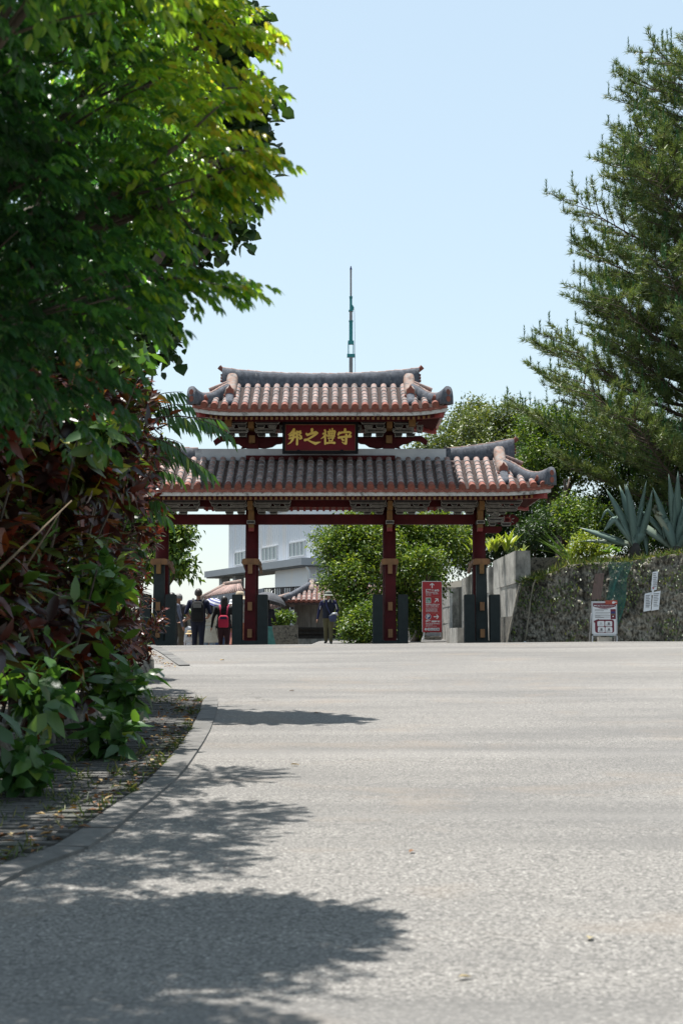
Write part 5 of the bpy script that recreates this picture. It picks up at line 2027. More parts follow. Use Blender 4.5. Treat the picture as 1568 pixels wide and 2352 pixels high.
mb.hexa([(P[0].x + 0.4, 0.4, 0), (P[1].x - 0.2, 0.4, 0), (P[1].x - 0.2, 5.5, 0), (P[0].x + 0.4, 5.5, 0), (P[0].x + 0.4, 0.4, P[0].z - 0.2), (P[1].x - 0.2, 0.4, P[1].z - 0.2), (P[1].x - 0.2, 5.5, P[1].z - 0.2), (P[0].x + 0.4, 5.5, P[0].z - 0.2)])
mb.build('wall', M['clad'], fr_)

# ---- crane boom
CY = 200
cb = at(806, 1453, CY)
crane = empty('crane', (cb.x, CY, -3), 0, 'slender teal and grey telescopic crane boom rising behind the gate', 'crane')
M['teal'] = pmat('crane_teal', (0.03, 0.26, 0.27), (0.025, 0.22, 0.235), 0.4, 0.5)
M['boom_grey'] = pmat('boom_grey', (0.30, 0.29, 0.29), (0.24, 0.23, 0.235), 0.4, 0.5)
c0 = at(806, 860, CY).z + 3


def cz(y):
    return at(806, y, CY).z + 3


for (ya, yb, w, mt, nm) in ((1380, 816, 0.52, 'boom_grey', 'boom_section'), (790, 737, 0.50, 'teal', 'boom_section'), (737, 714, 0.42, 'boom_grey', 'boom_section'), (714, 683, 0.36, 'teal', 'boom_section'), (683, 618, 0.26, 'boom_grey', 'boom_section')):
    mb = MB()
    mb.bbox(-w / 2, w / 2, -w / 2, w / 2, cz(ya), cz(yb))
    mb.build(nm, M[mt], crane)
for s in (-1, 1):
    mb = MB()
    mb.bbox(s * 0.36 - 0.07, s * 0.36 + 0.07, -0.2, 0.2, cz(818), cz(786))
    mb.build('boom_fork', M['teal'], crane)
for (yy, w, h) in ((817, 1.1, 0.45), (787, 0.85, 0.5), (714, 0.62, 0.2), (683, 0.45, 0.2), (738, 0.6, 0.15)):
    mb = MB()
    mb.bbox(-w / 2, w / 2, -0.3, 0.3, cz(yy) - h / 2, cz(yy) + h / 2)
    mb.build('boom_collar', M['teal'], crane)
mb = MB()
mb.prism([(-0.16, cz(619)), (0.16, cz(619)), (0.05, cz(611.5)), (-0.05, cz(611.5))], 'y', -0.15, 0.15)
mb.build('boom_head', M['sign_blue'], crane)
mb = MB()
mb.prism([(0.1, cz(716)), (0.42, cz(711)), (0.45, cz(706)), (0.2, cz(700)), (0.1, cz(700))], 'y', -0.12, 0.12)
mb.build('sheave_block', M['teal'], crane)
mb = MB()
mb.tube([(0.5, 0, cz(707)), (0.58, 0, cz(800)), (0.62, 0, cz(870))], 0.03, 5)
mb.build('hoist_rope', M['boom_grey'], crane)
mb = MB()
mb.bbox(-1.5, 1.5, -3.5, 3.5, 1.2, 3.0)
mb.bbox(-1.2, 1.2, -1.0, 2.0, 3.0, 4.6)
mb.build('carrier_body', M['teal'], crane)
for sx in (-1, 1):
    for yy in (-2.5, -0.8, 2.0):
        mb = MB()
        mb.tube([(sx * 1.0, yy, 0.7), (sx * 1.5, yy, 0.7)], 0.7, 16)
        mb.build('wheel', M['black'], crane)

# ================================================================ people
def cloth(name, c, c2=None, s=8):
    return pmat('cloth_' + name, c, c2 or tuple(v * 0.75 for v in c), s, 0.85, 0.15, 30)


M['skin'] = pmat('skin', (0.42, 0.22, 0.14), (0.37, 0.19, 0.12), 8, 0.55)
M['hair_black'] = pmat('hair_black', (0.012, 0.010, 0.009), (0.02, 0.017, 0.015), 40, 0.45)
M['hair_grey'] = pmat('hair_grey', (0.30, 0.29, 0.28), (0.18, 0.175, 0.17), 40, 0.6)
M['shoe'] = pmat('shoe_black', (0.015, 0.015, 0.016), (0.02, 0.02, 0.02), 10, 0.6)


def capsule(bm, a, ra, b, rb, n=10):
    a, b = Vector(a), Vector(b)
    d = b - a
    L = d.length
    q = d.to_track_quat('Z', 'Y').to_matrix().to_4x4()
    rings = []
    prof = []
    for k in range(5):
        t = math.pi / 2 * k / 4
        prof.append((ra * math.sin(t), -ra * math.cos(t)))
    for k in range(5):
        t = math.pi / 2 * k / 4
        prof.append((rb * math.cos(t), L + rb * math.sin(t)))
    vv = []
    for r, z in prof:
        vv.append([bm.verts.new(a + q @ Vector((max(r, 1e-4) * math.cos(2 * math.pi * i / n), max(r, 1e-4) * math.sin(2 * math.pi * i / n), z))) for i in range(n)])
    for i in range(len(vv) - 1):
        for k in range(n):
            bm.faces.new((vv[i][k], vv[i][(k + 1) % n], vv[i + 1][(k + 1) % n], vv[i + 1][k]))
    bm.faces.new(list(reversed(vv[0])))
    bm.faces.new(vv[-1])


def ellipsoid(bm, c, r):
    Mx = Matrix.Translation(c) @ Matrix.Diagonal((r[0], r[1], r[2], 1))
    bmesh.ops.create_icosphere(bm, subdivisions=3, radius=1, matrix=Mx)


def person(label, loc, H, rz_, mats, arms='down', stride=0.0, female=False, bulk=1.0, head_turn=0.0, group=None, wide_legs=1.0, sleeve=1.0, name='person', child=False):
    """one continuous body mesh; local -y is the way the person faces. mats: top, bottom, skin, shoe"""
    h = H
    root = empty(name, loc, rz_, label, 'person', group)
    bm = bmesh.new()
    prims = []                      # (a, ra, b, rb, region)

    def cap(a, ra, b, rb, reg):
        a = Vector(a) * h
        b = Vector(b) * h
        capsule(bm, a, ra * h, b, rb * h)
        prims.append((a, ra * h, b, rb * h, reg))

    def ell(c, r, reg):
        c = Vector(c) * h
        ellipsoid(bm, c, [v * h for v in r])
        m_ = min(r) * h
        prims.append((c, m_, c + Vector((0, 0, 1e-4)), m_, reg))

    hs = 1.35 if child else 1.1
    sw = (0.100 if female else 0.112) * bulk
    top, bot, skin, shoe = 0, 1, 2, 3
    # torso: chest, belly, hips
    cap((-sw * 0.55, 0, 0.775), 0.055 * bulk, (sw * 0.55, 0, 0.775), 0.055 * bulk, top)
    cap((-sw * 0.42, -0.004, 0.72), 0.060 * bulk, (sw * 0.42, -0.004, 0.72), 0.060 * bulk, top)
    cap((-0.034 * bulk, 0, 0.64), 0.060 * bulk, (0.034 * bulk, 0, 0.64), 0.060 * bulk, top)
    cap((-0.040 * bulk, 0.004, 0.565), 0.064 * bulk, (0.040 * bulk, 0.004, 0.565), 0.064 * bulk, top)
    cap((-0.042 * bulk, 0.010, 0.505), 0.066 * bulk, (0.042 * bulk, 0.010, 0.505), 0.066 * bulk, bot)
    cap((-sw * 0.75, 0, 0.805), 0.036, (sw * 0.75, 0, 0.805), 0.036, top)
    # neck and head
    cap((0, 0.004, 0.81), 0.034, (0, -0.004, 0.872), 0.030, skin)
    hc = Vector((0, -0.008, 0.93))
    ht = Matrix.Rotation(head_turn, 3, 'Z')
    ell(hc + Vector((0, 0, 0.008)), (0.047 * hs, 0.056 * hs, 0.060 * hs), skin)
    cap(hc + ht @ Vector((0, -0.012, -0.022)), 0.040 * hs, hc + ht @ Vector((0, -0.020, -0.038)), 0.026 * hs, skin)
    cap(hc + ht @ Vector((0, -0.052, -0.002)), 0.007, hc + ht @ Vector((0, -0.064, -0.014)), 0.009, skin)
    for s in (-1, 1):
        ell(hc + ht @ Vector((s * 0.048 * hs, 0.004, -0.004)), (0.008, 0.013, 0.018), skin)
    # legs
    for s in (-1, 1):
        st = stride * s
        hip = Vector((s * 0.050, 0.006, 0.49))
        kn = Vector((s * 0.056 * wide_legs, -0.012 - st * 0.5, 0.27))
        an = Vector((s * 0.058 * wide_legs, 0.012 - st + (0.02 if st < 0 else 0), 0.05 + (0.012 if st < 0 else 0)))
        cap(hip, 0.060 * bulk, kn, 0.042, bot)
        cap(kn, 0.042, an, 0.034, bot)
        cap(an + Vector((0, 0.008, -0.022)), 0.026, an + Vector((s * 0.012, -0.085, -0.032)), 0.021, shoe)
    # arms
    for s in (-1, 1):
        sh = Vector((s * (sw + 0.004), 0, 0.795))
        mode = arms if isinstance(arms, str) else arms[0 if s < 0 else 1]
        if mode == 'down':
            el, wr, hd = sh + Vector((s * 0.030, 0.008, -0.175)), sh + Vector((s * 0.042, -0.012, -0.325)), Vector((s * 0.005, -0.012, -0.06))
        elif mode == 'out':
            el, wr, hd = sh + Vector((s * 0.060, 0.008, -0.165)), sh + Vector((s * 0.085, -0.015, -0.315)), Vector((s * 0.012, -0.012, -0.06))
        elif mode == 'waist':
            el, wr, hd = sh + Vector((s * 0.058, 0.03, -0.160)), sh + Vector((s * 0.005, -0.085, -0.235)), Vector((-s * 0.045, -0.03, -0.01))
        elif mode == 'hip':
            el, wr, hd = sh + Vector((s * 0.085, 0.03, -0.155)), sh + Vector((s * 0.010, -0.02, -0.275)), Vector((-s * 0.03, -0.02, -0.02))
        else:                       # raised to hold a handle
            el, wr, hd = sh + Vector((s * 0.035, -0.04, -0.155)), sh + Vector((s * 0.005, -0.125, -0.07)), Vector((0, -0.02, 0.04))
        cap(sh, 0.036 * bulk, el, 0.028, top)
        cap(el, 0.027, wr, 0.019, top if sleeve > 0.9 else skin)
        if 0.3 < sleeve <= 0.9:
            pass
        d = hd.normalized()
        # palm, four fingers, thumb
        pm = wr + d * 0.030
        cap(wr, 0.014, pm + d * 0.014, 0.016, skin)
        sd = d.cross(Vector((0, 0, 1)))
        if sd.length < 0.3:
            sd = Vector((0, 1, 0))
        sd.normalize()
        for f in range(4):
            o_ = sd * ((f - 1.5) * 0.0115)
            L = (0.034, 0.040, 0.037, 0.028)[f]
            b0 = pm + d * 0.022 + o_
            cap(b0, 0.0055, b0 + d * L * 0.55 + Vector((0, -0.003, 0)), 0.005, skin)
            cap(b0 + d * L * 0.55 + Vector((0, -0.003, 0)), 0.005, b0 + d * L * 0.9 + Vector((0, -0.012, 0)), 0.0045, skin)
        cap(pm - d * 0.012 - sd * 0.016, 0.006, pm + d * 0.012 - sd * 0.034, 0.005, skin)
        if s < 0:
            root['hand_r'] = list((pm + d * 0.03) * h)
        else:
            root['hand_l'] = list((pm + d * 0.03) * h)
    me = bpy.data.meshes.new('body_src')
    bm.to_mesh(me)
    bm.free()
    tmp = bpy.data.objects.new('tmp_body', me)
    C.objects.link(tmp)
    md = tmp.modifiers.new('remesh', 'REMESH')
    md.mode = 'VOXEL'
    md.voxel_size = 0.0122 * h / 1.7
    sm = tmp.modifiers.new('smooth', 'SMOOTH')
    sm.factor = 0.5
    sm.iterations = 3
    bpy.context.view_layer.update()
    dg = bpy.context.evaluated_depsgraph_get()
    out = bpy.data.meshes.new_from_object(tmp.evaluated_get(dg))
    bpy.data.objects.remove(tmp)
    # materials by the nearest limb
    n = len(out.polygons)
    cen = np.empty(n * 3)
    out.polygons.foreach_get('center', cen)
    cen = cen.reshape(n, 3)
    best = np.full(n, 1e9)
    reg = np.zeros(n, dtype=np.int32)
    for (a, ra, b, rb, rg) in prims:
        a = np.array(a)
        d = np.array(b) - a
        t = np.clip(((cen - a) @ d) / max(d @ d, 1e-12), 0, 1)
        dist = np.linalg.norm(cen - (a + t[:, None] * d), axis=1) - (ra + (rb - ra) * t)
        m_ = dist < best
        best[m_] = dist[m_]
        reg[m_] = rg
    out.materials.clear()
    for m_ in mats:
        out.materials.append(m_)
    out.polygons.foreach_set('material_index', reg)
    out.polygons.foreach_set('use_smooth', np.ones(n, dtype=bool))
    out.update()
    body = link('body', out, root)
    # eyes and mouth
    fm = MB()
    for s in (-1, 1):
        c = (hc + ht @ Vector((s * 0.019, -0.0545 * (1.25 if child else 1.0), 0.004))) * h
        fm.box(c, (0.012 * h, 0.006 * h, 0.005 * h))
    c = (hc + ht @ Vector((0, -0.0575 * (1.2 if child else 1.0), -0.034))) * h
    fm.box(c, (0.022 * h, 0.006 * h, 0.004 * h))
    fm.build('face_features', M['hair_black'], body)
    root['head'] = list(hc * h)
    return root, h


def hair_cap(root, h, mat, long=0.0, sc=1.1):
    """hair as a shell over the back and crown of the head, optionally falling to the shoulders"""
    c = Vector((0, -0.004, 0.938)) * h
    mb = MB()
    n, m_ = 18, 9
    vs = []
    for j in range(m_ + 1):
        for i in range(n):
            az = 2 * math.pi * i / n
            back = 0.5 + 0.5 * math.sin(az)               # 1 at the back (+y)
            low = -0.15 - 0.55 * back - long * (0.35 + 0.65 * back) * 1.0
            el = math.pi / 2 - (math.pi / 2 - low) * j / m_
            rr = 1.0
            z = math.sin(max(el, -1.1))
            cr = math.cos(max(el, -0.5))
            jit = 1 + 0.04 * math.sin(7 * az + 3 * j)
            p = Vector((0.054 * cr * math.cos(az) * jit, 0.062 * cr * math.sin(az) * jit, 0.066 * z)) * sc
            if long > 0 and el < -0.4:
                p.z -= 0.085 * (-(el) - 0.4)
                p.x *= 1.15
            vs.append(c + p * h)
    fs = []
    for j in range(m_):
        for i in range(n):
            a, b = j * n + i, j * n + (i + 1) % n
            fs.append((a, a + n, b + n, b))
    mb.add(vs, fs, 0, True)
    return mb.build('hair', mat, root)


def brim_hat(root, h, mat, brim=0.1, droop=0.03, tall=0.055, band=None, sc=1.08):
    c = Vector((0, -0.006, 0.953)) * h
    mb = MB()
    mb.lathe([(v[0] * h * sc, v[1] * h * sc) for v in ((brim, -droop), (brim * 0.98, -droop - 0.004), (0.062, 0.0), (0.060, 0.022), (0.052, tall - 0.008), (0.030, tall), (0.001, tall + 0.001))], c, 22, 0, True, 1.05)
    o = mb.build('hat', mat, root)
    if band:
        mb = MB()
        mb.lathe([(0.0635 * h * sc, 0.002 * h), (0.063 * h * sc, 0.018 * h)], c, 22, 0, True, 1.05)
        mb.build('hat_band', band, o)
    return o


def skirt(root, h, mat, z0, z1, r0, r1, name='skirt', folds=9):
    mb = MB()
    n = 36
    vs = []
    J = 6
    for j in range(J + 1):
        t = j / J
        for i in range(n):
            a = 2 * math.pi * i / n
            r = (r0 + (r1 - r0) * t) * (1 + 0.07 * t * math.sin(folds * a))
            vs.append((r * h * math.cos(a), r * h * 0.75 * math.sin(a), (z0 + (z1 - z0) * t) * h))
    fs = [(j * n + i, j * n + (i + 1) % n, (j + 1) * n + (i + 1) % n, (j + 1) * n + i) for j in range(J) for i in range(n)]
    fs.append(tuple(range(n)))
    mb.add(vs, fs, 0, True)
    return mb.build(name, mat, root)


def backpack(label, root, h, mat, w, hgt, d, z, straps, detail=None, detail2=None):
    """bag worn on the back (+y side of the wearer)"""
    bag = empty('backpack', root.location, root.rotation_euler.z, label, 'backpack')
    mb = MB()
    n = 16
    secs = [(0.0, 0.80, 0.75), (0.06, 0.98, 1.0), (0.45, 1.0, 1.08), (0.8, 0.94, 0.9), (0.95, 0.74, 0.62), (1.0, 0.45, 0.4)]
    vs = []
    for (t, sx, sy) in secs:
        for i in range(n):
            a = 2 * math.pi * i / n
            ca, sa = math.cos(a), math.sin(a)
            vs.append((w / 2 * sx * math.copysign(abs(ca) ** 0.55, ca), 0.075 * h + d / 2 + d / 2 * sy * math.copysign(abs(sa) ** 0.6, sa), z + hgt * t))
    fs = [(j * n + i, j * n + (i + 1) % n, (j + 1) * n + (i + 1) % n, (j + 1) * n + i) for j in range(len(secs) - 1) for i in range(n)]
    fs += [tuple(range(n)), tuple(range(n * (len(secs) - 1), n * len(secs)))]
    mb.add(vs, fs, 0, True)
    mb.build('bag', mat, bag)
    for s in (-1, 1):
        mb = MB()
        mb.tube([(s * w * 0.28, 0.08 * h, z + hgt * 0.9), (s * w * 0.36, 0.06 * h, 0.82 * h), (s * w * 0.40, 0.0, 0.85 * h), (s * w * 0.42, -0.062 * h, 0.79 * h), (s * w * 0.46, -0.055 * h, 0.70 * h), (s * w * 0.5, 0.03 * h, z + hgt * 0.25)], 0.02, 8, 0, True, True, 1.6)
        mb.build('strap', straps, bag)
    if detail:
        mb = MB()
        mb.box((0, 0.075 * h + d * 1.03, z + hgt * 0.30), (w * 0.66, 0.035, hgt * 0.36))
        mb.build('pocket', detail, bag)
    if detail2:
        mb = MB()
        mb.box((0, 0.075 * h + d * 0.93, z + hgt * 0.78), (w * 0.62, 0.04, hgt * 0.2))
        mb.build('top_flap', detail2, bag)
    return bag


def umbrella(label, loc, rad, tilt, mat, mat2=None, pole=0.75, panels=8, rings=1):
    um = empty('umbrella', loc, 0, label, 'umbrella')
    um.rotation_euler = tilt
    per = panels * 2
    J = 6
    for part in range(panels):
        mb = MB()
        vs = []
        for j in range(J + 1):
            t = j / J
            for i in range(5):
                a = 2 * math.pi * (part + i / 4) / panels
                r = rad * math.sin(t * 1.15) / math.sin(1.15)
                sag = 1 - 0.06 * t * math.sin(math.pi * i / 4)
                vs.append((r * math.cos(a) * sag, r * math.sin(a) * sag, pole - rad * 0.55 * (1 - math.cos(t * 1.15)) / (1 - math.cos(1.15))))
        for j in range(J):
            for i in range(4):
                k = j * 5 + i
                mb.add([vs[k], vs[k + 1], vs[k + 6], vs[k + 5]], [(0, 1, 2, 3)], (j % 2) if rings > 1 else 0, True)
        mb.build('canopy_panel', [mat, mat2 or mat], um)
    mb = MB()
    mb.tube([(0, 0, -0.06), (0, 0, pole + 0.06)], 0.009, 8)
    mb.build('pole', M['alu'], um)
    for k in range(panels):
        a = 2 * math.pi * k / panels
        mb = MB()
        mb.tube([(0, 0, pole - 0.02), (rad * 0.55 * math.cos(a), rad * 0.55 * math.sin(a), pole - rad * 0.14), (rad * math.cos(a), rad * math.sin(a), pole - rad * 0.55)], 0.005, 5)
        mb.build('rib', M['alu'], um)
    mb = MB()
    mb.tube([(0, 0, -0.14), (0, 0, -0.02)], 0.016, 8)
    mb.build('handle', M['dark_wood'], um)
    return um


def stand(x, ytop, Y):
    """ground point and height for a figure whose head top is seen at (x, ytop)"""
    p = at(x, ytop, Y)
    gz = rz(p.x, Y)
    return (p.x, Y, gz), p.z - gz


navy = cloth('navy', (0.012, 0.018, 0.055))
navy2 = cloth('dark_blue', (0.010, 0.014, 0.035))
# man with the black backpack, seen from behind
loc, H = stand(456, 1353, 39.5)
g1, h = person('man in navy shirt with black backpack walking away through the left bay', loc, H / 0.998, math.pi, [navy, navy2, M['skin'], M['shoe']], 'waist', 0.05, bulk=1.12, sleeve=0.5)
hair_cap(g1, h, pmat('hair_brown', (0.035, 0.026, 0.02), (0.07, 0.055, 0.045), 35, 0.5))
backpack('black backpack with grey top flap worn by the man in navy', g1, h, cloth('black', (0.010, 0.010, 0.011)), 0.36, 0.56, 0.20, 0.50 * h, cloth('grey_strap', (0.05, 0.05, 0.052)), cloth('black2', (0.014, 0.014, 0.015)), cloth('grey_flap', (0.22, 0.215, 0.21)))
# woman with the pink backpack
loc, H = stand(515, 1370, 39.8)
g2, h = person('woman in black jacket and maroon trousers with a pink backpack', loc, H, math.pi, [cloth('black_jacket', (0.008, 0.008, 0.009)), cloth('maroon', (0.035, 0.008, 0.014)), M['skin'], M['shoe']], 'out', 0.03, True, bulk=1.22)
hair_cap(g2, h, M['hair_black'], 0.8, 1.12)
skirt(g2, h, bpy.data.materials['cloth_black_jacket'], 0.66, 0.455, 0.105, 0.135, 'jacket_hem', 5)
pinkm = cloth('pink_bag', (0.55, 0.02, 0.07))
backpack('small hot pink backpack worn by the woman in black', g2, h, pinkm, 0.29, 0.34, 0.13, 0.47 * h, cloth('pink_strap', (0.50, 0.05, 0.12)), None, cloth('navy_flap', (0.02, 0.025, 0.07)))
# grey-haired man, half turned to the viewer
loc, H = stand(411, 1364, 41.0)
g3, h = person('grey-haired man in a dark grey polo shirt and khaki trousers', loc, H, R(-25), [cloth('grey_polo', (0.075, 0.072, 0.075)), cloth('khaki', (0.13, 0.105, 0.07)), M['skin'], M['shoe']], 'waist', 0.0, sleeve=0.5, head_turn=R(-25))
hair_cap(g3, h, M['hair_grey'])
# dark-haired person mostly behind the slab
loc, H = stand(395, 1362, 40.4)
g4, h = person('dark-haired person in a grey-blue shirt standing behind the outer left guard slab', loc, H, R(150), [cloth('grey_blue', (0.13, 0.145, 0.20)), cloth('dark_trouser', (0.03, 0.03, 0.035)), M['skin'], M['shoe']], 'out', 0.0)
hair_cap(g4, h, M['hair_black'])
# child
loc, H = stand(435, 1450, 43.6)
g5, h = person('small child in a straw hat and white dress walking towards the viewer', loc, H, R(8), [cloth('child_white', (0.62, 0.60, 0.60)), cloth('child_pale', (0.5, 0.47, 0.46)), M['skin'], M['paper']], 'down', 0.02, True, child=True)
hair_cap(g5, h, M['hair_black'], 0.5, 1.25)
M['straw'] = pmat('straw', (0.55, 0.40, 0.20), (0.45, 0.32, 0.16), 30, 0.8)
brim_hat(g5, h, M['straw'], 0.115, 0.03, 0.06, cloth('band_pale', (0.6, 0.55, 0.45)), 1.25)
skirt(g5, h, bpy.data.materials['cloth_child_white'], 0.66, 0.30, 0.085, 0.14)
# woman in a cream dress with striped parasol
loc, H = stand(481, 1383, 45.0)
g6, h = person('woman in a long cream top and pale jeans behind the backpack man', loc, H, math.pi, [cloth('cream', (0.55, 0.51, 0.42)), cloth('pale_jeans', (0.25, 0.34, 0.45)), M['skin'], M['paper']], ('down', 'raised'), 0.04, True)
hair_cap(g6, h, M['hair_black'], 0.6)
skirt(g6, h, bpy.data.materials['cloth_cream'], 0.62, 0.36, 0.095, 0.15, 'tunic', 7)
hp = Vector((loc[0] + 0.12, loc[1] - 0.0, loc[2] + 0.80 * h))
umbrella('blue and white striped parasol held by the woman in cream', (loc[0] + 0.04, loc[1] + 0.12, loc[2] + 0.74 * h), 0.36, (R(8), R(18), 0), cloth('stripe_white', (0.72, 0.72, 0.76)), cloth('stripe_blue', (0.10, 0.11, 0.30)), 0.66, 8, 2)
# straw hat person behind the slab, and the one in green
loc, H = stand(551, 1361, 41.6)
g7, h = person('person in a wide pale hat and peach clothes behind the inner left gate post', loc, H, R(160), [cloth('peach_top', (0.50, 0.46, 0.42)), cloth('peach', (0.55, 0.22, 0.14)), M['skin'], M['paper']], 'down', 0.04, True)
brim_hat(g7, h, pmat('pale_straw', (0.62, 0.50, 0.36), (0.5, 0.4, 0.28), 30, 0.8), 0.12, 0.05, 0.062)
skirt(g7, h, bpy.data.materials['cloth_peach'], 0.53, 0.22, 0.09, 0.15)
loc, H = stand(536, 1378, 43.0)
g8, h = person('person in a white cap, green top and pink skirt beside the woman in black', loc, H, R(175), [cloth('sage', (0.26, 0.31, 0.17)), cloth('pink_skirt', (0.55, 0.20, 0.22)), M['skin'], M['paper']], 'down', 0.03, True)
brim_hat(g8, h, M['paper'], 0.075, 0.015, 0.055)
skirt(g8, h, bpy.data.materials['cloth_pink_skirt'], 0.53, 0.2, 0.09, 0.14)
# person with the dark umbrella
loc, H = stand(612, 1377, 41.5)
g9, h = person('person in black sleeves and a teal skirt under the dark umbrella', loc, H, R(178), [cloth('ink', (0.012, 0.012, 0.02)), cloth('teal_cloth', (0.10, 0.30, 0.27)), M['skin'], M['shoe']], ('raised', 'down'), 0.0, True)
hair_cap(g9, h, M['hair_black'], 0.6)
skirt(g9, h, bpy.data.materials['cloth_teal_cloth'], 0.55, 0.10, 0.09, 0.19, 'skirt', 11)
pu = at(612, 1377, 41.4)
umbrella('dark grey umbrella tilted right beside the inner left gate post', (loc[0] - 0.05, loc[1] + 0.1, pu.z - 0.55), 0.50, (R(-6), R(14), 0), cloth('umb_grey', (0.10, 0.105, 0.12)), cloth('umb_pale', (0.45, 0.46, 0.48)), 0.78, 8, 1)
# man with the sun hat walking towards the viewer
loc, H = stand(754, 1355.5, 45.0)
g10, h = person('man in a sun hat, navy vest and olive trousers walking towards the viewer', loc, H * 0.975, R(-4), [cloth('navy_shirt', (0.010, 0.014, 0.07)), cloth('olive', (0.125, 0.115, 0.055)), M['skin'], M['shoe']], ('out', 'waist'), 0.045, bulk=1.05, head_turn=R(35), wide_legs=0.9)
hair_cap(g10, h, M['hair_grey'])
brim_hat(g10, h, pmat('hat_sage', (0.22, 0.24, 0.20), (0.13, 0.145, 0.12), 14, 0.9), 0.092, 0.028, 0.05, cloth('hat_dark', (0.035, 0.045, 0.04)))
mb = MB()
z0, z1 = 0.49 * h, 0.80 * h
vs = []
n = 24
for j, (t, rx, ry) in enumerate(((0.0, 0.115, 0.083), (0.3, 0.108, 0.078), (0.7, 0.125, 0.078), (1.0, 0.10, 0.062))):
    for i in range(n):
        a = 2 * math.pi * i / n
        vs.append((rx * h * math.cos(a), ry * h * math.sin(a), z0 + (z1 - z0) * t))
mb.add(vs, [(j * n + i, j * n + (i + 1) % n, (j + 1) * n + (i + 1) % n, (j + 1) * n + i) for j in range(3) for i in range(n)], 0, True)
mb.build('vest', cloth('vest_navy', (0.012, 0.016, 0.032)), g10)
for s in (-1, 1):
    mb = MB()
    mb.tube([(s * 0.128 * h, -0.02 * h, 0.80 * h), (s * 0.148 * h, -0.022 * h, 0.72 * h), (s * 0.160 * h, -0.02 * h, 0.66 * h)], 0.014, 6)
    mb.build('sleeve_stripe', M['paper'], g10)
    mb = MB()
    mb.tube([(s * 0.07 * h, -0.055 * h, 0.845 * h), (s * 0.08 * h, -0.08 * h, 0.79 * h)], 0.026, 8)
    mb.build('shoulder_strap', cloth('strap_sage', (0.24, 0.24, 0.18)), g10)
mb = MB()
mb.tube([(0.02 * h, -0.05 * h, 0.845 * h), (-0.0 * h, -0.085 * h, 0.80 * h)], 0.02, 6)
mb.build('collar', M['paper'], g10)
bag = empty('waist_bag', (loc[0] + 0.14, loc[1] - 0.22, loc[2] + 0.50 * h), R(-4), 'blue and grey waist bag carried by the man in the sun hat', 'bag')
mb = MB()
mb.lathe([(0.001, -0.13), (0.08, -0.12), (0.125, -0.03), (0.12, 0.05), (0.08, 0.10), (0.001, 0.105)], (0, 0, 0), 18, 0, True, 0.6)
mb.build('pouch', cloth('bag_blue', (0.06, 0.075, 0.16)), bag)
mb = MB()
mb.tube([(-0.10, -0.02, 0.05), (0.0, -0.05, 0.12), (0.12, -0.04, 0.13), (0.16, -0.02, 0.06)], [0.02, 0.035, 0.035, 0.02], 8)
mb.build('flap', M['alu'], bag)
mb = MB()
mb.tube([(-0.06, -0.0, 0.08), (-0.13, 0.03, 0.22), (-0.20, 0.05, 0.38), (-0.22, 0.10, 0.56)], 0.016, 6, 0, True, True, 1.6)
mb.build('strap', cloth('strap_blue', (0.05, 0.06, 0.16)), bag)
# two more walkers further down the slope
loc, H = stand(502, 1400, 47.5)
g11, h = person('walker in dark top and blue jeans half hidden behind the woman in black', loc, H, math.pi, [cloth('char', (0.05, 0.05, 0.055)), cloth('jeans', (0.05, 0.09, 0.20)), M['skin'], M['shoe']], 'down', 0.05)
hair_cap(g11, h, M['hair_black'])
loc, H = stand(424, 1418, 49.0)
g12, h = person('walker in a white shirt far down the slope beside the grey-haired man', loc, H, math.pi, [cloth('white_shirt', (0.6, 0.6, 0.62)), cloth('plum', (0.12, 0.05, 0.10)), M['skin'], M['shoe']], 'down', 0.03, True)
hair_cap(g12, h, M['hair_black'], 0.5)
for o in bpy.data.objects:
    for k_ in ('hand_l', 'hand_r', 'head'):
        if k_ in o:
            del o[k_]

# ================================================================ plants
def norm(v):
    return v / np.maximum(np.linalg.norm(v, axis=1, keepdims=True), 1e-9)


T0 = dict(t=[0, .45, 1, .45], s=[0, -.5, 0, .5], fold=[0, 1, 0, 1], faces=[(0, 1, 2), (0, 2, 3)])
T1 = dict(t=[0, .3, .3, .3, .66, .66, .66, 1], s=[0, -.5, 0, .5, -.42, 0, .42, 0], fold=[0, 1, 0, 1, .8, 0, .8, 0],
          faces=[(0, 2, 1), (0, 3, 2), (1, 2, 5, 4), (2, 3, 6, 5), (4, 5, 7), (5, 6, 7)])


def leaf_arrays(P, D, N, L, W, tpl, fold=0.18, curl=0.2):
    n = len(P)
    D = norm(D)
    S = norm(np.cross(D, N))
    N = np.cross(S, D)
    t = np.array(tpl['t'])
    s = np.array(tpl['s'])
    f = np.array(tpl['fold'])
    L = np.broadcast_to(L, (n,))
    W = np.broadcast_to(W, (n,))
    curl = np.broadcast_to(curl, (n,))
    V = (P[:, None, :] + D[:, None, :] * (t[None, :] * L[:, None])[..., None] + S[:, None, :] * (s[None, :] * W[:, None])[..., None]
         + N[:, None, :] * (fold * f[None, :] * W[:, None] - curl[:, None] * (t ** 2)[None, :] * L[:, None])[..., None])
    return V


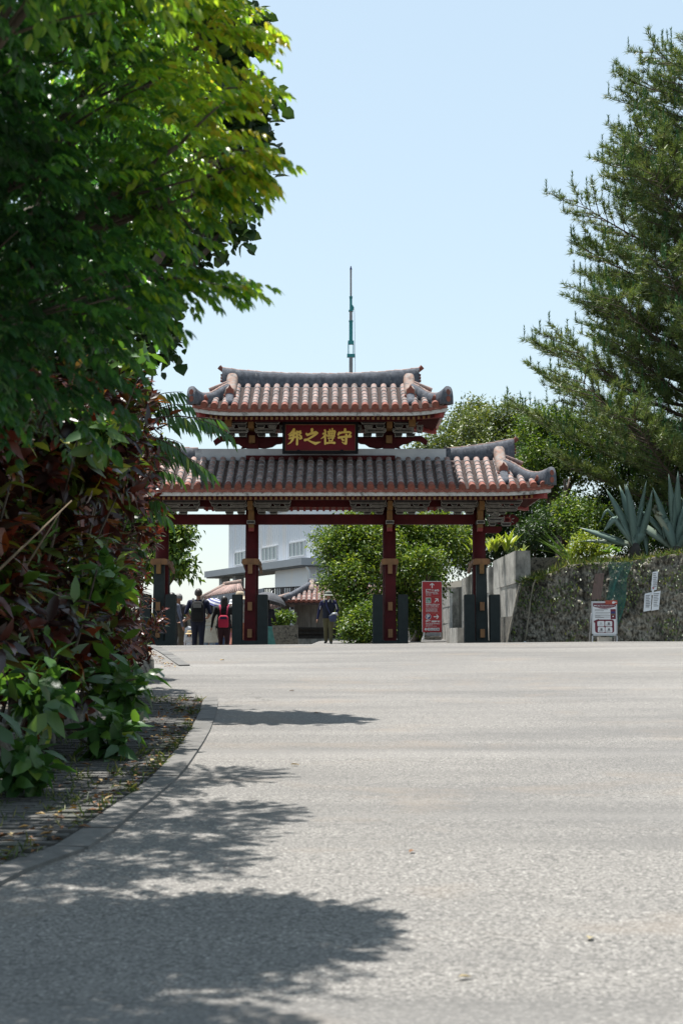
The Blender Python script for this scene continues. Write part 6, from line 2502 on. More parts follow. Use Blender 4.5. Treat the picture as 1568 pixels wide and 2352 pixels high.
def leaves_object(name, V, tint, tpl, mat, parent, kind='stuff'):
    n, k = V.shape[0], V.shape[1]
    me = bpy.data.meshes.new(name)
    me.vertices.add(n * k)
    me.vertices.foreach_set('co', V.astype(np.float32).ravel())
    fl = [i for f in tpl['faces'] for i in f]
    fs = np.array([len(f) for f in tpl['faces']])
    loops = (np.arange(n)[:, None] * k + np.array(fl)[None, :]).ravel().astype(np.int32)
    starts0 = np.concatenate([[0], np.cumsum(fs)[:-1]])
    starts = (np.arange(n)[:, None] * len(fl) + starts0[None, :]).ravel().astype(np.int32)
    me.loops.add(len(loops))
    me.loops.foreach_set('vertex_index', loops)
    me.polygons.add(len(starts))
    me.polygons.foreach_set('loop_start', starts)
    at_ = me.attributes.new('tint', 'FLOAT', 'POINT')
    at_.data.foreach_set('value', np.repeat(tint.astype(np.float32), k))
    me.materials.append(mat)
    me.update(calc_edges=True)
    me.validate()
    o = link(name, me, parent)
    if kind:
        o['kind'] = kind
    return o


def rand_dirs(n):
    return norm(rng.normal(size=(n, 3)))


def crown_clusters(lobes, per_m2=14.0, shell=(0.35, 1.0), flat_bottom=0.25):
    """cluster centres spread through ellipsoid lobes, denser near the outside; returns positions and outward directions"""
    PP, DD = [], []
    for (c, rx, ry, rz__) in lobes:
        area = 4 * math.pi * ((rx * ry) ** 1.6 / 3 + (rx * rz__) ** 1.6 / 3 + (ry * rz__) ** 1.6 / 3) ** (1 / 1.6)
        n = max(6, int(area * per_m2))
        d = rand_dirs(n)
        lump = np.array([mnoise.noise(Vector((v[0] * 2.2 + c[0], v[1] * 2.2 + c[1], v[2] * 2.2 + c[2]))) for v in d])
        r = rng.uniform(shell[0], shell[1], n) * (1 + 0.24 * lump)
        keep = (d[:, 2] > -0.75) | (rng.random(n) < flat_bottom)
        p = np.array(c)[None, :] + d * r[:, None] * np.array([rx, ry, rz__])[None, :]
        PP.append(p[keep])
        DD.append(d[keep])
    return np.concatenate(PP), np.concatenate(DD)


def clusters_to_leaves(P, D, per, spread, size, size_var=0.3, droop=0.2, aspect=0.42):
    n = len(P)
    Pl = np.repeat(P, per, 0) + np.clip(rng.normal(size=(n * per, 3)), -1.7, 1.7) * spread
    Dl = norm(np.repeat(D, per, 0) * 0.7 + rand_dirs(n * per) * 0.9 + np.array([0, 0, -droop]))
    Nl = norm(rand_dirs(n * per) * 0.75 + np.array([0, 0, 1.0]))
    L = size * (1 + size_var * rng.normal(size=n * per)).clip(0.5, 1.6)
    base = np.repeat(rng.normal(size=n) * 0.16, per)
    tint = (0.5 + base + rng.normal(size=n * per) * 0.16).clip(0, 1)
    return Pl, Dl, Nl, L, L * aspect, tint


def limb(mb, a, b, r0, r1, bend=0.15, n=6, mi=0):
    a, b = Vector(a), Vector(b)
    L = (b - a).length
    off = Vector((random.uniform(-1, 1), random.uniform(-1, 1), random.uniform(0, 1))) * L * bend
    pts_ = [a.lerp(b, t) + off * math.sin(math.pi * t) * 0.6 + Vector((0, 0, 0)) for t in [k / 5 for k in range(6)]]
    mb.tube(pts_, [r0 + (r1 - r0) * k / 5 for k in range(6)], n, mi)
    return pts_


def broadleaf(name, label, base, lobes_px, leaf, mat, group=None, per_m2=14, per=9, spread=0.16, trunk_r=0.16, cat='tree', droop=0.2, ysq=1.0, bark='bark', aspect=0.46, tpl=T0, shift=0.0, fork_at=None):
    """lobes_px: (x, y, Y, r) in picture units at depth Y"""
    lobes = []
    for l in lobes_px:
        x, y, Y, r = l[:4]
        p = at(x, y, Y)
        rm = r * Y / FOC
        lobes.append(((p.x, p.y, p.z), rm, rm * ysq, rm * (l[4] if len(l) > 4 else 0.9)))
    root = empty(name, base, 0, label, cat, group)
    b = Vector(base)
    mb = MB()
    cen = sum((Vector(l[0]) for l in lobes), Vector()) / len(lobes)
    fork = Vector(fork_at) if fork_at else b.lerp(Vector((cen.x, cen.y, max(b.z + 0.3, min(l[0][2] - l[3] for l in lobes)))), 0.75)
    mb.tube([p - b for p in (b - Vector((0, 0, 0.3)), b.lerp(fork, 0.5) + Vector((0.1, 0, 0)) * trunk_r * 3, fork)], [trunk_r * 1.25, trunk_r, trunk_r * 0.8], 10)
    for (c, rx, ry, rz__) in lobes:
        e = Vector(c)
        pts_ = limb(mb, fork - b, e - b, trunk_r * 0.62, trunk_r * 0.18, 0.12)
        for k in range(6):
            d = Vector(rand_dirs(1)[0])
            d.z = abs(d.z) * 0.6
            s0 = pts_[random.choice((3, 4, 5))]
            limb(mb, s0, e - b + Vector((d.x * rx, d.y * ry, d.z * rz__)) * 0.9, trunk_r * 0.2, 0.012, 0.1, 5)
    mb.build('trunk', M[bark], root)
    P, D = crown_clusters(lobes, per_m2 * 2.3)
    Pl, Dl, Nl, L, W, tint = clusters_to_leaves(P, D, per, spread, leaf * 1.2, droop=droop, aspect=aspect)
    V = leaf_arrays(Pl - np.array(base), Dl, Nl, L, W, tpl, 0.18, 0.15)
    leaves_object('crown', V, (tint + shift).clip(0, 1), tpl, mat, root)
    return root


LM = {}
LM['glossy'] = leaf_mat('leaf_glossy', [(0.0, (0.022, 0.052, 0.012)), (0.4, (0.060, 0.125, 0.020)), (0.68, (0.14, 0.22, 0.030)), (1.0, (0.30, 0.36, 0.05))], 0.30, 1.6, 0.46, 0.32)
LM['dark'] = leaf_mat('leaf_dark', [(0.0, (0.010, 0.028, 0.010)), (0.5, (0.028, 0.065, 0.018)), (0.8, (0.06, 0.12, 0.025)), (1.0, (0.12, 0.19, 0.04))], 0.25, 1.5, 0.46, 0.32)
LM['olive'] = leaf_mat('leaf_olive', [(0.0, (0.04, 0.065, 0.022)), (0.5, (0.085, 0.125, 0.038)), (0.8, (0.14, 0.19, 0.05)), (1.0, (0.26, 0.29, 0.06))], 0.28, 1.4, 0.42, 0.45)
LM['fresh_lit'] = leaf_mat('leaf_fresh', [(0.0, (0.012, 0.042, 0.020)), (0.40, (0.032, 0.098, 0.030)), (0.62, (0.10, 0.21, 0.030)), (0.90, (0.32, 0.38, 0.035)), (1.0, (0.36, 0.17, 0.04))], 0.44, 2.7, 0.36, 0.45, (1.05, 1.12, 0.45))
LM['yellow'] = leaf_mat('leaf_yellowgreen', [(0.0, (0.12, 0.20, 0.02)), (0.6, (0.26, 0.34, 0.04)), (1.0, (0.42, 0.44, 0.10))], 0.4, 1.4, 0.4)
LM['big'] = leaf_mat('leaf_big_green', [(0.0, (0.030, 0.075, 0.025)), (0.5, (0.050, 0.135, 0.034)), (0.85, (0.12, 0.23, 0.04)), (1.0, (0.30, 0.36, 0.04))], 0.35, 1.6, 0.36, 0.5)
LM['croton'] = leaf_mat('leaf_croton', [(0.0, (0.012, 0.010, 0.010)), (0.25, (0.040, 0.014, 0.012)), (0.45, (0.095, 0.022, 0.014)), (0.60, (0.20, 0.036, 0.018)), (0.72, (0.24, 0.09, 0.022)), (0.82, (0.07, 0.10, 0.022)), (0.92, (0.09, 0.20, 0.03)), (1.0, (0.36, 0.34, 0.03))], 0.25, 1.4, 0.32, 0.5, (1.2, 0.9, 0.6))
LM['needle'] = leaf_mat('pine_needles', [(0.0, (0.055, 0.10, 0.028)), (0.5, (0.125, 0.19, 0.055)), (0.85, (0.21, 0.26, 0.09)), (1.0, (0.29, 0.30, 0.13))], 0.25, 1.4, 0.45, 0.4)
LM['candle'] = leaf_mat('pine_candles', [(0.0, (0.025, 0.10, 0.030)), (0.6, (0.045, 0.15, 0.042)), (1.0, (0.10, 0.21, 0.06))], 0.15, 1.3, 0.45, 0.4)
LM['agave'] = leaf_mat('agave_leaf', [(0.0, (0.085, 0.15, 0.125)), (0.6, (0.14, 0.21, 0.175)), (1.0, (0.28, 0.29, 0.20))], 0.06, 1.0, 0.55, 0.35, (1, 1, 0.8))
LM['grass'] = leaf_mat('grass_blade', [(0.0, (0.05, 0.09, 0.02)), (0.6, (0.10, 0.16, 0.03)), (1.0, (0.28, 0.26, 0.10))], 0.3, 1.4, 0.5)

# ---- trees behind the gate
zb_ = 0.1
broadleaf('broadleaf_tree', 'glossy yellow-green tree filling the right of the central gate bay', (at(830, 1470, 49).x, 49.5, 0), [(800, 1330, 49, 72), (845, 1262, 50, 85), (765, 1262, 49.5, 44), (835, 1410, 48.5, 62), (800, 1225, 50, 55), (870, 1180, 52, 70), (890, 1300, 51, 60), (740, 1240, 50.5, 25), (800, 1375, 48.5, 30)], 0.105, LM['glossy'], 'trees behind the gate', 15, 10, shift=0.08)
broadleaf('broadleaf_shrub', 'bushy green shrub at the foot of the inner right gate post', (at(828, 1475, 46.5).x, 46.6, 0), [(822, 1440, 46.5, 42), (850, 1420, 46.8, 45), (800, 1452, 46.6, 22), (845, 1462, 46.3, 30)], 0.085, LM['glossy'], None, 22, 10, 0.12, 0.05, 'shrub')
broadleaf('broadleaf_tree', 'dark leafy tree seen between the two right gate posts', (at(955, 1450, 53).x, 54, 0.2), [(925, 1250, 53, 85), (1000, 1240, 53, 88), (955, 1330, 52, 80), (1045, 1245, 57, 50), (905, 1390, 51, 60), (950, 1420, 52, 45), (1050, 1225, 57, 40), (925, 1310, 49.5, 45), (985, 1290, 49.5, 40)], 0.11, LM['glossy'], 'trees behind the gate', 13, 10, shift=0.06)
broadleaf('broadleaf_tree', 'olive-green tree topping the hill right behind the upper roof', (at(1000, 1300, 62).x, 63, 1.5), [(960, 1085, 62, 72), (1010, 1040, 62, 64), (1065, 1000, 63, 72), (910, 1110, 61, 58), (1040, 1090, 61, 70), (1090, 950, 64, 45)], 0.12, LM['olive'], 'trees behind the gate', 12, 9, shift=0.12)
broadleaf('broadleaf_tree', 'olive-green bushy tree left of the pine top behind the lower roof corner', (at(1140, 1300, 58).x, 59, 2.0), [(1110, 985, 58, 58), (1165, 965, 58, 52), (1140, 1050, 57, 75), (1205, 1005, 58, 70), (1100, 1090, 56, 60)], 0.11, LM['olive'], 'trees behind the gate', 13, 9, shift=0.12)
broadleaf('broadleaf_tree', 'glossy dark tree beside the lower roof corner of the gate', (at(1292, 1230, 46).x, 46.5, 2.1), [(1235, 985, 50, 60), (1300, 1000, 50, 70), (1250, 1060, 49, 70), (1335, 1065, 49, 85), (1245, 1120, 49, 40)], 0.095, LM['glossy'], 'trees behind the gate', 15, 10, shift=-0.02)
broadleaf('broadleaf_tree', 'dark tree crown under the pine behind the agaves', (at(1480, 1230, 47).x, 48, 2.2), [(1420, 1040, 51, 80), (1505, 1050, 51, 90), (1450, 1130, 50, 85), (1570, 1110, 50, 90), (1395, 1170, 49, 50), (1560, 1020, 52, 90)], 0.095, LM['dark'], 'trees behind the gate', 14, 10)
broadleaf('broadleaf_tree', 'large-leaved tree hanging into the left gate bay', (at(330, 1400, 52).x, 52, -1.0), [(385, 1240, 52, 48), (415, 1225, 52, 36), (395, 1290, 51.5, 38), (418, 1306, 51.5, 26), (352, 1290, 52, 55), (340, 1200, 53, 70), (330, 1080, 54, 85)], 0.19, LM['glossy'], 'trees behind the gate', 8, 7, 0.2, aspect=0.5, droop=0.7)
for (lab, px, sz, mt, nb) in (
        ('silvery green shrub behind the ginger plants right of the gate', [(1225, 1225, 42.5, 50), (1195, 1255, 42.5, 30), (1265, 1200, 43, 45)], 0.075, 'dark', 24),
        ('bright green shrub below the leaning trunk behind the mossy wall', [(1325, 1205, 41.5, 52), (1300, 1165, 42, 35), (1360, 1180, 42, 40)], 0.075, 'glossy', 24),
        ('yellow-green feathery shrub left of the first agave', [(1345, 1255, 39.6, 36), (1375, 1262, 39.4, 30), (1320, 1272, 39.5, 25)], 0.065, 'yellow', 30),
        ('dark low shrub filling the ground behind the agaves', [(1420, 1215, 42, 48), (1500, 1200, 42, 60), (1560, 1215, 42, 50), (1460, 1245, 41, 35), (1530, 1240, 41, 35)], 0.08, 'dark', 20),
        ('light green shrub on the grey wall beside the plank house', [(640, 1424, 59.2, 18), (660, 1420, 59.2, 16), (622, 1430, 59, 10)], 0.10, 'glossy', 30),
        ('green shrub behind the visitors on the left stone wall', [(418, 1414, 63, 15), (436, 1412, 63, 14)], 0.10, 'glossy', 30)):
    x0_, y0_, Y0_, r0_ = px[0]
    b = at(x0_, y0_ + r0_ * 1.0, Y0_)
    broadleaf('shrub', lab, (b.x, b.y, b.z - 0.1), px, sz, LM[mt], None, nb, 9, 0.10, 0.03, 'shrub')

broadleaf('broadleaf_tree', 'dark thicket tree closing the gap behind the ginger plants and leaning trunk', (at(1230, 1280, 54).x, 55, 2.2), [(1150, 1190, 54, 75), (1225, 1170, 54, 85), (1300, 1190, 53, 80), (1370, 1210, 52, 75), (1130, 1110, 55, 70), (1220, 1080, 55, 80), (1450, 1220, 52, 70), (1530, 1210, 52, 80), (1085, 1285, 57.5, 45), (1140, 1255, 54, 45), (1200, 1265, 53, 40), (1260, 1265, 53, 40)], 0.11, LM['dark'], 'trees behind the gate', 13, 10)
# slanting bare trunk standing behind the mossy wall
mb = MB()
tb = at(1296, 1240, 43)
lt = empty('leaning_trunk', tb, 0, 'slim grey-brown tree trunk standing behind the bright green shrub', 'tree')
a = Vector((0, 0, -0.4))
pts_ = [a] + [at(x, y, 43) - tb for x, y in ((1296, 1205), (1292, 1170), (1297, 1130), (1296, 1100))]
mb.tube(pts_, [0.10, 0.09, 0.08, 0.07, 0.03], 8)
mb.tube([at(1297, 1135, 43) - tb, at(1303, 1118, 43.2) - tb, at(1308, 1095, 43.3) - tb], [0.05, 0.04, 0.02], 7)
mb.build('trunk', M['bark'], lt)


# ---- pine
def pine():
    base = Vector((12.4, 45.5, 2.0))
    root = empty('pine_tree', base, 0, 'tall pine with upright candle shoots at the right edge', 'pine tree')
    mb = MB()
    tp = [Vector((0, 0, -0.3)), Vector((0.2, 0, 4)), Vector((0.0, 0.1, 9)), Vector((0.2, 0, 13)), Vector((0.0, 0, 16.2)), Vector((-0.1, 0, 17.4))]
    mb.tube(tp, [0.34, 0.30, 0.24, 0.16, 0.06, 0.02], 10)

    def trunk_at(z):
        for p, q in zip(tp, tp[1:]):
            if p.z <= z <= q.z:
                return p.lerp(q, (z - p.z) / (q.z - p.z))
        return tp[-1]
    twP, twD, tips, cones = [], [], [], []
    z = 2.2
    while z < 16.7:
        nb = 7 if z < 15 else 5
        a0 = random.uniform(0, 6.28)
        L0 = 6.9 - 0.33 * max(0, z - 4.0)
        for k in range(nb):
            az = a0 + 2 * math.pi * k / nb + random.uniform(-0.25, 0.25)
            L = L0 * random.uniform(0.62, 1.06)
            s0 = trunk_at(z + random.uniform(-0.2, 0.2))
            d = Vector((math.cos(az), math.sin(az), 0))
            rise = random.uniform(0.16, 0.34)
            side = Vector((-d.y, d.x, 0)) * random.uniform(-0.12, 0.12)
            pts_ = []
            for q in range(7):
                t = q / 6
                pts_.append(s0 + d * L * t + side * L * t * t + Vector((0, 0, L * (rise * t + 0.13 * t * t - 0.04 * math.sin(math.pi * t)))))
            mb.tube(pts_, [0.075 * (1 - t / 6.5) * (L / 7 + 0.25) for t in range(7)], 6)
            ns = int(L / 0.18) + 2
            for i in range(ns):
                t = 0.22 + 0.78 * (i + random.random()) / ns
                q = min(5, int(t * 6))
                p = pts_[q].lerp(pts_[q + 1], t * 6 - q)
                sgn_ = 1 if i % 2 else -1
                sl = (0.45 + 1.35 * (1 - abs(t - 0.55) * 1.1)) * random.uniform(0.6, 1.1) * min(1, L / 4 + 0.3)
                sd_ = (d * random.uniform(0.5, 0.9) + Vector((-d.y, d.x, 0)) * sgn_ * random.uniform(0.4, 1.0) + Vector((0, 0, random.uniform(0.1, 0.5)))).normalized()
                e = p + sd_ * sl + Vector((0, 0, 0.12 * sl))
                mb.tube([p, p.lerp(e, 0.5) - Vector((0, 0, 0.03)), e], [0.016, 0.012, 0.008], 4, 0, False)
                m_ = max(2, int(sl / 0.17))
                for j in range(m_):
                    u = 0.3 + 0.7 * (j + 1) / m_
                    twP.append(p.lerp(e, u) + Vector(rand_dirs(1)[0]) * 0.05)
                    twD.append((sd_ * 0.8 + Vector((0, 0, 0.6)) + Vector(rand_dirs(1)[0]) * 0.5).normalized())
                if random.random() < 0.75:
                    tips.append(e)
                if random.random() < 0.12:
                    cones.append(p.lerp(e, 0.6))
            for q in range(3):
                tips.append(pts_[-1] - d * 0.16 * q + Vector((0, 0, 0.02)))
            twP.append(pts_[-1])
            twD.append(d)
        z += 0.80
    mb.build('trunk', M['bark'], root)
    P = np.array([tuple(p) for p in twP])
    D = np.array([tuple(p) for p in twD])
    per = 20
    n = len(P)
    Dl = norm(np.repeat(D, per, 0) * 0.75 + rand_dirs(n * per) * 0.75)
    Pl = np.repeat(P, per, 0) + rng.normal(size=(n * per, 3)) * 0.03
    L = rng.uniform(0.17, 0.27, n * per)
    tint = (0.5 + np.repeat(rng.normal(size=n) * 0.15, per) + rng.normal(size=n * per) * 0.15).clip(0, 1)
    tn = dict(t=[0, 0, 1], s=[-.5, .5, 0], fold=[0, 0, 0], faces=[(0, 1, 2)])
    leaves_object('crown', leaf_arrays(Pl, Dl, rand_dirs(n * per), L, 0.024, tn, 0, 0.12), tint, tn, LM['needle'], root)
    # upright candles at the tips
    T = np.array([tuple(p) for p in tips])
    per = 44
    n = len(T)
    h = rng.uniform(0.22, 0.55, n)
    u = rng.random((n, per))
    Pl = (T[:, None, :] + np.array([0, 0, 1.0]) * (u * h[:, None])[..., None]).reshape(-1, 3)
    dirs = rng.normal(size=(n * per, 3))
    dirs[:, 2] = np.abs(dirs[:, 2]) * 0.4 + 1.5
    tint = np.repeat(rng.uniform(0.2, 0.9, n), per)
    leaves_object('candle_shoots', leaf_arrays(Pl, norm(dirs), rand_dirs(n * per), 0.11, 0.022, tn, 0, 0.05), tint, tn, LM['candle'], root)
    mbc = MB()
    for c in cones:
        mbc.lathe([(0.005, -0.05), (0.03, -0.03), (0.034, 0.0), (0.02, 0.035), (0.004, 0.05)], c - Vector((0, 0, 0.05)), 6)
    tag(mbc.build('cones', M['dark_wood'], root), kind='stuff')


pine()


# ---- agaves on top of the retaining wall: each leaf a part
def agave_leaf(root, tip_px, base, Y, width, bow, fold=None, tint=0.4, facing=0.2):
    """thick tapering blade from base to the picture position tip_px at depth Y; fold = (fraction, drop point)"""
    tip = at(*tip_px, Y) - Vector(root.location)
    b = Vector(base)
    mid = b.lerp(tip, 0.5) + Vector(bow)
    pts_ = []
    n = 9
    end = None
    for k in range(n):
        t = k / (n - 1)
        p = b * (1 - t) ** 2 + mid * 2 * t * (1 - t) + tip * t * t
        pts_.append(p)
    if fold is not None:
        e = at(*fold, Y - 0.05) - Vector(root.location)
        last = pts_[-1]
        for k in range(1, 6):
            t = k / 5
            pts_.append(last.lerp(e, t) + Vector((0, -0.03 * math.sin(math.pi * t), 0.05 * math.sin(math.pi * min(1, t * 1.5)))))
    m = len(pts_)
    rows = []
    for i, p in enumerate(pts_):
        t = i / (m - 1)
        w = width * (0.55 + 1.5 * t * (1 - t) * 1.25 if t < 0.4 else (1.0 if t < 0.5 else max(0.02, (1 - ((t - 0.5) / 0.5) ** 1.7))))
        tg = (pts_[min(i + 1, m - 1)] - pts_[max(i - 1, 0)]).normalized()
        view = Vector((math.sin(facing), -math.cos(facing), 0.25)).normalized()
        s = tg.cross(view)
        if s.length < 0.1:
            s = Vector((1, 0, 0))
        s.normalize()
        nn = s.cross(tg).normalized()
        th = 0.02 * (1 - t) + 0.004
        rows.append([p + s * w / 2 + nn * w * 0.16, p + nn * (-0.0) - nn * 0.0, p - s * w / 2 + nn * w * 0.16, p - nn * th * 1.6])
    vs = [q for r in rows for q in r]
    fs = []
    for i in range(m - 1):
        for k in range(4):
            a, c = i * 4 + k, i * 4 + (k + 1) % 4
            fs.append((a, c, c + 4, a + 4))
    fs += [(0, 1, 2, 3), tuple(range(4 * (m - 1), 4 * m))]
    me = bpy.data.meshes.new('leaf')
    me.from_pydata([tuple(v) for v in vs], [], fs)
    me.polygons.foreach_set('use_smooth', [True] * len(fs))
    a_ = me.attributes.new('tint', 'FLOAT', 'POINT')
    a_.data.foreach_set('value', [min(1, max(0, tint + 0.25 * (1 - i / (m - 1)) ** 6 + (0.2 if i == m - 1 else 0))) for i in range(m) for _ in range(4)])
    me.materials.append(LM['agave'])
    link('leaf', me, root)


def crop6(x, y):
    return ((2220 + x * 0.25765) / 1.6735, (1780 + y * 0.25765) / 1.6735)


AY = 39.0
ab = at(*crop6(830, 1250), AY)
ag = empty('agave', ab, 0, 'blue-green agave nearer the gate on top of the mossy wall', 'agave')
for (tip, w, bow, fold, ti) in (
        ((418, 385), 0.19, (-0.05, -0.1, 0.05), None, 0.35), ((612, 325), 0.20, (0.0, -0.12, 0.05), None, 0.3), ((720, 312), 0.21, (0.03, -0.05, 0.05), None, 0.3),
        ((695, 310), 0.16, (0.0, 0.12, 0.05), None, 0.25), ((1020, 262), 0.13, (0.02, 0.15, 0.05), None, 0.2), ((1105, 405), 0.17, (0.10, 0.1, -0.05), None, 0.2),
        ((560, 840), 0.20, (-0.03, -0.1, 0.02), (365, 1030), 0.6), ((440, 700), 0.08, (-0.02, 0.1, 0.15), (300, 910), 0.6), ((10, 960), 0.17, (-0.05, -0.12, -0.02), None, 0.6),
        ((10, 1170), 0.12, (0.0, -0.2, 0.12), None, 0.7), ((965, 945), 0.24, (0.05, -0.25, 0.0), (1035, 1415), 0.35), ((960, 640), 0.2, (0.05, 0.05, 0), None, 0.3), ((700, 960), 0.12, (0, -0.15, 0), None, 0.6)):
    agave_leaf(ag, crop6(*tip), (random.uniform(-0.06, 0.08), random.uniform(-0.05, 0.05), 0.0), AY + random.uniform(-0.25, 0.2), w * 1.15, bow, crop6(*fold) if fold else None, ti)
mb = MB()
mb.lathe([(0.15, -0.5), (0.16, -0.1), (0.12, 0.06), (0.05, 0.12)], (0.03, 0, 0), 12)
mb.build('stump', M['dark_wood'], ag)
ab2 = at(*crop6(1440, 1290), AY + 0.1)
ag2 = empty('agave', ab2, 0, 'blue-green agave with bent pale leaves at the right edge of the wall', 'agave')
for (tip, w, bow, fold, ti) in (
        ((1112, 360), 0.19, (-0.04, 0.05, 0.05), None, 0.3), ((1350, 155), 0.20, (-0.02, 0.05, 0.02), None, 0.3), ((1490, 120), 0.22, (0.02, 0.08, 0.02), None, 0.25),
        ((1640, 290), 0.22, (0.02, -0.05, 0.05), None, 0.3), ((890, 670), 0.16, (0.03, -0.1, 0.12), None, 0.3), ((1275, 850), 0.26, (-0.02, -0.15, 0.0), (1290, 1170), 0.5),
        ((1130, 680), 0.16, (0.05, -0.08, 0.05), (1240, 650), 0.9), ((1160, 770), 0.15, (0.05, -0.12, 0.05), (1270, 770), 0.95), ((1420, 470), 0.12, (-0.08, 0.0, 0.2), (1580, 560), 0.7),
        ((960, 950), 0.22, (-0.02, -0.2, -0.02), (880, 1000), 0.7), ((1750, 420), 0.2, (0.05, 0, 0.05), None, 0.3), ((1800, 800), 0.2, (0.05, -0.2, 0.1), None, 0.5), ((1600, 560), 0.24, (0.02, -0.15, 0.05), None, 0.35)):
    agave_leaf(ag2, crop6(*tip), (random.uniform(-0.06, 0.08), random.uniform(-0.05, 0.05), 0.0), AY + random.uniform(-0.2, 0.2), w * 1.15, bow, crop6(*fold) if fold else None, ti)
mb = MB()
mb.lathe([(0.17, -0.5), (0.18, -0.1), (0.13, 0.06), (0.05, 0.12)], (0.03, 0, 0), 12)
mb.build('stump', M['dark_wood'], ag2)


# ---- plants with long single leaves (each leaf a part)
def blade_plant(name, label, cat, base, n, L, W, mat, lean=0.7, tpl=T1, curl=0.35, tint=(0.2, 0.9), az=None, up=0.5):
    root = empty(name, base, 0, label, cat)
    for k in range(n):
        a = random.uniform(*(az or (0, 6.28)))
        d = np.array([[math.cos(a) * lean * random.uniform(0.4, 1.1), math.sin(a) * lean * random.uniform(0.4, 1.1), random.uniform(up, 1.0)]])
        N = np.array([[-math.cos(a) * 0.7, -math.sin(a) * 0.7, 0.8]])
        l = L * random.uniform(0.65, 1.1)
        off = np.array([[random.uniform(-1, 1) * W * 1.5, random.uniform(-1, 1) * W * 1.5, random.uniform(0, 0.25) * L]])
        V = leaf_arrays(off, d, N, l, W * random.uniform(0.8, 1.2), tpl, 0.15, curl * random.uniform(0.5, 1.2))
        leaves_object('leaf', V, np.array([random.uniform(*tint)]), tpl, mat, root, None)
    return root


for (x, y, Y, lab, n, L, W) in ((1130, 1272, 41.2, 'yellow-green ginger clump in the gap right of the outer gate post', 26, 0.55, 0.085), (1165, 1268, 41.4, 'tall yellow-green ginger clump on the limestone parapet edge', 26, 0.62, 0.085),
                                (1088, 1270, 41.8, 'yellow-green ginger leaves just left of the outer gate post', 14, 0.5, 0.08), (1195, 1276, 41.0, 'small ginger tuft at the corner of the limestone parapet', 10, 0.4, 0.07)):
    p = at(x, y, Y)
    blade_plant('ginger_plant', lab, 'plant', p, n, L, W, LM['yellow'], 0.55, up=0.6)
p = at(1306, 1296, 38.8)
blade_plant('fan_plant', 'dark green spiky fan plant on the wall left of the agaves', 'plant', p, 14, 1.05, 0.09, LM['dark'], 0.9, curl=0.1, tint=(0.5, 0.95), az=(2.2, 3.9), up=0.35)
p = at(1228, 1340, 37.3)
blade_plant('grass_tuft', 'light green grass tuft on the left end of the mossy wall', 'grass', p, 40, 0.42, 0.022, LM['yellow'], 1.0, curl=0.6, up=0.2)
p = at(1405, 1275, 38.7)
blade_plant('leafy_plant', 'broad bright green leaves under the first agave', 'plant', p, 14, 0.35, 0.13, LM['big'], 1.0, tint=(0.6, 0.9), up=0.2)

# ivy and weeds over the retaining wall
n = 3000
xs_ = rng.uniform(xL + 0.1, 11.0, n)
wt = np.array([max(0.1, wall_top(x)) for x in xs_])
zz = wt * rng.random(n) ** 0.8
pat = np.array([mnoise.noise(Vector((x * 1.1, z * 1.3, 4.0))) for x, z in zip(xs_, zz)])
keep = (pat > 0.10) | (rng.random(n) < 0.10)
xs_, zz, wt = xs_[keep], zz[keep], wt[keep]
n = len(xs_)
ysv = WY + 0.42 * (zz / wt) * (wt / 2.2) - 0.10 - 0.05 * rng.random(n)
P = np.stack([xs_, ysv, zz], 1)
V = leaf_arrays(P, norm(rand_dirs(n) * 0.6 + np.array([0, -0.3, -0.8])), norm(rand_dirs(n) * 0.5 + np.array([0, -0.8, 0.6])), rng.uniform(0.05, 0.12, n), rng.uniform(0.03, 0.06, n), T0)
iv = leaves_object('wall_creeper', V, rng.random(n), T0, LM['olive'], None)
tag(iv, 'small creeping leaves scattered over the mossy wall', 'creeper', None, 'stuff')
n = 1300
xs_ = rng.uniform(at(1200, 1330, WY).x, 11.0, n)
wt = np.array([wall_top(x) for x in xs_])
P = np.stack([xs_, WY + 0.42 * wt / 2.2 + rng.uniform(-0.12, 0.5, n), wt + rng.uniform(-0.12, 0.02, n)], 1)
V = leaf_arrays(P, norm(rand_dirs(n) * 0.7 + np.array([0, -0.2, 0.7])), rand_dirs(n), rng.uniform(0.10, 0.26, n), rng.uniform(0.012, 0.03, n), T0, 0.1, 0.5)
wd = leaves_object('wall_top_grass', V, rng.random(n), T0, LM['grass'], None)
tag(wd, 'wild grass along the top of the mossy wall', 'grass', None, 'stuff')

# ================================================================ foreground plants on the left
# ---- low rock edging the path under the hedge
edge = empty('rock_edging', (-2.75, 6.0, rz(-2.75, 6)), 0, 'low rough limestone edging along the foot of the hedge', 'edging')
y = 6.0
while y < 23.5:
    L = random.uniform(0.35, 0.75)
    xx = -2.86 - 0.06 * max(0, y - 17) + random.uniform(-0.05, 0.05)
    h = random.uniform(0.18, 0.36)
    bm = bmesh.new()
    bmesh.ops.create_icosphere(bm, subdivisions=2, radius=1)
    for v in bm.verts:
        d = 1 + 0.25 * mnoise.noise(v.co * 1.7 + Vector((y, 0, 0)))
        v.co = Vector((v.co.x * 0.22 * d, v.co.y * L * 0.58 * d, v.co.z * h * d))
    me = bpy.data.meshes.new('rock')
    bm.to_mesh(me)
    bm.free()
    me.materials.append(M['lime_dark'])
    link('rock', me, edge, (xx + 2.75, y - 6.0, rz(xx, y) - rz(-2.75, 6) + h * 0.35))
    y += L * 0.95


# ---- croton hedge
def template_leaves(mat, tints, tpl, aspect, fold, curl):
    out = []
    for t in tints:
        V = leaf_arrays(np.zeros((1, 3)), np.array([[0, 1.0, 0]]), np.array([[0, 0, 1.0]]), 1.0, aspect, tpl, fold, curl * random.uniform(0.5, 1.4))
        o = leaves_object('leaf_source', V, np.array([t]), tpl, mat, None, None)
        out.append(o.data)
        bpy.data.objects.remove(o)
    return out


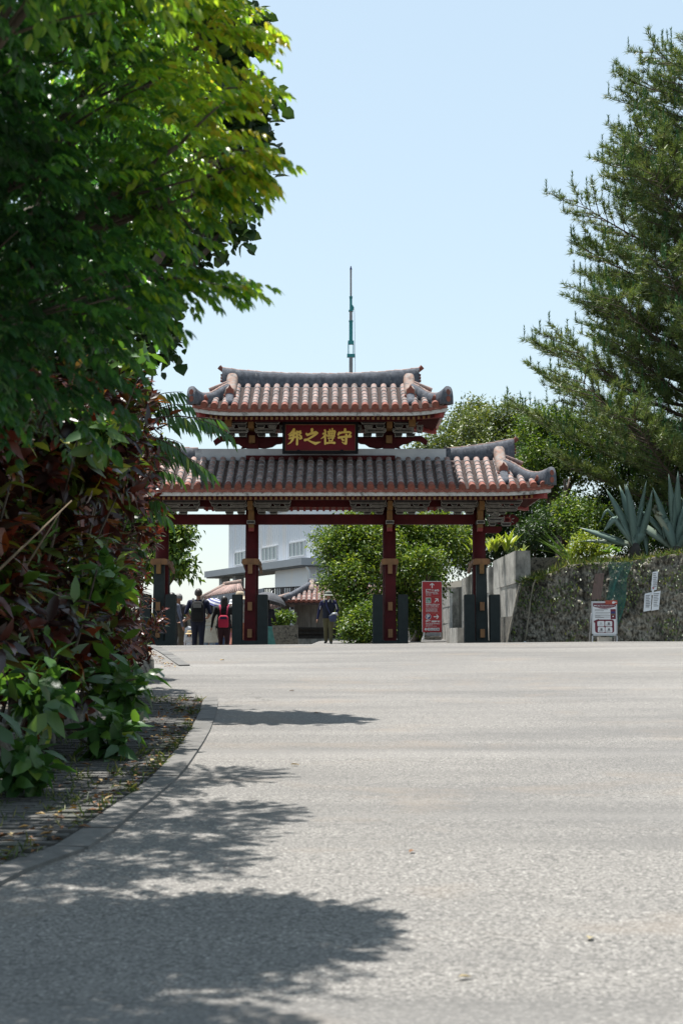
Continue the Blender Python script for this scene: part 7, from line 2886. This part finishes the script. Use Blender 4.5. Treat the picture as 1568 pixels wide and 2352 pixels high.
def place_leaf(me, root, p, d, nrm, L, name='leaf'):
    d = Vector(d).normalized()
    s = d.cross(Vector(nrm))
    if s.length < 1e-4:
        s = Vector((1, 0, 0))
    s.normalize()
    nn = s.cross(d)
    Mx = Matrix((s, d, nn)).transposed().to_4x4() @ Matrix.Scale(L, 4)
    Mx.translation = Vector(p)
    o = link(name, me, root)
    o.matrix_local = Mx
    return o


def leafy_shrub(name, label, cat, base, vol, n_stems, per, L, aspect, mat, tint_fn, n_parts, curl, droop, stems_mat='bark', group=None, whorl=0.14, updir=0.55):
    """vol: list of (centre, rx, ry, rz): stems end inside, leaves whorl round the stem tops. The leaves showing largest are parts"""
    root = empty(name, base, 0, label, cat, group)
    b = Vector(base)
    mb = MB()
    tips, dirs = [], []
    for k in range(n_stems):
        c, rx, ry, rz__ = vol[k % len(vol)]
        d = rand_dirs(1)[0]
        r = random.uniform(0.5, 1.0)
        e = Vector((c[0] + d[0] * rx * r, c[1] + d[1] * ry * r, c[2] + d[2] * rz__ * r))
        foot = b + Vector((random.uniform(-0.35, 0.35), random.uniform(-0.4, 0.4), 0))
        if k % 17 == 0:
            limb(mb, foot - b, e - b, 0.020, 0.008, 0.10, 5)
        tips.append(e)
        dirs.append(((e - Vector(c)).normalized() * 0.7 + Vector((0, 0, updir))).normalized())
    mb.build('stems', M[stems_mat], root)
    P, D, N, LL, TT = [], [], [], [], []
    for e, d in zip(tips, dirs):
        base_t = random.random()
        for j in range(per):
            a = j * 2.4 + random.random()
            s = d.cross(Vector((0.3, 0.2, 1))).normalized()
            u = d.cross(s)
            out = s * math.cos(a) + u * math.sin(a)
            sp__ = random.uniform(0.35, 1.0)
            dd = (out * sp__ + d * (1.0 - 0.6 * sp__) + Vector((0, 0, -droop * sp__))).normalized()
            P.append(e - d * whorl * (j / per) * 1.6)
            D.append(dd)
            N.append((d + Vector((0, 0, 0.35)) + Vector(rand_dirs(1)[0]) * 0.3).normalized())
            LL.append(L * random.uniform(0.6, 1.15))
            TT.append(tint_fn(base_t))
    P = np.array([tuple(p) for p in P])
    D = np.array([tuple(p) for p in D])
    N = np.array([tuple(p) for p in N])
    LL = np.array(LL)
    TT = np.array(TT)
    # leaves nearest the open side (towards the path and the viewer) become parts
    score = (P[:, 0] - P[:, 0].mean()) * 1.2 - (P[:, 1] - P[:, 1].mean()) * 0.9 + LL * 2
    order = np.argsort(-score)
    single, rest = order[:n_parts], order[n_parts:]
    tints = np.linspace(0.02, 0.98, 13)
    tm = template_leaves(mat, tints, T1, aspect, 0.12, curl)
    for i in single:
        place_leaf(tm[int(np.argmin(np.abs(tints - TT[i])))], root, Vector(P[i]) - b, D[i], N[i], LL[i])
    if len(rest):
        V = leaf_arrays(P[rest] - np.array(base), D[rest], N[rest], LL[rest], LL[rest] * aspect, T1, 0.12, curl)
        leaves_object('foliage', V, TT[rest], T1, mat, root)
    return root


def croton_tint(b):
    r = random.random()
    if r < 0.55:
        return 0.03 + 0.45 * random.random()
    if r < 0.68:
        return 0.5 + 0.25 * random.random()
    return 0.78 + 0.2 * random.random()


def croton_red(b):
    r = random.random()
    if r < 0.45:
        return 0.1 + 0.35 * random.random()
    if r < 0.9:
        return 0.42 + 0.33 * random.random()
    return 0.80 + 0.15 * random.random()


HED = [
    ('large-leaved dark croton bush at the left edge nearest the viewer', (-3.0, 10.4), [((-2.85, 10.3, 0.6), 0.65, 0.8, 1.3), ((-2.9, 10.6, 2.0), 0.6, 0.7, 0.7)], 0.27, 0.36, croton_tint, 240),
    ('dark purple croton bush with long upright stems in mid hedge', (-3.0, 12.8), [((-2.75, 12.7, 0.5), 0.62, 0.9, 1.2), ((-2.7, 12.9, 2.0), 0.6, 0.8, 0.9)], 0.25, 0.36, croton_tint, 260),
    ('tall dark croton bush topping the hedge below the tree', (-3.05, 15.2), [((-2.85, 15.1, 0.6), 0.62, 1.0, 1.3), ((-2.6, 15.3, 2.5), 0.62, 0.9, 1.2)], 0.23, 0.34, croton_tint, 240),
    ('red-brown croton bush halfway along the far hedge', (-3.2, 17.8), [((-3.0, 17.7, 0.6), 0.62, 1.0, 1.3), ((-2.75, 17.9, 2.7), 0.66, 1.0, 1.4)], 0.20, 0.32, croton_red, 220),
    ('small-leaved red croton bush at the far end of the hedge', (-3.5, 20.6), [((-3.40, 20.4, 0.7), 0.65, 1.2, 1.3), ((-3.15, 20.6, 2.6), 0.65, 1.1, 1.5)], 0.17, 0.32, croton_red, 260),
    ('orange-red croton bush low by the path end', (-3.4, 22.6), [((-3.35, 22.6, 0.4), 0.6, 1.0, 0.9), ((-3.4, 22.8, 1.9), 0.5, 0.9, 0.9)], 0.16, 0.32, croton_red, 200),
]
for (lab, (bx, by), vol, L, asp, tf, ns) in HED:
    leafy_shrub('croton_bush', lab, 'bush', (bx, by, rz(bx, by) + 0.25), vol, ns, 11, L, asp, LM['croton'], tf, 220, 0.25, 0.25, group='crotons of the left hedge')


def green_tint(b):
    return min(1, max(0, random.gauss(0.5, 0.2)))


def green_light(b):
    return min(1, max(0, random.gauss(0.72, 0.16)))


for (lab, x, y, Y, r, L, ns, tf, per) in (
        ('large smooth green leaves spreading over the path from the lower hedge', 285, 1560, 13.2, 95, 0.25, 15, green_tint, 8),
        ('broad bluish-green leaves drooping low over the paved path', 255, 1690, 12.4, 80, 0.24, 13, green_tint, 8),
        ('bright green leaf sprays in the middle of the croton hedge', 245, 1325, 13.0, 75, 0.22, 12, green_light, 8),
        ('light green leaves standing against the sky at the hedge top', 310, 815, 13.6, 42, 0.22, 6, green_light, 7),
        ('yellow-green leaf sprays under the overhanging branches', 230, 975, 12.2, 75, 0.21, 10, green_light, 7),
        ('dark green broad leaves low at the left picture edge', 90, 1570, 11.2, 110, 0.25, 12, green_tint, 8),
        ('shaded green leaf plant by the path at the lower left', 60, 1750, 10.2, 80, 0.22, 12, green_tint, 8)):
    p = at(x, y, Y)
    rm = r * Y / FOC
    bx = min(p.x - 0.35, -2.7)
    leafy_shrub('green_shrub', lab, 'shrub', (bx, Y + 0.1, rz(bx, Y) + 0.25), [((p.x, p.y, p.z), rm, rm * 1.2, rm)], int(ns * 1.7), 5, L, 0.44, LM['big'], tf, 110, 0.2, 0.2, 'bark', 'green shrubs in the left hedge', 0.25, 0.35)

# pale bare stems leaning out of the hedge
for (lab, a, b, r) in (('pale bare stem slanting up at the left edge of the hedge', (-40, 1345, 9.6), (165, 1150, 10.2), 0.012), ('second pale bare stem beside the slanting one', (60, 1300, 10.4), (140, 1175, 10.6), 0.010)):
    p0, p1 = at(*a), at(*b)
    foot = Vector((p0.x - 0.5, p0.y, rz(-2.9, p0.y) + 0.2))
    mb = MB()
    mb.tube([Vector((0, 0, 0)), p0 - foot, p1 - foot], [r * 1.2, r, r * 0.35], 8)
    o = mb.build('bare_stem', M['bark_pale'], None, foot)
    tag(o, lab, 'stem')


# ---- willow-leaved tree branches in front of the gate's left roofs
def sprays(root, b, starts, L, W, mat, tint, n_leaf, spacing, droop, n_parts):
    P, D, N, LL = [], [], [], []
    mb = MB()
    for (p0, p1) in starts:
        p0, p1 = Vector(p0), Vector(p1)
        pts_ = [p0.lerp(p1, t) + Vector((0, 0, 0.10 * math.sin(math.pi * t) * (p1 - p0).length)) for t in [k / 6 for k in range(7)]]
        mb.tube([q - b for q in pts_], [0.012 * (1 - k / 8) for k in range(7)], 5)
        dirv = (p1 - p0).normalized()
        m = max(4, int((p1 - p0).length / spacing))
        for k in range(m):
            t = 0.15 + 0.85 * (k + random.random() * 0.5) / m
            q = min(5, int(t * 6))
            p = pts_[q].lerp(pts_[min(6, q + 1)], t * 6 - q)
            for s in (-1, 1):
                side = dirv.cross(Vector((0, 0, 1))).normalized() * s
                d = (dirv * random.uniform(0.3, 0.9) + side * random.uniform(0.2, 0.6) + Vector((0, 0, -droop * random.uniform(0.6, 1.3)))).normalized()
                P.append(p)
                D.append(d)
                N.append((Vector((0, 0, 1)) + side * 0.5 + Vector(rand_dirs(1)[0]) * 0.3).normalized())
                LL.append(L * random.uniform(0.7, 1.1))
    tag(mb.build('branches', M['bark'], root), kind='stuff')
    P, D, N = [np.array([tuple(v) for v in X]) for X in (P, D, N)]
    LL = np.array(LL)
    TT = np.clip(rng.normal(tint, 0.17, len(LL)), 0, 1)
    order = rng.permutation(len(LL))
    tints = np.linspace(0.02, 0.98, 9)
    tm = template_leaves(mat, tints, T1, W / L, 0.12, 0.2)
    for i in order[:n_parts]:
        place_leaf(tm[int(np.argmin(np.abs(tints - TT[i])))], root, Vector(P[i]) - b, D[i], N[i], LL[i])
    rest = order[n_parts:]
    if len(rest):
        leaves_object('foliage', leaf_arrays(P[rest] - np.array(b), D[rest], N[rest], LL[rest], W, T1, 0.12, 0.2), TT[rest], T1, mat, root)


wb = Vector((-3.9, 19.0, rz(-3.9, 19.0)))
wil = empty('narrow_leaf_tree', wb, 0, 'slender tree with long drooping leaves in front of the left roof ends', 'tree')
mb = MB()
mb.tube([Vector((0, 0, -0.2)), Vector((0.2, 0, 1.5)), Vector((0.5, 0, 3.0)), Vector((0.75, 0, 3.9))], [0.09, 0.08, 0.06, 0.03], 8)
mb.build('trunk', M['bark'], wil)
st = []
for (a, bq) in (((330, 960), (440, 930)), ((360, 960), (535, 1000)), ((340, 930), (455, 985)), ((340, 1000), (470, 1090)), ((350, 1030), (490, 1090)), ((330, 1050), (440, 1060)), ((340, 1010), (420, 1020)), ((330, 1170), (395, 1195)), ((335, 1150), (385, 1160)), ((300, 940), (420, 900)), ((360, 985), (510, 965)), ((330, 1080), (415, 1095))):
    Y0 = 18.2 + random.uniform(-0.5, 0.5)
    st.append((at(*a, Y0), at(*bq, Y0 + random.uniform(-0.4, 0.4))))
sprays(wil, wb, st, 0.24, 0.042, LM['big'], 0.5, 0, 0.055, 0.9, 200)


# ---- overhanging tree with feathery compound leaves
def compound_tree():
    base = Vector((-4.0, 7.4, rz(-3, 7.4) + 0.3))
    root = empty('overhanging_tree', base, 0, 'overhanging tree with feathery compound leaves filling the upper left', 'tree')
    lobes = []
    for (x, y, Y, r, f) in ((290, 110, 7.4, 265, 0.9), (415, 330, 7.0, 160, 1.0), (455, 110, 7.6, 130, 1.0), (150, 300, 7.0, 300, 1.0), (230, 560, 7.2, 220, 0.9), (390, 470, 7.2, 110, 0.9), (90, 720, 6.8, 260, 0.9), (270, 680, 7.4, 110, 0.8), (110, 890, 7.0, 130, 1.0), (-60, 450, 6.6, 330, 1.0),
                            (250, -230, 7.2, 330, 0.9), (330, -170, 7.6, 190, 0.9), (-50, -150, 7.0, 420, 0.9), (300, -480, 7.4, 240, 0.9), (0, -600, 6.8, 420, 0.8), (230, 380, 9.6, 210, 0.9), (300, 200, 10.6, 190, 0.9), (180, 560, 11.5, 170, 0.9), (330, 330, 12.6, 150, 0.9), (120, 100, 9.0, 260, 0.9), (-180, -50, 8.6, 330, 0.8), (-120, 250, 9.6, 260, 0.9), (-350, -300, 7.6, 380, 0.8), (-250, 150, 6.2, 380, 1.0), (-150, 800, 6.4, 260, 1.0),
                            (200, -150, 5.6, 240, 0.8), (50, -350, 5.4, 380, 0.8), (240, -480, 5.7, 190, 0.8), (-200, -250, 5.0, 420, 0.8)):
        p = at(x, y, Y)
        rm = r * Y / FOC
        lobes.append(((p.x, p.y, p.z), rm, rm * 0.9, rm * f))
    mb = MB()
    fork = Vector((-3.3, 7.3, 1.2))
    mb.tube([Vector((0, 0, -0.3)), Vector((0.3, 0, 0.9)), fork - base], [0.2, 0.17, 0.14], 10)
    for (c, rx, ry, rz__) in lobes:
        pts_ = limb(mb, fork - base, Vector(c) - base, 0.05, 0.012, 0.10, 6)
        for k in range(5):
            d = Vector(rand_dirs(1)[0])
            limb(mb, pts_[random.choice((3, 4, 5))], Vector(c) - base + Vector((d.x * rx, d.y * ry, d.z * rz__)) * 0.9, 0.010, 0.004, 0.1, 4)
    P, D = crown_clusters(lobes, 66.0, (0.40, 1.0), 0.5)
    # explicit sprays reaching out to the right, drooping at their ends
    ex, ed = [], []
    for (a, b, Y) in (((350, 640), (540, 665), 7.3), ((360, 610), (500, 630), 7.5), ((480, 365), (600, 350), 7.0), ((470, 410), (580, 400), 7.1), ((470, 70), (600, 60), 7.5), ((250, 680), (350, 670), 7.4), ((420, 460), (520, 440), 7.2), ((470, 230), (580, 200), 7.2)):
        for k in range(9):
            t = (k + 1) / 9
            p = at(a[0] + (b[0] - a[0]) * t, a[1] + (b[1] - a[1]) * t, Y)
            for q in range(2):
                ex.append(tuple(p + Vector((0, random.uniform(-0.06, 0.06), 0.02))))
                ed.append((0.8, random.uniform(-0.6, 0.6), random.uniform(-0.5, 0.2)))
        pa, pb = at(*a, Y), at(*b, Y)
        mb.tube([Vector(pa) - base, Vector(pa).lerp(pb, 0.5) + Vector((0, 0, 0.03)) - base, Vector(pb) - base], [0.008, 0.006, 0.003], 5)
    mb.build('trunk', M['bark'], root)
    P = np.concatenate([P, np.array(ex)])
    D = np.concatenate([D, norm(np.array(ed))])
    n = len(P)
    fresh_lit = np.clip((P[:, 0] + 1.25) * 0.50 + (P[:, 2] - 2.3) * 0.14, -0.16, 0.42)     # young outer shoots, plus sunlit right and shaded left put into the tint
    # rachis: start, horizontal-ish direction sagging outwards
    h = D.copy()
    h[:, 2] = h[:, 2] * 0.45
    h = norm(h + rand_dirs(n) * 0.5 * np.array([1, 1, 0.5]))
    RL = rng.uniform(0.11, 0.22, n)
    pairs = 5
    Ps, Ds, Ns, Ls, Ts = [], [], [], [], []
    tb = 0.40 + rng.normal(size=n) * 0.10 + fresh_lit
    side = norm(np.cross(h, np.array([0, 0, 1.0]) + rand_dirs(n) * 0.15))
    for k in range(pairs):
        t = (k + 1) / pairs
        pos = P + h * (RL * t)[:, None] + np.array([0, 0, -1.0]) * (0.35 * RL * t * t)[:, None]
        for s in (-1, 1):
            d = norm(h * 0.55 + side * s * 0.75 + np.array([0, 0, -0.55]) + rand_dirs(n) * 0.22)
            nn = norm(np.array([0, 0, 1.0]) + side * s * 0.6 + rand_dirs(n) * 0.25)
            Ps.append(pos)
            Ds.append(d)
            Ns.append(nn)
            Ls.append(rng.uniform(0.042, 0.078, n))
            Ts.append(tb + rng.normal(size=n) * 0.09)
    Ps.append(P + h * RL[:, None] + np.array([0, 0, -1.0]) * (0.35 * RL)[:, None])
    Ds.append(norm(h + np.array([0, 0, -0.6])))
    Ns.append(norm(np.array([0, 0, 1.0]) + rand_dirs(n) * 0.2))
    Ls.append(rng.uniform(0.06, 0.085, n))
    Ts.append(tb)
    Ps, Ds, Ns = [np.concatenate(X) for X in (Ps, Ds, Ns)]
    Ls, Ts = np.concatenate(Ls), np.clip(np.concatenate(Ts), 0, 0.95)
    m = len(Ps)
    sc = -Ps[:, 1] + 0.4 * Ps[:, 0] + 3.0 * ((Ps[:, 0] > -1.5) & (Ps[:, 2] < 3.3))
    order = np.argsort(-sc)
    tints = np.linspace(0.02, 0.98, 13)
    tm = template_leaves(LM['fresh_lit'], tints, T1, 0.40, 0.12, 0.25)
    for i in order[:280]:
        place_leaf(tm[int(np.argmin(np.abs(tints - Ts[i])))], root, Vector(Ps[i]) - base, Ds[i], Ns[i], Ls[i], 'leaflet')
    rest = order[280:]
    leaves_object('crown', leaf_arrays(Ps[rest] - np.array(base), Ds[rest], Ns[rest], Ls[rest], Ls[rest] * 0.40, T1, 0.12, 0.25), Ts[rest], T1, LM['fresh_lit'], root)
    print('compound leaflets', m)


compound_tree()
# darker round-leaved tree behind it
bz = rz(-4.2, 18)
broadleaf('round_leaf_tree', 'darker round-leaved tree behind the overhanging tree', (-4.2, 18.0, bz + 0.3),
          [(530, 280, 17.5, 85), (575, 235, 17.5, 48), (580, 350, 17.5, 42), (530, 520, 17.5, 50), (470, 400, 18, 140), (420, 170, 18, 160), (380, 600, 18, 110), (250, 450, 18.5, 170), (300, 760, 18, 120), (500, 60, 18, 110), (200, 650, 18, 150)],
          0.12, LM['dark'], None, 12, 8, 0.14, 0.16, aspect=0.85, tpl=T1, ysq=0.6, fork_at=(-4.1, 18.0, 2.2))
broadleaf('hedge_tree', 'leafy tree rising behind the croton hedge', (-4.6, 13.5, rz(-4, 13.5) + 0.3),
          [(100, 760, 14.2, 200), (-20, 1050, 14.0, 180), (-60, 700, 13, 240), (0, 1350, 14.0, 150), (120, 1150, 18.5, 120), (180, 1350, 18.8, 110), (40, 1250, 17.5, 140), (230, 1000, 18.8, 100), (240, 1230, 19.5, 80)], 0.12, LM['dark'], None, 14, 8, 0.14, 0.12, aspect=0.5, fork_at=(-4.5, 13.5, 1.0))

# ---- grass tufts, weeds and leaf litter on the path
n = 1700
cy = rng.uniform(6.5, 19.0, 120)
cx = np.array([(-2.7 + (kerb_x(y) + 2.7) * (1 - 0.9 * rng.random() ** 2.0)) if rng.random() < 0.6 else rng.uniform(-2.75, -2.2) for y in cy])
idx = rng.integers(0, 120, n)
px_ = cx[idx] + rng.normal(size=n) * 0.05
py_ = cy[idx] + rng.normal(size=n) * 0.10
px_ = np.minimum(px_, np.array([kerb_x(y) - 0.01 for y in py_]))
P = np.stack([px_, py_, np.array([rz(a, b) + 0.02 for a, b in zip(px_, py_)])], 1)
V = leaf_arrays(P, norm(rand_dirs(n) * 0.8 + np.array([0, 0, 0.8])), rand_dirs(n), rng.uniform(0.025, 0.11, n), rng.uniform(0.004, 0.009, n), T0, 0.1, 0.5)
gt = leaves_object('path_grass', V, rng.random(n), T0, LM['grass'], None)
tag(gt, 'grass and weeds growing between the pavers of the path', 'grass', None, 'stuff')
n = 420
py_ = np.concatenate([rng.uniform(6.5, 19, 300), rng.uniform(25, 33, 120)])
px_ = np.array([kerb_x(y) - abs(rng.normal()) * 0.25 - 0.02 if y < 20 else -3.05 - (y - 25.7) * 0.215 - abs(rng.normal()) * 0.15 for y in py_])
P = np.stack([px_, py_, np.array([rz(a, b) + 0.035 for a, b in zip(px_, py_)])], 1)
dd = rand_dirs(n) * np.array([1, 1, 0.15])
V = leaf_arrays(P, norm(dd), norm(rand_dirs(n) * 0.4 + np.array([0, 0, 1.0])), rng.uniform(0.04, 0.10, n), rng.uniform(0.02, 0.045, n), T0, 0.25, 0.1)
LM['litter'] = leaf_mat('dead_leaf', [(0.0, (0.10, 0.045, 0.02)), (0.5, (0.24, 0.10, 0.03)), (0.8, (0.38, 0.22, 0.05)), (1.0, (0.40, 0.34, 0.20))], 0.1, 1.0, 0.7)
lt_ = leaves_object('leaf_litter', V, rng.random(n), T0, LM['litter'], None)
tag(lt_, 'dry fallen leaves gathered along the kerbs', 'leaf litter', None, 'stuff')


def on_road(x, y):
    """where the picture position meets the road"""
    lo, hi = 3.0, 36.0
    for _ in range(50):
        m_ = (lo + hi) / 2
        p = at(x, y, m_)
        if p.z > rz(p.x, m_):
            lo = m_
        else:
            hi = m_
    return at(x, y, lo)


for (lab, x, y, s, t) in (('pale yellow fallen leaf in the middle of the road near the kerb', 667, 1759, 0.085, 0.9), ('small brown fallen leaf alone on the sunny road', 952, 1958, 0.06, 0.45), ('pale green fallen leaf at the lower right of the road', 1352, 2163, 0.06, 0.98),
                          ('thin greenish fallen leaf near the bottom of the road', 1052, 2251, 0.055, 0.95), ('yellow fallen leaf far up the road before the gate', 515, 1517, 0.12, 0.85), ('orange fallen leaf on the shaded path', 385, 1646, 0.10, 0.65),
                          ('brown fallen leaf on the far road centre', 722, 1639, 0.07, 0.3), ('dark brown fallen leaf at the shadow edge far up the road', 676, 1588, 0.08, 0.2)):
    p = on_road(x, y)
    a = random.uniform(0, 6.28)
    V = leaf_arrays(np.zeros((1, 3)), np.array([[math.cos(a), math.sin(a), 0.05]]), np.array([[0.1, 0.1, 1.0]]), s, s * 0.5, T1, 0.25, 0.1)
    o = leaves_object('fallen_leaf', V, np.array([t]), T1, LM['litter'], None, None)
    o.location = (p.x, p.y, p.z + 0.012)
    tag(o, lab, 'leaf', 'fallen leaves on the road')
